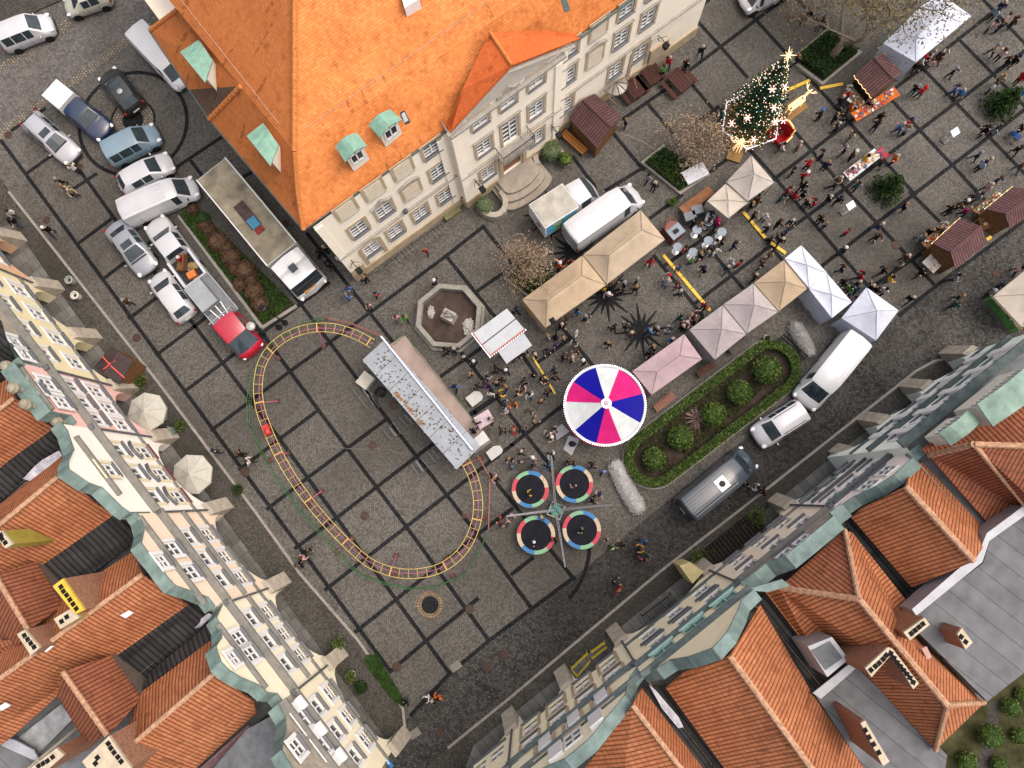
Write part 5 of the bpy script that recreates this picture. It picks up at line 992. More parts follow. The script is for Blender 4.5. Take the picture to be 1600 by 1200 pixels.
# left shrub bed
flat('shrub_bed_soil', [(280, 338), (304, 320), (462, 478), (412, 510)], .05, soil); kerb('shrub_bed_kerb', [(280, 337), (410, 512), (464, 478)], .1, .22)
b = MB(); q = [P(*p) for p in ((283, 338), (304, 322), (460, 476), (413, 507))]
for _ in range(11000):
    s_, t = random.random(), random.random(); a = q[0].lerp(q[3], s_).lerp(q[1].lerp(q[2], s_), t)
    b.leaf((a.x, a.y, random.uniform(.12, .34)), .085*random.uniform(.6, 1.4), random.choice((0, 0, 1)), up=Vector((0, 0, .8)))
b.build('ground_cover', [M((.04, .075, .015), .85, .4, name='ivy_green'), M((.025, .05, .012), .85, .4, name='ivy_dark')], kind='stuff')
brownf = [M((.125, .075, .045), .9, .35, name='brown_leaves'), M((.085, .05, .035), .9, .35, name='dark_brown_leaves')]
BR = ((302, 327, 8), (319, 351, 10), (328, 360, 9), (341, 378, 16), (352, 387, 12), (361, 402, 15), (368, 418, 12), (383, 422, 16), (375, 444, 10), (392, 436, 11), (397, 455, 15), (405, 474, 13))
for k, (u, v, r) in enumerate(BR):
    nm = ('first', 'second', 'third', 'fourth', 'fifth', 'sixth', 'seventh', 'eighth', 'ninth', 'tenth', 'eleventh', 'twelfth')[k]
    ball_bush('brown_shrub', nm+' rusty brown round shrub in the bed by the lorry, counted from the top', u, v, r+1, mats=brownf, group='brown shrubs in the bed by the lorry', n=650, sq=.85)
ball_bush('green_shrub', 'round green shrub near the top of the bed by the lorry', 317, 342, 12, mats=[green, dgreen])
# trees
def branch(b, p, d, L, r, depth, tips, spread=.55, up=.12):
    k = 3; pts = [p]; q = p.copy(); dd = d.copy()
    for i in range(k): dd = (dd+Vector((random.gauss(0, .16), random.gauss(0, .16), random.gauss(0, .1)+up*.4))).normalized(); q = q+dd*L/k; pts.append(q.copy())
    b.tube(pts, r, 5 if depth > 2 else 3, r2=r*.6)
    if depth == 0: tips.append((q, dd)); return
    for i in range(random.choice((2, 3, 3)) if depth > 1 else 3):
        nd_ = (dd+Vector((random.gauss(0, spread), random.gauss(0, spread), random.gauss(0, spread*.7)+up))).normalized()
        branch(b, pts[random.choice((1, 2, 3)) if i else 3], nd_, L*random.uniform(.62, .85), r*.6, depth-1, tips, spread, up)
def tree(name, label, base, h, r0, depth, barkm, leafs=None, nleaf=0, lsz=.05, lean=(0, 0), spread=.55, stems=1, group=None, up=.12, L0=.3, jit=.3):
    t = thing(name, label, 'tree', (base.x, base.y, 0), 0, group); b = MB(); tips = []
    for s_ in range(stems):
        d = Vector((lean[0]+random.gauss(0, .25)*(stems > 1), lean[1]+random.gauss(0, .25)*(stems > 1), 1)).normalized(); trunk = d*h*.28
        tb = MB(); tb.tube([Vector((0, 0, 0)), trunk*.5, trunk], r0, 8, r2=r0*.75); b.v += []; 
        if s_ == 0: tb.build('trunk', barkm, t, smooth=True)
        for k in range(4 if stems == 1 else 2):
            nd_ = (d+Vector((random.gauss(0, .6), random.gauss(0, .6), .2))).normalized(); branch(b, trunk*random.uniform(.75, 1), nd_, h*L0, r0*.6, depth, tips, spread, up)
    b.build('branches', barkm, t)
    if nleaf:
        f = MB()
        for p, d in tips:
            for _ in range(nleaf): f.leaf(p+Vector((random.gauss(0, jit), random.gauss(0, jit), random.gauss(0, jit))), lsz*random.uniform(.6, 1.3), random.randint(0, len(leafs)-1))
        f.build('crown', leafs, t)
    return t
bark = M((.19, .16, .12), .9, .3, 5, .3, name='bark'); olive = [M((.2, .16, .07), .9, .3, name='olive_twigs'), M((.13, .11, .05), .9, .3, name='dark_olive_twigs')]
random.seed(3)
def bed(name, pxs, z=.3):
    q = [P(*p) for p in pxs]; m = sum(q, Vector())/4; b = MB(); b.prism([p[:2] for p in q], 0, z); struct(name+'_kerb', b, stonek); b = MB(); b.face([(*(m+(p-m)*.88)[:2], z+.02) for p in q]); struct(name+'_soil', b, soil); return q, m
q, m = bed('tree_bed', ((1231, 97), (1290, 48), (1345, 85), (1283, 136)))
b = MB()
for _ in range(9000):
    s_, t = random.uniform(.08, .92), random.uniform(.08, .92); a = q[0].lerp(q[3], s_).lerp(q[1].lerp(q[2], s_), t); b.leaf((a.x, a.y, random.uniform(.3, 1.0)), .09*random.uniform(.6, 1.4), random.choice((0, 0, 1)), up=Vector((0, 0, .4)))
b.build('hedge', [dgreen, green], label='dark evergreen hedge filling the bed under the big bare tree', cat='hedge')
tree('bare_tree', 'big bare tree with olive grey branches beside the large white tent', P(1293, 96), 8.8, .3, 5, bark, olive, 13, .10, lean=(.08, .0), spread=.72, L0=.28, jit=.6, up=.02)
b = MB(); b.blob((0, 0, 0), (.32, .32, .9), 2, .3); 
q, m = bed('small_tree_bed', ((1000, 256), (1036, 228), (1108, 276), (1062, 306)))
beige = [M((.38, .27, .18), .9, .3, name='dry_beige_leaves'), M((.26, .18, .12), .9, .3, name='dry_brown_leaves')]
b = MB()
for _ in range(4500):
    s_, t = random.uniform(.06, .94), random.uniform(.06, .94); a = q[0].lerp(q[3], s_).lerp(q[1].lerp(q[2], s_), t)
    b.leaf((a.x, a.y, random.uniform(.3, .8)), .08*random.uniform(.6, 1.4), random.choice((0, 0, 1)), up=Vector((0, 0, .4)))
b.build('hedge', [green, dgreen], label='green hedge in the bed under the beige-leaved tree by the white table', cat='hedge')
tree('beige_leaved_tree', 'tree with dry beige leaves between the market hut and the Christmas tree', P(1056, 258), 4.6, .13, 4, bark, beige, 11, .075, lean=(.05, .12), spread=.62, stems=3, group='trees with dry beige leaves')
q, m = bed('round_tree_bed', ((787, 437), (822, 398), (872, 430), (838, 475)))
b = MB()
for _ in range(3500):
    s_, t = random.uniform(.06, .94), random.uniform(.06, .94); a = q[0].lerp(q[3], s_).lerp(q[1].lerp(q[2], s_), t)
    b.leaf((a.x, a.y, random.uniform(.3, .8)), .08*random.uniform(.6, 1.4), random.choice((0, 0, 1)), up=Vector((0, 0, .4)))
b.build('hedge', [green, dgreen], label='green hedge under the beige-leaved tree at the end of the long tent', cat='hedge')
tree('beige_leaved_tree', 'tree with dry beige leaves at the left end of the long beige tent', P(832, 432), 3.8, .12, 4, bark, beige, 10, .07, spread=.7, stems=3, group='trees with dry beige leaves')
def fir(name, label, base, h, r, dens, mats, tiers=16, group=None):
    t = thing(name, label, 'fir tree', (base.x, base.y, 0), 0, group); b = MB(); b.tube([(0, 0, 0), (0, 0, h)], .07*h/4, 6, r2=.02); b.build('trunk', wood, t)
    f = MB()
    for k in range(tiers):
        z = h*(.08+.9*k/tiers); R = r*(1-k/tiers)**.85+.05; nb = max(5, int(R*dens))
        for i in range(nb):
            a = 2*PI*(i+random.random())/nb; RR = R*random.uniform(.75, 1.12); d = Vector((math.cos(a), math.sin(a), 0))
            for j in range(5):
                s_ = (j+1)/5; c = Vector((0, 0, z-.12*RR*s_+.05))+d*RR*s_
                for _ in range(2): f.leaf(c+Vector((random.gauss(0, .06), random.gauss(0, .06), random.gauss(0, .05))), .13*random.uniform(.7, 1.3), random.randint(0, 1), up=Vector((0, 0, .5)))
    f.build('crown', mats, t); return t
fir('fir_tree', 'small bushy fir standing below the stall table with white papers', P(1382, 300), 2.6, 1.15, 14, [dgreen, green], group='small fir trees on the square'); fir('fir_tree', 'small bushy fir near the right edge beside a couple in blue', P(1557, 170), 2.8, 1.2, 14, [dgreen, green], group='small fir trees on the square')
# Christmas tree
ct = P(1171, 193); t = fir('christmas_tree', 'tall Christmas tree covered in lights with a glowing star on top', ct, 8.6, 2.15, 13, [M((.02, .05, .025), .8, .4, name='fir_green'), M((.03, .075, .035), .8, .4, name='fir_light_green')], 34)
b = MB()
for _ in range(620):
    k = random.random()**1.3; z = 8.6*(.06+.92*k); a = random.random()*6.28; R = (2.15*(1-k)**.85+.08)*random.uniform(.8, 1.06); c = (math.cos(a)*R, math.sin(a)*R, z-.1*R); s_ = .036; i = len(b.v)
    b.add([(c[0]+s_, c[1], c[2]), (c[0]-s_, c[1], c[2]), (c[0], c[1]+s_, c[2]), (c[0], c[1]-s_, c[2]), (c[0], c[1], c[2]+s_), (c[0], c[1], c[2]-s_)], [(0, 2, 4), (2, 1, 4), (1, 3, 4), (3, 0, 4), (2, 0, 5), (1, 2, 5), (3, 1, 5), (0, 3, 5)], random.choice((0, 0, 0, 1, 2, 2)))
b.build('fairy_lights', [M((1, .78, .5), .4, 0, name='warm_bulb', emit=1.3), M((.75, .9, 1), .4, 0, name='cold_bulb', emit=1.0), M((1, .5, .35), .4, 0, name='red_bulb', emit=.8)], t, kind='stuff')
glow = M((.95, .68, .36), .4, 0, name='warm_light_string', emit=.6); glow2 = M((1, .8, .45), .4, 0, name='pale_light_string', emit=2.2)
for k, (a, z, R) in enumerate(((4.6, 1.6, 1.95), (5.3, 3.0, 1.6), (4.0, 3.2, 1.5), (5.0, 4.6, 1.2), (3.6, 1.8, 1.9), (5.9, 1.9, 1.9), (4.4, 6.2, .75), (5.6, 6.0, .8))):
    b = MB(); c = Vector((math.cos(a)*R, math.sin(a)*R, z))
    for i in range(6): d = Vector((math.cos(i*PI/3), math.sin(i*PI/3), .2*math.sin(i)))*.26; b.tube([c-d*.1, c+d], .035, 4)
    b.build('snowflake', M((.9, .6, .5), .5, .1, name='pink_gold_light', emit=.8), t)
b = MB(); c = Vector((0, 0, 8.85))
for i in range(8):
    a = i*PI/4; L_ = .5 if i % 2 == 0 else .3; b.tube([c, c+Vector((math.cos(a)*L_, math.sin(a)*L_*.8, math.sin(a)*L_*.6))], .06, 4, r2=.012)
b.tube([c-Vector((0, 0, .4)), c+Vector((0, 0, .7))], .05, 4, r2=.01); b.build('star', glow, t)
b = MB(); n = 6
q = [ct+Vector((math.cos(2*PI*i/n+.35)*2.15, math.sin(2*PI*i/n+.35)*2.15, 0)) for i in range(n)]; b.prism([p[:2] for p in q], .01, .12); pl = b.build('wooden_platform', M((.26, .16, .07), .7, .3, 3, name='stage_boards'), label='wooden hexagonal platform under the Christmas tree', cat='platform')
b = MB(); [b.tube([q[i]+Vector((0, 0, .5)), q[(i+1) % n]+Vector((0, 0, .5))], .05, 5) for i in range(n)]; [b.tube([p, p+Vector((0, 0, .5))], .03, 4) for p in q]; fe = b.build('garland_fence', M((.75, .7, .8), .5, .2, name='light_garland', emit=.5), label='low fence with a shining garland round the Christmas tree', cat='fence')
# angel, reindeer, throne
def figure_light(name, label, cat, base, a, parts, stand=None, r=.045):
    t = thing(name, label, cat, (base.x, base.y, 0), a)
    for nm, strs in parts.items():
        b = MB()
        for s_ in strs: b.tube(s_, r, 5)
        b.build(nm, glow, t)
    if stand: b = MB(); b.box((0, 0, 0), stand, 0); b.build('stand', M((.25, .15, .06), .7, .3, 3, name='stand_boards'), t)
    return t
an = P(1150, 236)
dress = [[(math.cos(a)*.3, math.sin(a)*.2, .2), (math.cos(a)*.2, math.sin(a)*.14, 1.0), (math.cos(a)*.12, math.sin(a)*.12, 1.55)] for a in [i*PI/4 for i in range(8)]]
wing = [[(s_*.1, .05, 1.4), (s_*.5, .1, 1.75), (s_*.75, .1, 1.3), (s_*.4, .1, .9), (s_*.1, .05, 1.2)] for s_ in (-1, 1)]
head = [[(math.cos(i*PI/6)*.14, 0, 1.75+math.sin(i*PI/6)*.16) for i in range(13)], [(0, math.cos(i*PI/6)*.14, 1.75+math.sin(i*PI/6)*.16) for i in range(13)]]
figure_light('angel_light_figure', 'glowing golden angel figure on a brown plinth left of the Christmas tree', 'light figure', an, -.35, {'dress': dress, 'wing': wing, 'head': head}, (1.0, 1.7, .2), .035)
rd = P(1238, 172)
bodyr = [[(math.cos(a)*0-.55+i*.27, math.cos(a)*.2, 1.0+math.sin(a)*.25) for a in [j*PI/4 for j in range(9)]] for i in range(5)]
bodyr += [[(-.6, math.cos(a)*.2, 1.0+math.sin(a)*.25), (.6, math.cos(a)*.2, 1.0+math.sin(a)*.25)] for a in [j*PI/3 for j in range(6)]]
legs = [[(x, y, .9), (x+.08, y, .45), (x, y, .2)] for x in (-.5, .5) for y in (-.15, .15)]
headr = [[(.6, 0, 1.15), (.85, 0, 1.6), (1.15, 0, 1.55), (.95, 0, 1.35), (.65, 0, 1.0)], [(.6, .1, 1.15), (.85, .08, 1.6), (1.15, 0, 1.55)]]
ant = [[(.85, s_*.05, 1.62), (.75, s_*.3, 1.95), (.85, s_*.5, 2.2)] for s_ in (-1, 1)]+[[(.78, s_*.22, 1.85), (.95, s_*.35, 2.05)] for s_ in (-1, 1)]
figure_light('reindeer_light_figure', 'glowing reindeer figure on wooden boards right of the Christmas tree', 'light figure', rd, .65, {'body': bodyr, 'leg': legs, 'head': headr, 'antler': ant}, (1.9, 1.1, .15), .03)
redv = M((.4, .012, .02), .8, .2, 5, name='red_velvet'); tp = P(1213, 216); t = thing('throne', 'big red velvet throne with golden glowing frame beside the Christmas tree', 'throne', tp, 2.35-PI)
b = MB(); b.box((0, 0, .12), (1.25, .8, .35)); b.build('seat', redv, t); b = MB(); b.box((0, .42, .12), (1.3, .14, 1.55)); b.build('backrest', redv, t)
for s_ in (-1, 1): b = MB(); b.box((s_*.68, 0, .12), (.18, .9, .68)); b.build('armrest', redv, t)
b = MB(); b.tube([(-.68, .45, .1), (-.7, .45, 1.5), (-.4, .45, 1.75), (0, .45, 1.95), (.4, .45, 1.75), (.7, .45, 1.5), (.68, .45, .1)], .075, 6); [b.tube([(s_*.78, -.45, .1), (s_*.78, -.45, .8), (s_*.78, .4, .8)], .06, 6) for s_ in (-1, 1)]; b.build('gold_frame', M((.8, .5, .18), .4, .2, metal=.5, name='gold_trim', emit=.35), t)
# pots and planters
def pot(label, u, v, r, h, pm, leafm, rb, hb, spiky=False, name='potted_plant', n=420):
    o = P(u, v); t = thing(name, label, 'potted plant', o, 0, 'potted plants'); b = MB(); b.lathe((0, 0, 0), [(r*.7, 0), (r, h*.8), (r*1.05, h), (r*.9, h), (r*.85, h-.06)], 18); b.build('pot', pm, t)
    b = MB()
    if spiky:
        for _ in range(90):
            a = random.random()*6.28; e = random.uniform(.2, 1.3); d = Vector((math.cos(a)*math.cos(e), math.sin(a)*math.cos(e), math.sin(e)))*rb*random.uniform(.7, 1.2); c = Vector((0, 0, h)); s_ = d.cross(Vector((0, 0, 1))).normalized()*.035 if abs(d.z) < rb*1.1 else Vector((.03, 0, 0)); b.face([c-s_, c+d, c+s_])
        for _ in range(n//2): d = Vector((random.gauss(0, .4), random.gauss(0, .4), random.uniform(.1, .8)))*rb; b.leaf(Vector((0, 0, h))+d, .08, random.randint(0, 1))
    else:
        b.blob((0, 0, h+hb*.55), (rb*.85, rb*.85, hb*.5), 2, .2)
        for _ in range(n):
            d = Vector((random.gauss(0, 1), random.gauss(0, 1), random.gauss(0, 1))).normalized(); b.leaf((d.x*rb*random.uniform(.8, 1.05), d.y*rb*random.uniform(.8, 1.05), max(h*.8, h+hb*.55+d.z*hb*.6)), .07*random.uniform(.7, 1.4), random.randint(0, 1), up=d*.4)
    b.build('foliage', leafm, t); return t
sagec = [M((.14, .18, .09), .85, .3, name='sage_leaves'), M((.09, .13, .05), .85, .3, name='sage_dark')]
potm = M((.5, .47, .4), .7, .15, name='stone_pot'); lg2 = [lgreen, green]
pot('round green bush in a pale round pot left of the town hall steps', 759, 327, .5, .45, potm, sagec, .62, .8); pot('wide grey-green bush at the town hall wall right of the steps', 861, 243, .45, .4, potm, sagec, .75, .9, n=700); pot('yellow-green bush in a white pot right of the grey-green bush', 883, 256, .38, .45, potm, lg2, .5, .7)
pot('spiky green plant in a white planter by the dark terrace near the grey minibus', 1180, 806, .3, .4, potm, lg2, .8, .9, True); pot('spiky green plant at the corner of the dark terrace above the cream porch', 1088, 872, .3, .4, potm, lg2, .8, .9, True)
pot('yellowish plant by the pillar of the last house left of the corner', 532, 1004, .25, .35, M((.1, .06, .04), .8, name='dark_pot'), lg2, .5, .6, True); pot('yellowish plant with white box under the corner house arcade', 551, 1052, .25, .35, white, lg2, .45, .6, True); pot('dark green plant with white box on the arcade terrace', 568, 1070, .25, .35, white, [dgreen, green], .4, .5)
pot('green plant beside the pink house umbrella at the kerb', 287, 665, .25, .35, M((.1, .06, .04), .8, name='dark_pot'), [green, lgreen], .5, .6, True); pot('frosty blue-green plant beside the pink house umbrella', 272, 678, .25, .35, M((.1, .06, .04), .8, name='dark_pot'), [M((.2, .3, .27), .8, .3, name='blue_green_leaves')], .5, .6, True)
pot('green plant in a wooden box at the kerb below the lower umbrella', 375, 765, .3, .35, wood, [green, dgreen], .45, .7, True); pot('leafy green plant by the dark stall with red lines', 225, 598, .3, .35, wood, [green, lgreen], .55, .6, True); pot('green plant in a pot by the barrel bar next to the big tent', 1050, 318, .2, .3, potm, lg2, .38, .5, True)
pot('small green plant in a round white pot beside the lilac tent and oval hedge', 1197, 530, .25, .3, potm, [green], .18, .3, n=120)
# long garden fence behind
b = MB(); q = [P(*p) for p in ((575, 1022), (590, 1022), (600, 1040), (628, 1085), (630, 1103), (612, 1090), (580, 1050), (571, 1033))]
b.prism([p[:2] for p in q], .14, .16)
for _ in range(2500):
    i = random.randrange(8); m = sum(q, Vector())/8; a = m.lerp(q[i].lerp(q[(i+1) % 8], random.random()), random.random()**.5); b.leaf((a.x, a.y, .18), .05, 0, up=Vector((0, 0, 1)))
b.build('green_carpet', M((.03, .065, .016), .95, .6, 3, name='artificial_grass'), label='long strip of bright green artificial grass at the kerb of the corner house', cat='carpet')

for u, v, r in ((1580, 1105, 14), (1548, 1150, 18), (1592, 1150, 12), (1510, 1190, 15), (1560, 1195, 12), (1596, 1085, 10)):
    ball_bush('garden_bush', 'green garden bush behind the lower right houses, %s' % {1580: 'upper one by the path', 1548: 'largest of them', 1592: 'at the right edge', 1510: 'lowest left one', 1560: 'at the bottom edge', 1596: 'topmost small one'}[u], u, v, r, mats=[green, lgreen], group='bushes in the back garden', n=260)
flat('garden_path', [(1545, 1100), (1562, 1090), (1560, 1150), (1540, 1215), (1520, 1215), (1538, 1150)], .14, WALK)
# ---------------- tents ----------------
def cloth(c, name): return M(c, .6, .13, 1.6, .25, sc2=3.5, name=name)
def tent(label, q, ze=2.15, zr=3.1, col=(.6, .45, .28), ridgef=None, group='market tents', wallside=None, colw=None, name='market_tent', cat='tent', seam=None):
    """q: eave corners in the photo, in order; ridgef=(f) shortens the ridge; None = a single peak"""
    Q = [P(*p, ze) for p in q]; c = sum(Q, Vector())/4; c.z = 0; t = thing(name, label, cat, c, 0, group)
    Q = [p-c for p in Q]; m = cloth(col, 'tent_cloth'); b = MB(); up = Vector((0, 0, zr-ze))
    l0, l1 = (Q[1]-Q[0]).length, (Q[2]-Q[1]).length
    if ridgef is None: r0 = r1 = sum(Q, Vector())/4+up
    elif l0 > l1: ma, mb_ = (Q[3]+Q[0])/2, (Q[1]+Q[2])/2; r0, r1 = ma.lerp(mb_, ridgef)+up, mb_.lerp(ma, ridgef)+up
    else: Q = Q[1:]+Q[:1]; ma, mb_ = (Q[3]+Q[0])/2, (Q[1]+Q[2])/2; r0, r1 = ma.lerp(mb_, ridgef)+up, mb_.lerp(ma, ridgef)+up
    def panel(pts, n=6):
        # sagging cloth between straight edges
        if len(pts) == 3: A, B, T0 = pts; T1 = T0
        else: A, B, T1, T0 = pts
        g = []
        for i in range(n+1):
            f = i/n; row = []
            for j in range(n+1):
                h = j/n; p = A.lerp(B, h).lerp(T0.lerp(T1, h), f); s_ = 4*f*(1-f)*.045+4*h*(1-h)*f*(1-f)*.16; row.append(p-Vector((0, 0, s_)))
            g.append(row)
        for i in range(n):
            for j in range(n):
                f = [g[i][j], g[i][j+1], g[i+1][j+1], g[i+1][j]]
                if (f[2]-f[3]).length < 1e-5: f = f[:3]
                b.face(f)
    e = [(Q[0], Q[1], r1, r0), (Q[1], Q[2], r1), (Q[2], Q[3], r0, r1), (Q[3], Q[0], r0)]
    for f in e: panel(f)
    b.build('canopy', m, t, smooth=True, weld=True)
    b = MB()
    for i in range(4):
        a, d = Q[i], Q[(i+1) % 4]; b.slab([a, d, d-Vector((0, 0, .001)), a-Vector((0, 0, .001))], .01) if False else b.face([a, d, d-Vector((0, 0, .24)), a-Vector((0, 0, .24))])
    b.build('valance', m, t, weld=True)
    for p in Q: b = MB(); k = p*.985; b.tube([(k.x, k.y, 0), (k.x, k.y, ze-.03)], .03, 6); b.build('leg', steel, t)
    b = MB()
    for i, (p, r) in enumerate(((Q[0], r0), (Q[1], r1), (Q[2], r1), (Q[3], r0))): b.tube([p, p.lerp(r, .5)-Vector((0, 0, .03)), r+Vector((0, 0, .01))], .016, 4)
    b.tube([r0+Vector((0, 0, .01)), r1+Vector((0, 0, .011))], .018, 4); b.build('seam', M(tuple(x*.62 for x in col), .8, .05, name='seam_cloth'), t)
    for i in (wallside if wallside is not None else []):
        a, d = Q[i], Q[(i+1) % 4]; b = MB(); K = 10
        for k in range(K):
            u0, u1 = a.lerp(d, k/K), a.lerp(d, (k+1)/K); w0, w1 = math.sin(k*1.7)*.04, math.sin((k+1)*1.7)*.04; n_ = (d-a).cross(Vector((0, 0, 1))).normalized()
            b.face([(u0.x, u0.y, ze-.2), (u1.x, u1.y, ze-.2), (u1.x+n_.x*w1, u1.y+n_.y*w1, .05), (u0.x+n_.x*w0, u0.y+n_.y*w0, .05)])
        b.build('side_wall', cloth(colw or col, 'side_cloth'), t, weld=True)
    return t
BE, LI, WHT = (.43, .335, .23), (.38, .34, .35), (.58, .62, .72)
tent('long beige tent half nearer the fountain, beside the beige-leaved tree', [(816, 468), (910, 399), (947, 445), (852, 512)], ridgef=.22, wallside=[3], col=BE)
tent('long beige tent half beside the long white van', [(911, 398), (1001, 328), (1039, 374), (948, 444)], ridgef=.22, col=(.43, .35, .255))
tent('pale peaked tent next to the beige-leaved tree and white table', [(1135, 284), (1174, 243), (1210, 285), (1168, 314)], zr=3.2, col=(.47, .43, .39)); tent('low cream tent joined to the pale peaked tent', [(1105, 314), (1134, 287), (1169, 316), (1138, 341)], ze=2.0, zr=2.25, col=(.46, .41, .35), wallside=[0, 3])
tent('dusty pink flat tent between the carousel and the lilac tents', [(988, 580), (1069, 522), (1097, 561), (1018, 617)], zr=2.55, ridgef=.28, col=(.38, .285, .31), wallside=[3])
tent('lilac grey peaked tent nearer the dusty pink tent', [(1077, 515), (1129, 477), (1166, 522), (1117, 562)], col=LI, wallside=[3]); tent('lilac grey peaked tent next to the beige peaked one', [(1130, 476), (1177, 443), (1216, 487), (1167, 521)], col=(.4, .36, .37)); tent('beige peaked tent between lilac and white tents', [(1178, 442), (1225, 406), (1262, 451), (1217, 486)], col=BE)
tent('white tent joined to the beige peaked tent, upper of the pair', [(1226, 404), (1252, 383), (1293, 427), (1264, 450)], ze=2.3, zr=2.6, col=WHT); tent('white tent with a hanging side curtain, lower of the pair', [(1264, 451), (1292, 427), (1331, 472), (1300, 497)], ze=2.3, zr=2.6, col=WHT, wallside=[3, 0]); tent('single white peaked tent nearest the ribbed white van', [(1354, 449), (1404, 485), (1369, 532), (1315, 497)], col=WHT, wallside=[2])
t = tent('cream tent with a green fruit counter at the right edge', [(1552, 463), (1612, 414), (1668, 470), (1597, 511)], col=(.45, .4, .34))
b = MB(); q = [P(*p, .9) for p in ((1547, 462), (1556, 456), (1603, 508), (1592, 517))]; m_ = sum(q, Vector())/4; b.prism([p[:2] for p in q], 0, .9); fc = thing('fruit_counter', 'counter of oranges and greens at the cream tent on the right edge', 'counter', (m_.x, m_.y, 0)); c_ = b.build('counter', M((.06, .16, .05), .6, .4, 3, name='green_cloth'), fc, world=True)
b = MB()
for _ in range(160):
    s_, u = random.random(), random.random(); p = q[0].lerp(q[3], s_).lerp(q[1].lerp(q[2], s_), u); b.blob((p.x, p.y, .95), .06, 1, 0, m=random.choice((0, 0, 1)))
b.build('fruit', [M((.75, .3, .04), .5, .2, name='orange_fruit'), M((.6, .5, .35), .6, .3, name='pale_wares')], fc, world=True, kind='stuff')
tent('large white party tent with several peaks by the big bare tree', [(1380, 68), (1464, -14), (1518, 25), (1431, 97)], ze=2.6, zr=3.4, ridgef=.2, col=WHT, wallside=[3])
# patio umbrellas
for lab, u, v, R, r0 in (('cream octagonal cafe umbrella in front of the pink house', 228, 643, 34, .2), ('cream octagonal cafe umbrella in front of the white house', 299, 741, 35, .35)):
    o = P(u, v, 2.5); o.z = 0; t = thing('cafe_umbrella', lab, 'umbrella', o, 0, 'cream cafe umbrellas'); b = MB(); R /= 26.; n = 8; e = [Vector((math.cos(2*PI*i/n+r0)*R, math.sin(2*PI*i/n+r0)*R, 2.35)) for i in range(n)]; a = Vector((0, 0, 2.95))
    for i in range(n):
        p, q = e[i], e[(i+1) % n]; m1, m2 = p.lerp(a, .5)-Vector((0, 0, .05)), q.lerp(a, .5)-Vector((0, 0, .05)); b.face([p, q, m2, m1]); b.face([m1, m2, a]); b.face([p, p-Vector((0, 0, .16)), q-Vector((0, 0, .16)), q])
    b.build('canopy', cloth((.46, .45, .39), 'umbrella_cloth'), t, weld=True); b = MB()
    for p in e: b.tube([a+Vector((0, 0, .01)), p.lerp(a, .5)-Vector((0, 0, .035)), p+Vector((0, 0, .01))], .014, 4)
    b.build('rib', M((.42, .41, .36), .7, .1, name='rib_seam'), t); b = MB(); b.tube([(0, 0, 0), (0, 0, 3.02)], .035, 8); b.box((0, 0, .13), (.7, .7, .1)); b.build('pole', steel, t)
# ---------------- market huts ----------------
def hut(label, q, ze=2.2, zr=3.05, roofm=None, front=0, open_=True, goods=True, name='market_hut', counter=(.35, .18, .08)):
    Q = [P(*p, ze) for p in q]; c = sum(Q, Vector())/4; c.z = 0; t = thing(name, label, 'market hut', c, 0, 'brown-roofed market huts'); Q = [p-c for p in Q]
    r0, r1 = (Q[3]+Q[0])/2+Vector((0, 0, zr-ze)), (Q[1]+Q[2])/2+Vector((0, 0, zr-ze))
    b = MB(); b.slab([Q[0], Q[1], r1, r0], .06); b.slab([r0, r1, Q[2], Q[3]], .06); b.build('roof', roofm or STALLT, t, weld=True); b = MB(); b.tube([r0+Vector((0, 0, .02)), r1+Vector((0, 0, .02))], .06, 5); b.build('ridge_cap', M((.12, .06, .065), .7, .2, name='ridge_brown'), t)
    k = [p*.86 for p in Q]; b = MB()
    for i in range(4):
        a, d = k[i], k[(i+1) % 4]
        if i == front and open_:
            b.prism([a[:2], d[:2], (d*.95)[:2], (a*.95)[:2]], 0, 1.0)
        else: b.prism([a[:2], d[:2], (d*.96)[:2], (a*.96)[:2]], 0, ze-.05)
    b.build('walls', wood, t)
    for r, a, d in ((r0, Q[3]*.9, Q[0]*.9), (r1, Q[1]*.9, Q[2]*.9)): b = MB(); b.face([(a.x, a.y, ze-.1), (d.x, d.y, ze-.1), (r.x*.9, r.y*.9, zr-.15)]); b.build('gable_board', wood, t)
    if open_:
        a, d = k[front], k[(front+1) % 4]; n_ = (a+d)/2; n_.z = 0; n_ = n_.normalized()*.55; b = MB(); b.slab([(a.x, a.y, 1.02), (d.x, d.y, 1.02), (d.x+n_.x, d.y+n_.y, 1.02), (a.x+n_.x, a.y+n_.y, 1.02)], .06); ct_ = b.build('counter', M(counter, .7, .3, 3, name='counter_cloth'), t)
        if goods:
            cols = [M((.7, .68, .62), .6, .2, name='pale_goods'), M((.5, .06, .05), .6, .2, name='red_goods'), M((.35, .24, .12), .6, .3, name='brown_goods'), M((.08, .2, .08), .6, .3, name='green_goods')]; b = MB()
            for _ in range(46): f, g = random.random(), random.uniform(.15, .9); p = a.lerp(d, f)+n_*g; s_ = random.uniform(.06, .16); b.box((p.x, p.y, 1.03), (s_, s_*random.uniform(.6, 1.4), random.uniform(.03, .12)), random.random()*3, random.randint(0, 3))
            b.build('goods', cols, ct_, kind='stuff')
        b = MB()
        for i in range(26): p = Q[front].lerp(Q[(front+1) % 4], i/25.)*1.01; b.lathe((p.x, p.y, ze-.1-.05*math.sin(i*1.2)), [(.01, 0), (.035, .03), (.01, .07)], 5)
        b.build('light_string', M((1, .7, .3), .4, 0, name='string_bulb', emit=1.2), t, kind='stuff')
    return t
hut('brown tiled market hut with an orange bench against the town hall wall', [(933, 232), (889, 185), (929, 146), (972, 182)], front=3, open_=False)
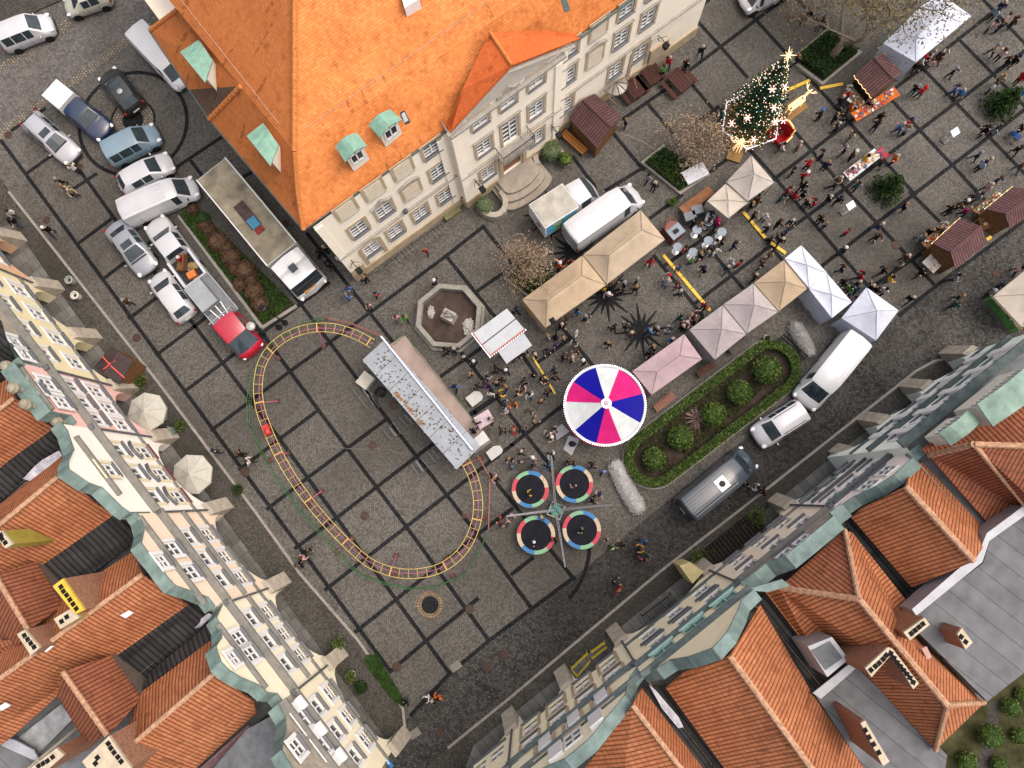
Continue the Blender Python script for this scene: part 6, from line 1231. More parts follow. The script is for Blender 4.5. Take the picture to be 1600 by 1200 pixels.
hut('brown tiled market hut with a counter of wreaths by the big bare tree', [(1362, 152), (1335, 118), (1379, 83), (1411, 114)], front=0)
hut('brown tiled market hut with a queue, lower left of the pair near the road', [(1457, 380), (1500, 341), (1543, 379), (1493, 420)], front=0); hut('brown tiled market hut at the right edge, upper right of the pair', [(1540, 326), (1582, 292), (1640, 318), (1578, 357)], front=0)
hut('dark closed stall with glowing red lines on its roof beside the yellow house', [(147, 573), (174, 540), (208, 564), (187, 600)], ze=2.4, zr=2.75, roofm=M((.06, .045, .045), .75, .3, 2, name='dark_felt'), open_=False, name='market_stall')
b = MB(); z = 2.8
for a, c in (((157, 556), (192, 590)), ((154, 580), (190, 556))): p, q = P(*a, z), P(*c, z); m_ = (p+q)/2; b.tube([p-Vector((0, 0, .25)), m_, q-Vector((0, 0, .25))], .03, 4)
b.build('light_line', M((.8, .08, .06), .4, 0, name='red_line', emit=.5), bpy.data.objects['market_stall'], world=True)
# tables, benches, barrels
def table(label, a, c, wd, h, mat, goods=None, name='table', group=None, parent=None):
    p, q = P(*a, h), P(*c, h); m_ = (p+q)/2; L_ = (q-p).length; rz = math.atan2(q.y-p.y, q.x-p.x); t = thing(name, label, 'table', (m_.x, m_.y, 0), rz, group)
    b = MB(); b.box((0, 0, h-.05), (L_, wd, .05)); b.build('tabletop', mat, t)
    for sx_ in (-1, 1):
        for sy in (-1, 1): b = MB(); b.box((sx_*(L_/2-.08), sy*(wd/2-.08), 0), (.05, .05, h-.05)); b.build('leg', steel, t)
    if goods:
        b = MB()
        for _ in range(goods[0]): s_ = random.uniform(.07, .2); b.box((random.uniform(-L_/2+.1, L_/2-.1), random.uniform(-wd/2+.1, wd/2-.1), h), (s_, s_*random.uniform(.6, 1.5), random.uniform(.02, .1)), random.random()*3, random.randint(0, len(goods[1])-1))
        b.build('wares', goods[1], t, kind='stuff')
    return t
gw = [M((.72, .72, .7), .6, .15, name='white_ware'), M((.45, .05, .06), .6, .2, name='red_ware'), M((.1, .12, .2), .6, .2, name='navy_ware'), M((.5, .36, .2), .6, .3, name='tan_ware')]
table('long table with orange cloth and round wreaths before the upper market hut', (1334, 183), (1402, 142), .75, .8, M((.5, .13, .03), .8, .2, name='orange_cloth'), (60, gw)); table('small white-clothed table beside the orange wreath table', (1328, 150), (1345, 163), .7, .78, white, (12, gw))
table('long stall table of white and dark papers above the small fir', (1323, 276), (1372, 238), .75, .8, M((.6, .6, .6), .7, .1, name='paper_cloth'), (70, gw)); table('small red-clothed table joined to the paper stall table', (1372, 234), (1386, 246), .6, .8, M((.35, .04, .05), .8, .2, name='dark_red_cloth'), (14, gw))
table('pale display table in front of the beige-leaved tree', (1070, 279), (1103, 262), 1.0, .9, M((.62, .64, .68), .6, .1, name='display_cloth'))
table('cream sales counter beside the lower market hut', (1448, 403), (1466, 420), .9, .9, M((.55, .5, .42), .7, .1, name='cream_cloth'), (6, gw)); table('brown wooden counter between the two market huts near the road', (1532, 350), (1562, 340), .9, .9, wood, (10, gw))
table('pink printed ticket table at the end of the ride platform', (745, 662), (768, 648), .9, .9, M((.5, .4, .46), .6, .25, 8, name='pink_print'))
def bench(label, a, c, mat, group='benches on the square', back=True, wd=.45):
    p, q = P(*a, .45), P(*c, .45); m_ = (p+q)/2; L_ = (q-p).length; rz = math.atan2(q.y-p.y, q.x-p.x); t = thing('bench', label, 'bench', (m_.x, m_.y, 0), rz, group)
    b = MB()
    for k in range(3): b.box((0, -wd/2+wd*(k+.5)/3, .41), (L_, wd/3-.03, .04))
    b.build('seat', mat, t)
    if back:
        b = MB(); [b.box((0, wd/2+.04+k*.03, .55+k*.16), (L_, .03, .11)) for k in range(2)]; b.build('backrest', mat, t)
    for s_ in (-1, 1): b = MB(); b.box((s_*(L_/2-.15), 0, 0), (.06, wd, .41)); b.build('leg', black, t)
    return t
bench('orange-brown wooden bench at the end of the town hall market hut', (880, 206), (914, 237), M((.5, .2, .05), .6, .2, name='orange_wood'), wd=.6, back=False); bench('reddish bench on the paving between carousel and oval garden', (1024, 640), (1054, 617), M((.25, .12, .09), .7, .2, name='red_wood')); bench('dark bench with boxes behind the dusty pink tent', (1091, 587), (1118, 568), dwood); bench('dark grey bench behind the lilac tents', (1141, 550), (1172, 528), M((.09, .085, .08), .7, .2, name='grey_wood')); bench('black bench between the pale rock and the oval hedge', (1218, 528), (1256, 563), black)
def picnic(label, a, c, w_=1.6):
    p, q = P(*a, .7), P(*c, .7); m_ = (p+q)/2; L_ = (q-p).length; rz = math.atan2(q.y-p.y, q.x-p.x); t = thing('picnic_table', label, 'picnic table', (m_.x, m_.y, 0), rz, 'dark picnic tables at the town hall corner')
    b = MB(); [b.box((0, -w_*.3+w_*.6*(k+.5)/5, .7), (L_, w_*.6/5-.02, .05)) for k in range(5)]; b.build('tabletop', dwood, t)
    for s_ in (-1, 1): b = MB(); b.box((0, s_*w_*.5, .42), (L_, .3, .05)); b.build('bench', dwood, t); b = MB(); b.box((s_*L_*.38, 0, 0), (.1, w_, .1)); b.box((s_*L_*.38, 0, .1), (.1, .12, .6)); b.box((s_*L_*.38, w_*.5, .1), (.1, .1, .32)); b.box((s_*L_*.38, -w_*.5, .1), (.1, .1, .32)); b.build('frame', dwood, t)
picnic('dark picnic table nearest the round canopy at the town hall wall', (980, 124), (1000, 150)); picnic('middle dark picnic table along the town hall wall', (1006, 104), (1026, 128)); picnic('dark picnic table farthest from the wall at the town hall corner', (1050, 112), (1074, 138), 1.9)
t = thing('entrance_canopy', 'round glass canopy on curved metal ribs over the side door of the town hall', 'canopy', P(962, 130, 2.4)-Vector((0, 0, 2.4)), TW.a)
b = MB(); R_ = .85; [b.tube([(math.cos(PI*i/5+PI)*R_, math.sin(PI*i/5+PI)*R_, 2.3), (math.cos(PI*i/5+PI)*R_*.5, math.sin(PI*i/5+PI)*R_*.5, 2.5), (0, 0, 2.6)], .025, 4) for i in range(6)]; b.tube([(math.cos(PI*i/12+PI)*R_, math.sin(PI*i/12+PI)*R_, 2.3) for i in range(13)], .03, 5); b.tube([(-.9, .1, 2.3), (-1.1, -.6, 2.6), (-.9, -1.2, 2.4)], .03, 5); b.tube([(.9, .1, 2.3), (1.1, -.6, 2.6), (.9, -1.2, 2.4)], .03, 5); b.build('frame', M((.2, .16, .11), .5, .2, metal=.5, name='bronze'), t)
b = MB(); [b.face([(0, 0, 2.58), (math.cos(PI*i/10+PI)*R_, math.sin(PI*i/10+PI)*R_, 2.28), (math.cos(PI*(i+1)/10+PI)*R_, math.sin(PI*(i+1)/10+PI)*R_, 2.28)]) for i in range(10)]; b.build('glass', M((.25, .23, .2), .25, .2, name='smoked_glass'), t)
# barrel bar area
tmet = M((.22, .26, .3), .56, .15, 2, metal=.3, name='blue_grey_top')
for i, (u, v) in enumerate(((1059, 386), (1083, 394), (1089, 359), (1107, 346), (1107, 376), (1128, 362), (1111, 337))):
    o = P(u, v, 1.1); t = thing('bar_table', ('round grey bar table nearest the yellow cable ramp', 'second round bar table from the yellow cable ramp', 'left round bar table in front of the crates', 'round bar table beside the person in the pink hat', 'round bar table in the middle of the bar group', 'rightmost round bar table of the bar group', 'uppermost round bar table by the low cream tent')[i], 'bar table', (o.x, o.y, 0), 0, 'round bar tables')
    b = MB(); b.lathe((0, 0, 1.06), [(.3, 0), (.32, .02), (.32, .04), (.3, .05)], 20); b.build('tabletop', tmet, t); b = MB(); b.lathe((0, 0, 0), [(.25, 0), (.25, .03), (.04, .06), (.04, 1.06)], 12); b.build('base', steel, t)
for i, (u, v) in enumerate(((1077, 340), (1088, 330))): o = P(u, v, .6); b = MB(); b.box((0, 0, 0), (.75, .55, .9), .3); b.box((0, 0, .9), (.8, .6, .08), .3); b.build('bin', M((.11, .125, .15), .5, .2, name='grey_plastic'), loc=(o.x, o.y, 0), label=('grey lidded bin left of its twin near the bar tables', 'grey lidded bin right of its twin near the bar tables')[i], cat='bin', group='grey bins')
o = P(1051, 362, .8); t = thing('heater_stall', 'dark red fire kiosk with a blue-grey top near the end of the long tent', 'kiosk', (o.x, o.y, 0), A37)
b = MB(); b.box((0, 0, 0), (1.0, 1.2, 1.3)); b.build('cabinet', M((.16, .03, .03), .5, .2, name='dark_red_metal'), t); b = MB(); b.box((0, -.2, 1.3), (1.05, .8, .06)); b.build('top', tmet, t); b = MB(); b.box((0, -.2, 1.36), (.35, .28, .12)); b.build('vent', black, t); b = MB(); b.tube([(-.5, .4, 1.3), (-.2, .7, 1.9), (.3, .7, 1.7), (.5, .4, 1.3)], .05, 5); b.build('arch', wood, t)
table('long rusty wooden bar counter behind the grey bins', (1066, 330), (1112, 296), .7, .9, M((.22, .1, .05), .7, .35, 3, name='rusty_boards'), name='bar_counter')
for (a, c, l) in (((1036, 398), (1110, 486), 'long yellow cable ramp by the bar tables'), ((1160, 330), (1196, 372), 'yellow cable ramp beside the low cream tent'), ((1197, 374), (1228, 396), 'yellow cable ramp leading to the white tent pair'), ((1219, 146), (1266, 125), 'yellow cable ramp between Christmas tree and bare tree bed'), ((1281, 138), (1318, 131), 'short yellow cable ramp at the bare tree bed'), ((1541, 375), (1549, 369), 'yellow block at the foot of the lower market hut'), ((832, 557), (868, 616), 'thin yellow cable ramp beside the kiosk crowd')):
    p, q = P(*a, .04), P(*c, .04); L_ = (q-p).length; b = MB(); n = max(1, int(L_/.9)); w_ = .13 if 'thin' in l else .24
    for i in range(n): b.box((-L_/2+L_*(i+.5)/n, 0, 0), (L_/n-.015, w_, .05), taper=.9)
    o = b.build('cable_ramp', M((.72, .46, .02), .5, .1, 3, name='yellow_rubber'), loc=((p.x+q.x)/2, (p.y+q.y)/2, .03), rz=math.atan2(q.y-p.y, q.x-p.x), label=l, cat='cable ramp', group='yellow cable ramps')
# ---------------- fountain ----------------
o = P(703, 497); t = thing('fountain', 'dry octagonal stone fountain basin with a statue in the middle', 'fountain', (o.x, o.y, 0), 0)
fs = M((.26, .25, .22), .85, .25, 2.5, .2, name='fountain_stone')
def oct_(r, a0=PI/8-.08): return [Vector((math.cos(2*PI*i/8+a0)*r, math.sin(2*PI*i/8+a0)*r, 0)) for i in range(8)]
b = MB(); r1, r2, r3 = oct_(2.35), oct_(2.02), oct_(2.55)
for i in range(8):
    j = (i+1) % 8; z = .75; b.face([(*r1[i][:2], z), (*r1[j][:2], z), (*r2[j][:2], z), (*r2[i][:2], z)]); b.face([(*r1[i][:2], 0), (*r1[j][:2], 0), (*r1[j][:2], z), (*r1[i][:2], z)]); b.face([(*r2[j][:2], .05), (*r2[i][:2], .05), (*r2[i][:2], z), (*r2[j][:2], z)]); b.slab([(*r3[i][:2], .14), (*r3[j][:2], .14), (*r1[j][:2], .14), (*r1[i][:2], .14)], .14)
b.build('basin', fs, t); b = MB(); b.face([(*p[:2], .12) for p in oct_(2.04)]); b.build('basin_floor', M((.07, .05, .043), .9, .4, 1.5, .3, name='wet_earth'), t)
b = MB(); b.box((0, 0, .12), (.95, .75, .9), -.5, taper=.9); b.build('pedestal', M((.42, .39, .33), .85, .15, 3, name='pale_stone'), t)
b = MB()
b.blob((0, 0, 1.2), (.3, .26, .35), 2, .3); b.blob((.05, .05, 1.6), (.17, .15, .25), 2, .2); b.blob((.05, .1, 1.92), (.1, .1, .13), 2, .05); b.tube([(.15, .05, 1.7), (.38, -.05, 1.55), (.4, -.2, 1.35)], .06, 6); b.tube([(-.1, .05, 1.7), (-.3, .1, 1.5), (-.2, .3, 1.5)], .06, 6); b.tube([(.1, 0, 1.15), (.32, -.15, 1.1), (.3, -.25, .95)], .09, 6)
b.build('statue', M((.36, .34, .3), .85, .25, 4, .3, name='statue_stone'), t, smooth=True)
for u, v, s_ in ((673, 487, .5), (732, 510, .75)):
    b = MB(); oo = P(u, v, .4)-Vector((o.x, o.y, 0)); b.blob((oo.x, oo.y, .2), (s_*.5, s_*.85, .2), 3, .6, 4); b.build('pale_heap', M((.4, .39, .36), .9, .3, 8, .5, name='pale_net'), t)
# ---------------- kiosk, carousel ----------------
def boxq(q, z0, z1, b, m=0): b.prism([P(*p, z1)[:2] for p in q], z0, z1, m)
kq = [(739, 521), (792, 482), (820, 515), (766, 556)]; c = sum((P(*p, 3.0) for p in kq), Vector())/4; t = thing('ticket_kiosk', 'white fairground kiosk with a lit edge right of the fountain', 'kiosk', (c.x, c.y, 0))
b = MB(); boxq(kq, 2.75, 3.0, b); b.build('roof', M((.4, .43, .46), .5, .12, 1.2, name='white_sheet'), t, world=True); b = MB(); boxq([(747, 522), (790, 490), (812, 515), (768, 549)], .1, 2.74, b); b.build('cabin', M((.5, .45, .42), .6, .2, name='kiosk_wall'), t, world=True)
b = MB(); p, q = P(767, 537, 3.03), P(793, 502, 3.03); b.tube([P(753, 539, 3.03), P(806, 498, 3.03)], .03, 4); b.build('roof_seam', trim, t, world=True)
bulb = M((.9, .93, 1), .4, 0, name='white_bulb', emit=1.0)
b = MB()
for (a, d) in ((kq[0], kq[3]), (kq[3], kq[2])):
    for i in range(18): p = P(*a, 2.85).lerp(P(*d, 2.85), i/17.); n_ = (p-c); n_.z = 0; n_ = n_.normalized()*.05; b.box((p.x+n_.x, p.y+n_.y, 2.62), (.07, .07, .22))
b.build('edge_lights', bulb, t, world=True, kind='stuff'); b = MB(); p0, p1 = P(768, 556, 2.5), P(818, 520, 2.5); n_ = (p1-p0).cross(Vector((0, 0, 1))).normalized()*.95; b.slab([p0.lerp(p1, .2), p1, p1+n_-Vector((0, 0, .4)), p0.lerp(p1, .2)+n_-Vector((0, 0, .4))], .04); b.build('awning', M((.42, .44, .48), .6, .08, name='awning_cloth'), t, world=True)
b = MB(); b.tube([P(*kq[0], 3.04), P(*kq[3], 3.04), P(*kq[2], 3.04)], .05, 5); b.build('red_garland', M((.45, .1, .04), .7, .3, name='red_garland'), t, world=True)
co = P(945.5, 632.5, 2.9); co.z = 0; t = thing('carousel', 'round carousel with a pink, white and blue striped canopy and lit rim', 'carousel', co)
R_ = 2.53; zr_, zp = 2.75, 3.75; edges = [math.radians(a) for a in (108, 66, 24, -23, -62, -106, -141, -189, -217, -252)]
cm = [cloth((.54, .58, .59), 'white_canvas'), cloth((.5, .012, .15), 'pink_canvas'), cloth((.004, .004, .24), 'blue_canvas')]
colr = [0, 1, 2, 0, 1, 2, 0, 1, 2]; seq = [(103, 68, 0), (68, 17, 1), (17, -27, 2), (-27, -66, 0), (-66, -103, 1), (-103, -140, 2), (-140, -185, 0), (-185, -217, 1), (-217, -257, 2)]
for a0, a1, k in seq:
    b = MB(); n = 6; m_ = 5; a0, a1 = math.radians(a0), math.radians(a1)
    g = [[Vector((math.cos(a0+(a1-a0)*i/n)*(R_*(1-j/m_)+.3*j/m_), math.sin(a0+(a1-a0)*i/n)*(R_*(1-j/m_)+.3*j/m_), zr_+(zp-zr_)*(j/m_)-.10*math.sin(PI*j/m_)-.06*math.sin(PI*i/n)*(1-j/m_))) for j in range(m_+1)] for i in range(n+1)]
    for i in range(n):
        for j in range(m_): b.face([g[i+1][j], g[i][j], g[i][j+1], g[i+1][j+1]])
    b.build('canopy_panel', cm[k], t, smooth=True, weld=True)
b = MB(); b.tube([(math.cos(2*PI*i/60)*(R_+.03), math.sin(2*PI*i/60)*(R_+.03), zr_) for i in range(60)], .07, 6, closed=True); b.build('rim', M((.6, .62, .66), .4, .1, name='rim_metal'), t)
b = MB()
for i in range(110): a = 2*PI*i/110; b.box((math.cos(a)*(R_+.1), math.sin(a)*(R_+.1), zr_-.03), (.06, .06, .07), a)
b.build('rim_lights', bulb, t, kind='stuff'); b = MB()
for i in range(20): a = 2*PI*i/20; b.box((math.cos(a)*.25, math.sin(a)*.25, zp+.03), (.14, .045, .04), a)
b.build('hub_lights', bulb, t, kind='stuff'); b = MB(); b.lathe((0, 0, zp-.1), [(.32, 0), (.34, .1), (.12, .16), (.1, .24)], 20); b.build('hub', M((.4, .33, .36), .4, .1, name='hub_metal'), t)
b = MB(); b.lathe((0, 0, 0), [(2.5, .02), (2.55, .1), (2.55, .22), (2.5, .25)], 48); b.build('floor', M((.35, .06, .1), .5, .2, name='red_floor'), t); b = MB(); b.lathe((0, 0, .25), [(.35, 0), (.35, 3.3)], 16); b.build('column', M((.5, .3, .35), .5, .2, name='column_paint'), t)
for i in range(8):
    a = 2*PI*i/8+.2; x, y = math.cos(a)*1.9, math.sin(a)*1.9; b = MB(); b.tube([(x, y, .25), (x, y, 2.8)], .025, 6); b.build('pole', steel, t)
    b = MB(); b.blob((x, y, 1.0), (.3, .14, .18), 2, .1); b.tube([(x+.22, y, 1.05), (x+.36, y, 1.35), (x+.5, y, 1.3)], .08, 6, r2=.05); [b.tube([(x+s_*.2, y, .9), (x+s_*.25, y, .55)], .035, 5) for s_ in (-1, 1)]; b.build('horse', M((.65, .6, .55), .4, .15, name='horse_paint'), t, smooth=True)
for lab, q in (('grey metal ramp left of the carousel by three pale hats', [(866, 672), (878, 662), (890, 674), (870, 688)]), ('grey metal ramp with a dark bag below the carousel', [(889, 680), (906, 686), (893, 712), (880, 702)])):
    b = MB(); Q = [P(*p, .12) for p in q]; m_ = sum(Q, Vector())/4; b.slab([p-Vector((m_.x, m_.y, 0)) for p in Q], .1); b.build('ramp', M((.3, .31, .33), .5, .15, metal=.3, name='ramp_metal'), loc=(m_.x, m_.y, 0), label=lab, cat='ramp')
p = P(894, 694, .2); b = MB(); b.blob((0, 0, .1), (.28, .2, .1), 2, .5); b.build('bag', black, loc=(p.x, p.y, .13), label='dark bag lying on the ramp below the carousel', cat='bag')
# shaggy decorations
def shaggy(label, pts, w_, h, mat, n):
    ps = [P(*p, .3) for p in pts]; m_ = sum(ps, Vector())/len(ps); m_.z = 0; b = MB()
    for k in range(len(ps)*3-2):
        i, f = divmod(k, 3); p = ps[i].lerp(ps[min(i+1, len(ps)-1)], f/3.)-m_; b.blob((p.x, p.y, h*.4), (w_*.75, w_*.75, h*.5), 2, .3, 2.5)
    for _ in range(n):
        f = random.random()*(len(ps)-1); i = int(f); p = ps[i].lerp(ps[i+1], f-i)-m_; a = random.random()*6.28; r = random.random()**.5*w_; c = Vector((p.x+math.cos(a)*r, p.y+math.sin(a)*r, h*(1-.5*(r/w_)**2)*random.uniform(.5, 1))); d = Vector((random.gauss(0, 1), random.gauss(0, 1), random.gauss(0, .6))).normalized()*.14; s_ = d.cross(Vector((0, 0, 1))).normalized()*.018; b.face([c-s_, c+d, c+s_])
    o = b.build('shaggy_decoration', mat, loc=m_, label=label, cat='decoration'); return o
fur = M((.42, .42, .41), .9, .25, 6, .3, name='frosted_fur'); shaggy('long shaggy pale grey heap between the carousel and the oval garden', [(963, 729), (972, 750), (985, 775), (996, 792)], .58, .8, fur, 5500); shaggy('shaggy grey heap beside the black bench and ribbed white van', [(1243, 512), (1252, 528), (1264, 550)], .52, .8, M((.3, .3, .29), .9, .3, 6, .3, name='grey_fur'), 3500)
# ---------------- roller coaster ----------------
TR = [(582, 537), (556, 523), (528, 514), (500, 511.5), (471, 516), (445, 527), (424, 544), (410, 566), (404, 590), (403, 614), (407, 640), (415, 664), (425, 688), (438, 715), (455, 744), (475, 773), (497, 801), (522, 829), (550, 857), (575, 878), (601, 890), (627, 896), (653, 896), (682, 890), (707, 876), (727, 855), (741, 826), (747, 796), (745, 767), (738, 742), (726, 719)]
def crom(p, n=5):
    out = []
    for i in range(len(p)-1):
        a, c, d, e = (np.array(p[max(0, i-1)]), np.array(p[i]), np.array(p[i+1]), np.array(p[min(len(p)-1, i+2)]))
        for k in range(n): s_ = k/n; out.append(.5*((2*c)+(d-a)*s_+(2*a-5*c+4*d-e)*s_*s_+(3*c-a-3*d+e)*s_**3))
    out.append(np.array(p[-1], float)); return out
TC = crom(TR, 6); N = len(TC); zt_ = lambda i: 1.25+.55*math.cos(2*PI*i/N*1.0)+.15*math.sin(2*PI*i/N*3)
TP = [P(p[0], p[1], zt_(i)) for i, p in enumerate(TC)]; c0 = P(575, 705); t = thing('roller_coaster_track', 'oval yellow and pink kiddie roller coaster track on the left of the square', 'roller coaster track', c0)
yl = M((.6, .42, .12), .5, .15, 3, name='yellow_rail'); pk_ = M((.4, .1, .17), .5, .15, 3, name='pink_steel'); nrm = []
for i in range(N): d = (TP[min(N-1, i+1)]-TP[max(0, i-1)]); d.z = 0; d.normalize(); nrm.append(Vector((-d.y, d.x, 0)))
for s_ in (-1, 1): b = MB(); b.tube([TP[i]+nrm[i]*.3*s_ for i in range(N)], .026, 6); b.build('rail', yl, t, smooth=True, world=True)
b = MB(); b.tube([TP[i]-Vector((0, 0, .25)) for i in range(N)], .03, 6); b.build('spine', pk_, t, smooth=True, world=True)
ln = [0]
for i in range(1, N): ln.append(ln[-1]+(TP[i]-TP[i-1]).length)
def at(L_):
    i = max(k for k in range(N) if ln[k] <= L_+1e-6); i = min(i, N-2); f = (L_-ln[i])/(ln[i+1]-ln[i]); return TP[i].lerp(TP[i+1], f), nrm[i].lerp(nrm[i+1], f).normalized(), i
k = 0; s_ = .3
while s_ < ln[-1]:
    p, n_, i = at(s_); b = MB(); b.tube([p-n_*.3, p+n_*.3], .02 if k % 6 else .05, 4); b.build('cross_tie', yl, t, world=True)
    if k % 6 == 0 and k > 0:
        b = MB(); z = Vector((0, 0, .25)); d = Vector((n_.y, -n_.x, 0)); f = 1 if (k//6) % 2 else -1
        b.tube([p-z, Vector((p.x, p.y, .08))+n_*.95*f], .035, 5); b.tube([p-z, Vector((p.x, p.y, .08))-n_*.35*f+d*.15], .035, 5); b.tube([p-z+n_*.3*f, p-z*2-n_*.2*f], .03, 5); b.build('support', pk_, t, world=True)
        for q_ in (n_*.95*f, -n_*.35*f+d*.15): b = MB(); b.box((p.x+q_.x, p.y+q_.y, .0), (.32, .32, .1), math.atan2(n_.y, n_.x)); b.build('foot', M((.09, .05, .045), .8, .3, name='foot_block'), t, world=True)
    k += 1; s_ += .62
p, n_, i = at(ln[[k for k in range(N) if abs(TC[k][0]-422) < 4 and TC[k][1] > 660][0]]); b = MB(); b.box((0, 0, .05), (.75, .42, .25), taper=.9); b.blob((.1, 0, .3), (.25, .2, .12), 2, 0)
b.build('ride_car', M((.5, .02, .02), .35, .1, name='red_ride_car'), loc=p, rz=math.atan2(-n_.x, n_.y), label='small red and black ride car on the left stretch of the track', cat='ride car')
# fences around the ride
def fence(label, pts, col, h=1.0, gap=1.6, double=True):
    ps = [P(*p, h*.9) for p in pts]; m_ = ps[len(ps)//2].copy(); m_.z = 0; t = thing('ride_fence', label, 'fence', m_); mm = M(col, .5, .15, name='fence_paint'); b = MB()
    for z in (h, .15, h*.55): b.tube([(p.x, p.y, z) for p in ps], .016, 4)
    for a, d in zip(ps, ps[1:]):
        L_ = (d-a).length; n = max(1, int(L_/.16))
        for i in range(n): q = a.lerp(d, i/n); b.tube([(q.x, q.y, .12), (q.x, q.y, h)], .007, 3)
    b.build('rails', mm, t, world=True)
    for a, d in zip(ps, ps[1:]):
        n = max(1, int((d-a).length/gap))
        for i in range(n): q = a.lerp(d, i/n); b = MB(); b.tube([(q.x, q.y, 0), (q.x, q.y, h+.03)], .024, 4); b.build('post', mm, t, world=True)
G_ = (.045, .16, .05)
fence('green ride fence along the outer left and bottom side of the track', [(506, 495), (472, 505), (442, 522), (412, 552), (393, 585), (386, 625), (388, 665), (405, 705), (428, 745), (468, 800), (515, 852), (556, 895), (600, 913), (642, 921), (682, 917), (724, 899), (747, 866), (760, 835)], G_)
fence('pink ride fence right of the lower track end', [(763, 828), (765, 745), (746, 712)], (.4, .15, .12)); fence('pink ride fence above the upper end of the track', [(508, 495), (550, 505), (597, 525)], (.4, .15, .12)); fence('green fence on the far edge of the ride platform', [(614, 537), (633, 521), (648, 545), (690, 596), (742, 658)], G_)
# station
c = P(660, 630); t = thing('ride_station', 'long ride station with a stained pale metal roof and lit edge', 'ride station', c)
rf = M((.27, .3, .33), .5, .2, 1.0, .1, name='stained_sheet'); q = [P(*p, 2.9) for p in ((566, 562), (601, 531), (751, 698), (714, 734))]
for k in range(7): a, d, e, f = q[0].lerp(q[3], k/7.+.002), q[0].lerp(q[3], (k+1)/7.-.002), q[1].lerp(q[2], (k+1)/7.-.002), q[1].lerp(q[2], k/7.+.002); up = Vector((0, 0, .12)); b = MB(); b.slab([a, d, e+up, f+up], .08); b.build('roof_panel', rf, t, world=True)
b = MB()
for _ in range(150): s_, f = random.random(), random.gauss(.45, .22); p = q[0].lerp(q[3], s_).lerp(q[1].lerp(q[2], s_), min(.95, max(.05, f))); b.blob((p.x, p.y, 2.95+.12*min(.95, max(.05, f))), (random.uniform(.02, .09), random.uniform(.02, .06), .02), 1, .6)
b.build('dead_leaves', M((.09, .07, .055), .9, .4, 9, name='leaf_litter'), t, world=True, kind='stuff')
b = MB()
for _ in range(70): s_, f = random.uniform(.32, .62), random.gauss(.12, .03); p = q[0].lerp(q[3], s_).lerp(q[1].lerp(q[2], s_), max(.03, f)); b.blob((p.x, p.y, 2.93), (.07, .06, .03), 1, .6)
b.build('brown_leaves', M((.28, .14, .06), .9, .4, 9, name='brown_litter'), t, world=True, kind='stuff')
b = MB(); p0, p1 = P(596, 526, 3.15), P(739, 704, 3.15); n = 90; dd = (p1-p0).normalized(); b.prism([(p0+Vector((-dd.y, dd.x, 0))*.06)[:2], (p1+Vector((-dd.y, dd.x, 0))*.06)[:2], (p1-Vector((-dd.y, dd.x, 0))*.06)[:2], (p0-Vector((-dd.y, dd.x, 0))*.06)[:2]], 2.85, 3.15); b.build('sign_band', M((.3, .3, .42), .5, .15, name='band_paint'), t, world=True); b = MB()
for i in range(n): p = p0.lerp(p1, i/n); b.box((p.x, p.y, 3.15), (.07, .07, .05))
b.build('edge_lights', M((.8, .85, 1), .4, 0, name='cool_bulb', emit=.5), t, world=True, kind='stuff')
b = MB(); b.prism([P(*p, .5)[:2] for p in ((577, 560), (632, 523), (762, 682), (715, 728))], .32, .5); b.build('platform', M((.34, .27, .24), .7, .2, .8, .1, name='worn_pink_boards'), t, world=True)
for a in (q[0].lerp(q[3], .02), q[0].lerp(q[3], .33), q[0].lerp(q[3], .66), q[0].lerp(q[3], .98), q[1].lerp(q[2], .02), q[1].lerp(q[2], .33), q[1].lerp(q[2], .66), q[1].lerp(q[2], .98)): b = MB(); b.tube([(a.x, a.y, 0), (a.x, a.y, 2.85)], .05, 6); b.build('post', steel, t, world=True)
b = MB(); b.prism([P(*p, 2.6)[:2] for p in ((727, 697), (755, 673), (765, 687), (738, 706))], .1, 2.6); b.build('control_cabin', M((.46, .46, .46), .5, .1, name='cabin_paint'), t, world=True)
# frames, generator, plates
def frame_(label, q, h=.35):
    Q = [P(*p, h) for p in q]; m_ = sum(Q, Vector())/4; m_.z = 0; b = MB(); b.tube([p-m_ for p in Q], .025, 4, closed=True); [b.tube([p-m_, p-m_-Vector((0, 0, h))], .022, 4) for p in Q]; b.build('steel_frame', steel, loc=m_, label=label, cat='steel frame', group='steel frames behind the ride station')
for i, q in enumerate((((550, 608), (562, 600), (583, 632), (575, 639)), ((562, 600), (571, 615), (583, 622), (576, 610)), ((580, 614), (593, 622), (592, 636), (583, 624)), ((600, 674), (608, 669), (618, 682), (611, 687)), ((609, 667), (614, 660), (626, 677), (620, 681)), ((624, 652), (632, 648), (645, 662), (637, 667)), ((643, 727), (650, 722), (660, 737), (654, 742)), ((651, 720), (657, 715), (669, 730), (662, 736)), ((668, 706), (675, 703), (686, 716), (680, 722)))):
    frame_(('leftmost steel frame behind the upper end of the station', 'small steel frame against the pale trolley', 'steel frame beside the dark engine', 'left steel frame at the middle of the station', 'centre steel frame at the middle of the station', 'steel frame tucked to the middle of the station roof', 'left steel frame at the lower end of the station', 'centre steel frame at the lower end of the station', 'steel frame tucked to the lower end of the station roof')[i], q)
p = P(570, 594, .6); b = MB(); b.box((0, 0, .1), (.85, 1.0, .5), -.65); [b.box((math.cos(-.65)*0-math.sin(-.65)*k, math.cos(-.65)*k, .6), (.86, .2, .03), -.65) for k in (-.35, 0, .35)]; b.build('trolley', M((.5, .47, .42), .7, .15, name='pale_boards'), loc=(p.x, p.y, 0), label='pale wooden cable trolley behind the upper end of the station', cat='trolley')
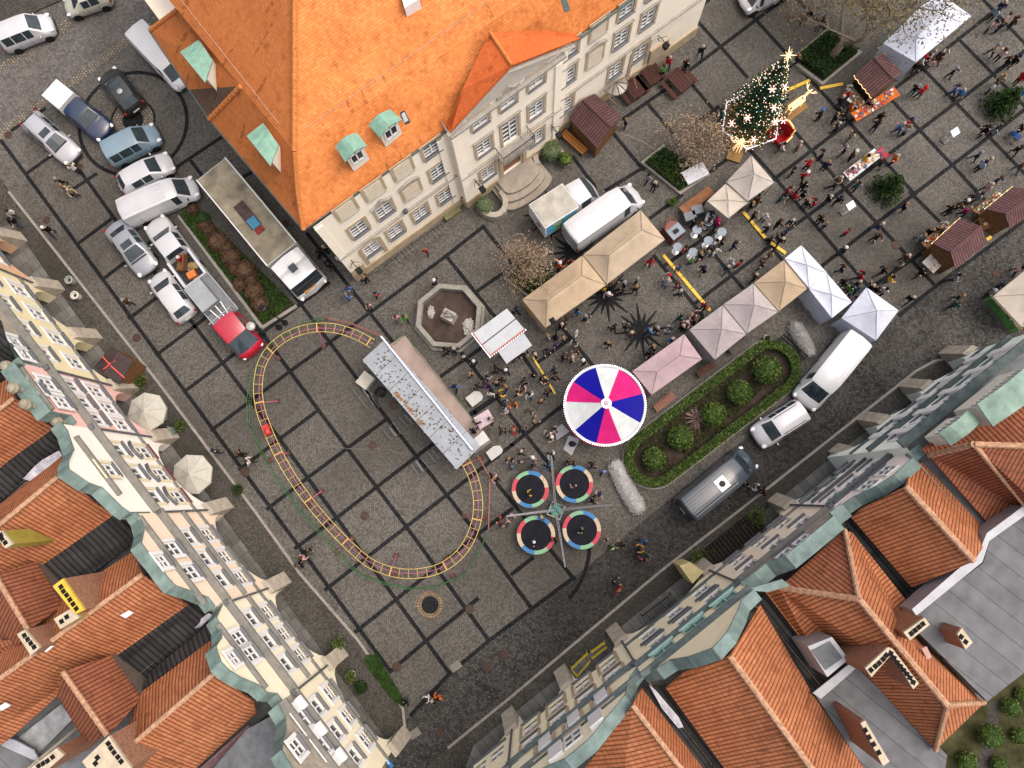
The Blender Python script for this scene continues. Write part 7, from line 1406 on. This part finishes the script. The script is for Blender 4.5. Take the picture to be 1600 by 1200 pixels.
p = P(594, 612, .6); b = MB(); b.blob((0, 0, .45), (.42, .36, .42), 2, .5, 3); b.lathe((.1, 0, .8), [(.18, 0), (.18, .06), (.05, .08)], 14); b.build('engine', black, loc=(p.x, p.y, 0), label='dark drive engine with a round wheel beside the station', cat='engine')
def bumper(label, q):
    Q = [P(*p, .45) for p in q]; m_ = sum(Q, Vector())/len(Q); b = MB(); b.slab([Vector((p.x-m_.x, p.y-m_.y, .45)) for p in Q], .05); t = thing('bar_stand', label, 'counter', (m_.x, m_.y, 0)); b.build('top', M((.45, .45, .44), .5, .08, name='white_laminate'), t); b = MB(); b.prism([((p.x-m_.x)*.9, (p.y-m_.y)*.9) for p in Q], 0, .4); b.build('base', trim, t)
bumper('white pointed counter at the right side of the ride platform', [(727, 622), (741, 611), (750, 612), (755, 619), (753, 625), (738, 636)]); bumper('white pointed counter below the ride control cabin', [(759, 707), (771, 697), (781, 696), (786, 703), (784, 708), (768, 720)])
# ---------------- trampolines ----------------
pc = [M((.06, .2, .42), .6, .1, name='blue_pad'), M((.22, .42, .26), .6, .1, name='green_pad'), M((.5, .07, .1), .6, .1, name='red_pad'), M((.52, .42, .3), .6, .1, name='sand_pad')]
for u, v, r, lab, rot in ((828.5, 764.5, 29, 'trampoline with a jumping child in yellow, upper left of the four', .9), (897.5, 756, 29.5, 'trampoline with a jumping child in pink, upper right of the four', .9), (837.5, 836, 30, 'trampoline with a child in dark clothes, lower left of the four', .7), (909, 828, 30, 'trampoline with a child in green, lower right of the four', .7)):
    o = P(u, v, .9); t = thing('trampoline', lab, 'trampoline', (o.x, o.y, 0), rot, 'round trampolines'); R_ = r/24.1; b = MB(); b.lathe((0, 0, .86), [(R_*.83, 0), (R_*.83, .012)], 40); b.build('jumping_mat', M((.011, .012, .018), .75, .3, name='jump_mat'), t)
    for k in range(8):
        b = MB(); n = 6; a0 = 2*PI*k/8
        for i in range(n):
            a, d = a0+PI/4*i/n, a0+PI/4*(i+1)/n; b.slab([(math.cos(a)*R_*.8, math.sin(a)*R_*.8, .9), (math.cos(d)*R_*.8, math.sin(d)*R_*.8, .9), (math.cos(d)*R_, math.sin(d)*R_, .9), (math.cos(a)*R_, math.sin(a)*R_, .9)], .05)
        b.build('pad', pc[(0, 1, 2, 3, 0, 1, 2, 3)[k]], t)
    b = MB(); b.tube([(math.cos(2*PI*i/40)*R_, math.sin(2*PI*i/40)*R_, .84) for i in range(40)], .03, 5, closed=True); b.build('ring_frame', steel, t)
    for k in range(6): a = 2*PI*k/6; b = MB(); b.tube([(math.cos(a)*R_, math.sin(a)*R_, 0), (math.cos(a)*R_, math.sin(a)*R_, .84)], .025, 5); b.build('leg', steel, t)
o = P(868, 797); t = thing('bungee_tower', 'central lattice frame of the trampoline ride with four slanting masts', 'bungee frame', (o.x, o.y, 0), .4)
cq = [(math.cos(PI/2*i)*.62, math.sin(PI/2*i)*.62) for i in range(4)]
b = MB()
for z in (.15, 1.1, 1.9): b.tube([(*c_, z) for c_ in cq], .03, 5, closed=True)
for c_ in cq: b.tube([(*c_, 0), (*c_, 1.9)], .035, 5)
for i in range(4): b.tube([(*cq[i], .15), (*cq[(i+1) % 4], 1.9)], .02, 4)
b.build('frame', steel, t); b = MB(); b.box((0, 0, .1), (.7, .7, .5)); b.build('winch_box', M((.1, .3, .2), .6, .3, 4, name='green_winch'), t); b = MB(); [b.box((x, y, .62), (.16, .16, .2)) for x, y in ((-.18, .1), (.15, -.12), (.05, .2))]; b.build('motor', M((.06, .15, .35), .5, .2, name='blue_motor'), t)
for (u, v) in ((861, 712), (956, 789), (883, 886), (791, 807)):
    tip = P(u, v, 4.6); b = MB(); base = P(868, 797, 1.9); d = (tip-base); s_ = base+d*.06
    for k in range(3): w_ = Vector((math.cos(k*2.1), math.sin(k*2.1), 0))*.08; b.tube([s_+w_, tip+w_*.3], .02, 4)
    for i in range(16): b.tube([s_.lerp(tip, i/16.)+Vector((.08, 0, 0)), s_.lerp(tip, (i+.5)/16.)+Vector((-.05, .07, 0))], .012, 3)
    b.build('mast', M((.5, .5, .55), .4, .1, metal=.5, name='mast_alloy'), t, world=True); b = MB()
    for g_ in ((tip+Vector((.9, .7, -3.2))-o*.0), (tip+Vector((-.9, -.5, -3.2)))): b.tube([tip, g_.lerp(P(868, 797, 1.2), .35)], .01, 3)
    b.build('cable', trim, t, world=True)
# ---------------- street furniture ----------------
def lamp(label, u, v, h=3.6, a=0.0, arms=1, name='street_lamp'):
    o = P(u, v); t = thing(name, label, 'street lamp', o, a, 'lamp posts'); b = MB(); b.lathe((0, 0, 0), [(.2, 0), (.2, .15), (.1, .3), (.07, .9), (.05, 1.0), (.045, h)], 12); b.build('pole', black, t)
    for k in range(arms): s_ = 1 if k == 0 else -1; b = MB(); b.tube([(0, 0, h-.1), (s_*.3, 0, h+.2), (s_*.55, 0, h)], .022, 5); b.build('arm', black, t); b = MB(); b.box((s_*.55, 0, h-.4), (.2, .2, .32), taper=1.4); b.build('lantern_glass', M((.5, .5, .45), .3, .1, name='lamp_glass'), t); b = MB(); b.box((s_*.55, 0, h-.08), (.38, .38, .12), taper=.3); b.build('lantern_cap', black, t)
lamp('lamp post on the bed corner below the lorry shrubs', 446, 505, a=2.6); lamp('lamp post in a stone block between shrub bed and track', 437, 512, 1.2, a=0, arms=0, name='bollard'); lamp('lamp post at the lower left end of the long beige tent', 868, 528, 3.4, a=2.1)
for i, (u, v, l) in enumerate(((414, 523, 'round-topped lamp post left of the track by the red tow truck'),)): o = P(u, v); t = thing('globe_lamp', l, 'street lamp', o); b = MB(); b.lathe((0, 0, 0), [(.12, 0), (.05, .3), (.04, 2.6)], 10); b.build('pole', black, t); b = MB(); b.lathe((0, 0, 2.6), [(.1, 0), (.3, .15), (.28, .3), (.05, .42)], 16); b.build('lamp_globe', M((.42, .43, .4), .35, .1, name='milk_glass'), t)
for i, (u, v, l) in enumerate(((107, 437, 'grey stone pot at the yellow house pillar, nearer the kerb'), (116, 461, 'white round ashtray table at the yellow house pillar'))): o = P(u, v, .7); t = thing('stone_pot', l, 'pot', (o.x, o.y, 0)); b = MB(); b.lathe((0, 0, 0), [(.2, 0), (.27, .5), (.3, .7), (.22, .72), (.2, .6)], 16); b.build('bowl', M((.3, .33, .32) if i == 0 else (.6, .58, .52), .7, .15, name='pot_stone'), t); b = MB(); b.lathe((0, 0, .6), [(.12, 0), (.1, .02)], 10); b.build('soil', soil, t)
# info boards, sign, barrel and boxes
for u, v, l in ((1484, 210, 'white information board on a dark stand among the market walkers'), (1325, 322, 'small white information board left of the runner in red')):
    o = P(u-8, v+10); t = thing('information_board', l, 'information board', o, .6, 'information boards'); b = MB(); b.box((0, 0, 0), (.5, .4, .12)); b.build('base', M((.16, .16, .15), .6, .2, name='grey_base'), t); b = MB(); b.box((0, 0, .12), (.3, .06, 1.2)); b.build('stand', M((.5, .52, .54), .4, .1, name='board_stand'), t); b = MB(); b.slab([(-.3, -.25, 1.35), (.3, -.25, 1.35), (.3, .2, 1.5), (-.3, .2, 1.5)], .04); b.build('panel', M((.6, .66, .72), .3, .1, name='board_panel'), t)
o = P(607, 1190, 2.2); t = thing('street_sign', 'blue street sign with white marks at the bottom corner house', 'sign', (o.x, o.y, 0), -.9); b = MB(); b.tube([(0, 0, 0), (0, 0, 2.6)], .03, 6); b.build('pole', steel, t); b = MB(); b.box((0, -.04, 1.9), (.75, .03, .5)); b.slab([(-.37, -.06, 2.42), (.37, -.06, 2.42), (.37, .2, 2.5), (-.37, .2, 2.5)], .03); b.build('plate', M((.02, .2, .55), .4, .05, name='sign_blue'), t); b = MB(); b.box((-.12, -.06, 2.0), (.1, .02, .3)); b.box((.1, -.06, 2.0), (.18, .02, .12)); b.box((-.1, .05, 2.46), (.4, .05, .02)); b.build('marking', white, t)
def railing(label, runs, col, h=1.0, z0=.12):
    m_ = P(*runs[0][0]); t = thing('railing', label, 'railing', m_); mm = M(col, .5, .1, name='rail_paint')
    for r in runs: b = MB(); Q = [P(*p, z0+h) for p in r]; b.tube(Q, .035, 5); b.tube([p-Vector((0, 0, .45)) for p in Q], .03, 5); [b.tube([p, Vector((p.x, p.y, z0))], .03, 5) for p in Q]; b.build('rails', mm, t, world=True)
railing('yellow stair railing in front of the four-row yellow house', [[(918, 1022), (893, 1046), (902, 1058)], [(902, 1058), (922, 1034)], [(945, 1005), (924, 1020)], [(948, 1012), (925, 1030)]], (.65, .48, .02))
q = [P(*p, .6) for p in ((1092, 868), (1120, 848), (1160, 868), (1200, 800), (1196, 786), (1168, 806))]; b = MB(); Q = [P(*p, .5) for p in ((1098, 866), (1178, 803), (1196, 818), (1118, 882))]; m_ = sum(Q, Vector())/4; t = thing('terrace', 'dark timber terrace with plants in front of the peach house', 'terrace', (m_.x, m_.y, 0)); a = math.atan2(Q[1].y-Q[0].y, Q[1].x-Q[0].x); L_ = (Q[1]-Q[0]).length
b = MB(); [b.box(((Q[0].lerp(Q[1], (i+.5)/16)+Q[3].lerp(Q[2], (i+.5)/16)).x/2, (Q[0].lerp(Q[1], (i+.5)/16)+Q[3].lerp(Q[2], (i+.5)/16)).y/2, .13), (L_/16-.06, 1.3, .3), a) for i in range(16)]; b.build('decking', M((.035, .028, .022), .8, .4, 3, name='dark_timber'), t, world=True); b = MB(); b.tube([Q[0]+Vector((0, 0, .8)), Q[1]+Vector((0, 0, .8))], .03, 5); [b.tube([Q[0].lerp(Q[1], i/6.)+Vector((0, 0, .8)), Q[0].lerp(Q[1], i/6.)-Vector((0, 0, .2))], .025, 5) for i in range(7)]; b.build('rail', black, t, world=True)
b = MB(); Q = [P(*p, 2.9) for p in ((1062, 884), (1078, 878), (1100, 893), (1082, 912))]; m_ = sum(Q, Vector())/4; b.prism([(p-m_)[:2] for p in Q], .12, 2.9); b.build('porch', M((.6, .5, .26), .8, .15, name='yellow_porch'), loc=(m_.x, m_.y, 0), label='small flat-topped yellow porch beside the dark terrace', cat='porch')
b = MB(); Q = [P(*p, .9) for p in ((1003, 962), (1048, 928), (1058, 940), (1010, 974))]; m_ = sum(Q, Vector())/4
[b.tube([(Q[0]-m_).lerp(Q[1]-m_, i/14.)+Vector((0, 0, .9)), (Q[3]-m_).lerp(Q[2]-m_, i/14.)+Vector((0, 0, .9))], .02, 3) for i in range(15)]; b.tube([(Q[0]-m_)+Vector((0, 0, .9)), (Q[1]-m_)+Vector((0, 0, .9))], .03, 4); b.tube([(Q[0]-m_), (Q[0]-m_)+Vector((0, 0, .9))], .03, 4); b.tube([(Q[1]-m_), (Q[1]-m_)+Vector((0, 0, .9))], .03, 4)
b.build('cafe_pergola', black, loc=(m_.x, m_.y, .12), label='low black slatted frame in front of the cream house with mint windows', cat='slatted frame')
for q, l in ((((530, 768), (536, 778)), 'x'),): pass
b = MB(); c = P(704, 330, .4); b.box((0, 0, 0), (1.25, .8, .5), A37-.05); b.build('stone_block', M((.2, .19, .1), .9, .4, 3, .3, name='mossy_stone'), loc=(c.x, c.y, 0), label='mossy stone slab block against the town hall wall left of the steps', cat='stone block')
def rack(label, u, v):
    o = P(u, v); b = MB(); [b.tube([(k*.3, -.3, 0), (k*.3, -.3, .3), (k*.3, .3, .3), (k*.3, .3, 0)], .02, 4) for k in range(-3, 4)]; b.tube([(-.9, 0, .02), (.9, 0, .02)], .02, 4); b.build('bicycle_rack', M((.35, .34, .32), .4, .1, metal=.5, name='rack_steel'), loc=o, rz=A37, label=label, cat='bicycle rack', group='bicycle racks')
rack('bicycle rack along the town hall wall, right one of two', 680, 368); rack('bicycle rack along the town hall wall, left one of two', 634, 398)
# power cable across the paving
def cable(label, pts, col=(.5, .45, .35), r=.014, z=.03):
    b = MB(); m_ = P(*pts[0]); q = crom(pts, 5); b.tube([P(p[0], p[1], z)-m_+Vector((0, 0, 0)) for p in q], r, 4); b.build('cable', M(col, .7, .1, name='cable_rubber'), loc=m_, label=label, cat='cable')
cable('long pale cable from the town hall hut to the tree bed', [(944, 196), (960, 205), (985, 213), (1010, 225), (1030, 238)]); cable('thin dark cable along the town hall wall past the bike racks', [(560, 435), (590, 424), (640, 385), (690, 350), (735, 325)], (.03, .03, .03)); cable('thin dark cable curving over the paving below the round bush', [(770, 330), (782, 360), (785, 390), (800, 410)], (.03, .03, .03)); cable('pale cable lying across the middle of the track loop', [(480, 692), (520, 698), (560, 702), (600, 702), (640, 712)], (.25, .25, .24), .01)
# ---------------- people ----------------
random.seed(11)
def figure(pose):
    """skeleton -> one continuous skinned body, facing +x"""
    V, E, R = [], [], []
    def v(x, y, z, r, p=None, r2=None):
        V.append((x, y, z)); R.append((r, r2 or r)); i = len(V)-1
        if p is not None: E.append((p, i))
        return i
    sit = pose == 'sit'; ln_ = {'lean': .12}.get(pose, .02); hz = .93 if not sit else .55
    pe = v(0, 0, hz, .15, r2=.11); wa = v(ln_*.4, 0, hz+.17, .125, pe, .1); ch = v(ln_, 0, hz+.38, .165, wa, .12); ne = v(ln_+.02, 0, hz+.53, .06, ch); hd = v(ln_+.04, 0, hz+.64, .095, ne); ht = v(ln_+.03, 0, hz+.75, .085, hd); v(ln_+.15, 0, hz+.64, .02, hd)
    st = {'stand': (.02, -.03), 'walk': (.3, -.26), 'walk2': (-.2, .26), 'lean': (.05, -.08), 'sit': (.4, .4), 'carry': (.08, -.1), 'arms': (.16, -.18)}[pose]
    ar = {'stand': ((.06, .9), (.05, .9)), 'walk': ((-.22, .95), (.24, .98)), 'walk2': ((.2, .97), (-.2, .94)), 'lean': ((.3, 1.1), (.32, 1.12)), 'sit': ((.3, .75), (.3, .75)), 'carry': ((.32, 1.2), (.3, 1.18)), 'arms': ((.3, 1.35), (.1, .9))}[pose]
    for k, s in enumerate((1, -1)):
        x = st[k]; h = v(0, s*.095, hz-.06, .1, pe)
        if sit: kn = v(.4, s*.1, .5, .07, h); an = v(.42, s*.1, .1, .05, kn)
        else: kn = v(x*.55+.03, s*.1, .5, .07, h); an = v(x, s*.1, .09+abs(min(0, x))*.35, .05, kn)
        v((.42 if sit else x)+.15, s*.11, .05, .045, an)
        sh = v(ln_, s*.18, hz+.46, .075, ch); ax_, az = ar[k]; el = v(ln_+ax_*.35, s*.255, hz+.2, .06, sh); wr = v(ln_*.5+ax_, s*.22, az, .038, el); hn = v(ln_*.5+ax_*1.12+.02, s*.215, az-.06, .036, wr)
        for q in range(4): f1 = v(V[hn][0]+.035, V[hn][1]+(q-1.5)*.018, V[hn][2]-.045, .009, hn); v(V[f1][0]+.012, V[f1][1], V[f1][2]-.04+abs(q-1.4)*.008, .008, f1)
        v(V[wr][0]+.05, V[wr][1]-s*.035, V[wr][2]-.05, .01, wr)
    me = bpy.data.meshes.new('person'); me.from_pydata(V, E, []); o = bpy.data.objects.new('tmp', me); C.objects.link(o); m = o.modifiers.new('s', 'SKIN'); sv = me.skin_vertices[0].data
    for i, r in enumerate(R): sv[i].radius = r
    sv[0].use_root = True; u = o.modifiers.new('u', 'SUBSURF'); u.levels = 1; m.use_smooth_shade = True
    out = bpy.data.meshes.new_from_object(o.evaluated_get(bpy.context.evaluated_depsgraph_get())); bpy.data.objects.remove(o); out.name = 'person'
    for f in out.polygons:
        c = f.center; top = hz+.5
        hand = min((c-Vector((ln_*.5+a_[0]*1.12+.02, s*.215, a_[1]-.06))).length for a_, s in zip(ar, (1, -1))) < .105
        f.material_index = 0 if (hand or c.z > top+.02) else 3 if c.z < .12 else 2 if c.z < hz-.03 and abs(c.y) < .21 else 1
    return out
POSES = ['stand', 'walk', 'walk2', 'lean', 'carry', 'arms', 'sit']; bpy.context.view_layer.update(); FIG = {p: figure(p) for p in POSES}
def hairmesh(pose, hat):
    ln_ = .12 if pose == 'lean' else .02; hz = .93 if pose != 'sit' else .55; b = MB(); c = Vector((ln_+.02, 0, hz+.69)); n = 12
    prof = [(.112, -.06), (.125, .0), (.12, .06), (.085, .11), (.03, .135)] if not hat else [(.135, -.04), (.14, .02), (.125, .08), (.08, .135), (.03, .15)]
    b.lathe(c, prof, n); 
    if hat: b.blob(c+Vector((0, 0, .165)), (.04, .04, .04), 1, 0)
    else: b.blob(c+Vector((-.06, 0, -.07)), (.08, .1, .1), 1, .1)
    return b.mesh('hair', True)
HM = {(p == 'lean', p == 'sit', h): hairmesh(p, h) for p in ('stand', 'lean', 'sit') for h in (0, 1)}
for k in FIG.values():
    for nm in range(4): k.materials.append(trim)
for k in HM.values(): k.materials.append(trim)
CL = dict(k=((.012, .012, .014), 'black'), n=((.015, .022, .05), 'navy'), r=((.42, .015, .02), 'red'), w=((.6, .6, .6), 'white'), p=((.52, .32, .33), 'pink'), b=((.04, .14, .36), 'blue'), y=((.6, .36, .02), 'yellow'), g=((.1, .3, .06), 'green'), o=((.4, .31, .2), 'beige'), e=((.2, .22, .25), 'grey'), m=((.3, .01, .09), 'magenta'), t=((.03, .09, .085), 'teal'), x=((.1, .055, .035), 'brown'), q=((.6, .13, .02), 'orange'), u=((.1, .02, .14), 'purple'), l=((.26, .38, .46), 'pale blue'))
TRO = [(.014, .014, .016), (.025, .03, .045), (.05, .075, .12), (.04, .035, .03), (.1, .1, .1), (.02, .02, .03)]
HAI = [(.03, .018, .012), (.07, .035, .018), (.22, .14, .07), (.012, .012, .012), (.35, .3, .24)]
PM = {c: M(v[0], .85, .18, 14, .15, name='cloth_'+v[1].replace(' ', '_')) for c, v in CL.items()}
TM = [M(c, .85, .2, 14, name='trouser_cloth') for c in TRO]; HMt = [M(c, .8, .25, 20, .3, name='hair') for c in HAI]; SK = M((.5, .3, .22), .6, .1, name='skin'); SH = M((.03, .022, .018), .7, .2, name='shoe_leather')
LAND = [('the carousel', 945, 633), ('the fountain', 703, 495), ('the lit ticket kiosk', 780, 520), ('the long beige tent', 900, 440), ('the two black paving stars', 975, 490), ('the bar tables', 1100, 365), ('the low cream tent', 1140, 325), ('the lilac tents', 1150, 500), ('the dusty pink tent', 1040, 570), ('the upper white tent pair', 1275, 430), ('the single white tent', 1360, 490), ('the Christmas tree', 1175, 170), ('the red throne', 1213, 215), ('the wreath table', 1368, 165), ('the paper stall table', 1345, 258), ('the small lower fir', 1385, 290), ('the right-edge fir', 1562, 155), ('the lower market hut', 1498, 380), ('the right-edge market hut', 1575, 320), ('the cream fruit tent', 1590, 460), ('the large white tent', 1450, 55), ('the upper information board', 1484, 210), ('the lower information board', 1325, 325), ('the ride station', 665, 620), ('the trampolines', 868, 797), ('the grey minibus', 1115, 755), ('the oval garden', 1110, 650), ('the shrub bed lorry', 410, 360), ('the town hall steps', 810, 275), ('the town hall corner picnic tables', 1030, 120), ('the left kerb by the yellow house', 60, 350), ('the silver estate car', 80, 215), ('the small white hatchback', 270, 462), ('the lower cafe umbrella', 299, 741), ('the green carpet', 600, 1060), ('the lower end of the track', 650, 895), ('the pale display table', 1085, 270), ('the big bare tree', 1290, 95), ('the red tow truck', 370, 525), ('the yellow stair railing', 920, 1030), ('the lower left track fence', 430, 800)]
PEOPLE = '''1266,18,k 1256,22,x 1284,33,k 1247,92,k 1567,8,n 1557,19,l 1552,37,p 1566,39,k 1575,27,p 1586,32,x 1557,75,o 1566,83,p 1575,95,k 1587,93,k 1476,77,w 1469,90,x 1491,110,k 1494,138,b 1503,144,b 1431,138,k 1442,142,rr 1442,93,wr 1450,90,k 1433,103,k 1454,98,p 1457,84,w 1566,122,o 1597,120,r 1595,148,b 1553,134,w 1284,178,kb 1314,170,k 1319,186,k 1306,182,k 1310,197,k 1322,147,r 1331,167,q 1316,158,k 1360,161,n 1377,182,k 1370,196,k 1420,190,r 1419,202,e 1409,198,b 1332,210,o 1321,234,k 1334,240,x 1351,246,y 1329,266,p 1315,280,o 1306,287,k 1339,290,t 1287,240,k 1292,257,n 1265,256,r 1240,267,k 1259,272,rw 1256,290,k 1232,296,r 1400,247,q 1378,254,k 1223,228,w 1250,226,p 1542,202,k 1553,204,e 1597,200,k 1530,242,n 1535,257,l 1545,254,o 1592,232,k 1560,280,n 1546,291,p 1597,258,x 1222,307,t 1241,305,r 1256,303,k 1261,317,k 1275,315,r 1295,310,k 1311,312,k 1284,341,k 1290,352,n 1216,348,k 1237,344,k 1325,362,r 1414,322,k 1375,352,n 1371,369,k 1320,392,k 1316,419,k 1382,422,k 1391,435,y 1347,430,r 1341,443,k 1417,401,x 1412,412,o 1442,425,k 1319,441,k 1338,452,b 1328,450,g 1324,460,p 1335,467,p 1361,449,k 1371,452,k 1382,454,w 1424,466,k 1494,432,e 1501,463,k 1495,475,t 1592,420,p 1550,457,e 1560,448,k 1485,328,k 1497,323,k 1509,317,k 1517,311,k 1530,306,e 1512,329,m 1455,361,k 1441,371,e 1466,356,k 1476,353,w 1211,366,e 1221,375,k 1203,376,k 1206,395,o 1225,365,n
872,415,qw 892,409,r 866,406,w 854,394,w 1016,407,r 1070,388,r 1061,417,b 1044,432,wr 1040,443,e 1059,445,m 1062,456,n 1081,407,g 1095,398,k 1105,391,o 1117,393,w 1130,377,k 1147,382,n 1118,378,w 1100,420,k 1137,418,t 1143,409,w 1156,411,r 1120,348,mm 1111,336,n 1106,349,e 1095,353,x 1086,346,k 1102,477,r 996,437,k 994,451,k 976,443,k 972,456,k 957,446,k 951,460,pw 946,450,y 901,487,b 914,495,k 886,502,x 875,508,k 959,512,k 977,511,k 986,522,x 1016,517,b 1027,513,x 950,536,k 901,522,w 881,529,k 867,541,u 852,546,n 895,541,e 902,548,x 894,560,o 914,564,kw 879,558,k 837,554,k 1015,551,k 1021,542,k 1048,516,e 1050,530,b 1062,497,t 1072,504,p 1078,494,p 1086,502,n 1066,511,k 1086,491,p 1096,498,k 865,578,k 867,588,k 832,587,k 820,595,k 845,590,k 854,597,p 805,558,k 817,548,k 805,484,k 1189,302,t 1174,320,k 1184,314,x 1195,339,w 1178,336,k 1200,357,k 1181,431,x 1192,412,x 1198,400,o 857,526,e
1062,17,kr 1051,37,n 1077,40,w 1097,77,k 1046,95,r 1037,108,g 1072,101,k 1128,175,t 1119,202,t 1023,288,n 1012,277,e 945,207,k 978,190,n 499,397,k 507,389,k 511,414,k 526,400,w 541,462,b 545,450,b 587,460,r 576,477,p 571,435,k 665,391,r 680,440,k 619,497,p 632,497,g 697,548,k 709,549,n 725,558,n 741,565,n 734,585,k 760,590,e 776,577,k 791,580,nw 785,592,k 711,604,b 744,603,k 759,601,u 777,601,k 791,604,x 767,616,w 781,616,y 786,632,k 793,643,p 769,654,x 745,660,k 740,675,k 785,671,n 795,716,k 797,730,b 772,746,p 783,811,r 795,806,p 787,823,n 480,860,k 473,870,p 466,883,k 827,618,w 808,613,o 817,602,p 845,626,k 826,641,t 802,630,q 804,673,r 834,660,k 817,672,n 856,613,k 857,675,w 866,671,p 863,683,o 814,705,k 832,716,o 811,723,o 831,728,u 861,710,w 886,722,k 897,722,k 855,729,b 925,727,k 943,736,b 935,774,p 925,782,k 947,844,p 957,858,g 974,852,x 1005,847,b 1006,856,y 1005,875,m 1165,757,e 1183,762,w 1195,768,k 847,807,x 867,842,x 960,911,n 966,921,r 336,705,k 377,710,k 387,721,w 16,332,w 20,345,k 72,358,k 195,470,x 109,298,o 114,262,w 92,282,k 101,292,o 670,1089,w 685,1089,q 634,1097,k 677,1093,k'''
plist = []
for tk in PEOPLE.split():
    u, v, c = tk.split(','); plist.append((float(u), float(v), c))
def where(u, v):
    nm, lu, lv = min(LAND, key=lambda l: (l[1]-u)**2+(l[2]-v)**2); du, dv = u-lu, v-lv
    return nm, ('right of' if du > 0 else 'left of') if abs(du) > abs(dv) else ('below' if dv > 0 else 'above'), math.hypot(du, dv)
gr = {}
for i, (u, v, c) in enumerate(plist): nm, d, r = where(u, v); gr.setdefault((c[0], nm, d), []).append((r, i))
ORD = ['nearest', 'second nearest', 'third nearest', 'fourth nearest', 'fifth nearest', 'sixth nearest', 'seventh nearest', 'eighth nearest', 'ninth nearest', 'tenth nearest', 'eleventh nearest', 'twelfth nearest', 'thirteenth nearest']; LB = {}
for (c, nm, d), l in gr.items():
    l.sort(); g_ = {'k': 'coat', 'n': 'jacket', 'o': 'coat', 'w': 'jacket'}.get(c, 'jacket')
    for k, (r, i) in enumerate(l): LB[i] = 'person in %s %s %s %s' % (CL[c][1], g_, d, nm)+('' if len(l) == 1 else ', '+ORD[k])
def person(i, u, v, c, pose=None, z0=0.0, label=None, rz=None, sc=None):
    h = random.uniform(.88, 1.01) if sc is None else sc; p = P(u, v, z0+1.15*h); pose = pose or random.choice(['stand', 'stand', 'walk', 'walk2', 'walk', 'lean', 'carry', 'arms'])
    rz = random.random()*6.28 if rz is None else rz; hat = len(c) > 1 or random.random() < .22; tr = random.choice(TM)
    o = link('person', FIG[pose], [SK, PM[c[0]], tr, SH], None, (p.x, p.y, z0+.005), rz); o.scale = (h, h*1.05, h); o['label'] = label or LB[i]; o['category'] = 'person'; o['group'] = 'people on the square'
    hm = HM[(pose == 'lean', pose == 'sit', 1 if hat else 0)]; link('hat' if hat else 'hair', hm, [PM[c[1]] if len(c) > 1 else (PM[random.choice('kenxw')] if hat else random.choice(HMt))], o); return o
for i, (u, v, c) in enumerate(plist): person(i, u, v, c, sc=.72 if (u, v) in ((665, 391), (587, 460), (576, 477), (947, 844), (957, 858)) else None)
person(0, 826, 772, 'y', 'arms', .9, 'child in yellow jumping on the upper left trampoline', .6, .75); person(0, 897, 761, 'p', 'arms', .9, 'child in pink jumping on the upper right trampoline', 2, .72); person(0, 835, 846, 'kw', 'arms', .9, 'child in black with a pale hat on the lower left trampoline', 4, .75); person(0, 910, 829, 'g', 'arms', .9, 'child in green jumping on the lower right trampoline', 3, .75)
person(0, 279, 403, 'rw', 'sit', .8, 'person in a red Santa costume sitting in the white pickup bed', 2.2)
# prams
for u, v, l in ((1586, 212, 'blue pram at the right edge of the market'), (1003, 866, 'black pram on the dark street below the trampolines')):
    o = P(u, v, .6); t = thing('pram', l, 'pram', (o.x, o.y, 0), random.random()*6, 'prams'); b = MB(); b.blob((0, 0, .65), (.42, .22, .2), 2, .05); b.build('cradle', M((.02, .06, .2), .7, .2, name='pram_blue') if 'blue' in l else black, t, smooth=True); b = MB(); b.tube([(-.3, -.2, .1), (.2, -.2, .6), (-.55, -.2, 1.0), (-.55, .2, 1.0), (.2, .2, .6), (-.3, .2, .1)], .018, 5); b.build('handle', steel, t)
    for x in (-.3, .3):
        for y in (-.22, .22): b = MB(); b.tube([(x+math.cos(q)*.11, y, .12+math.sin(q)*.11) for q in [i*PI/5 for i in range(10)]], .02, 4, closed=True); b.build('wheel', rubber, t)
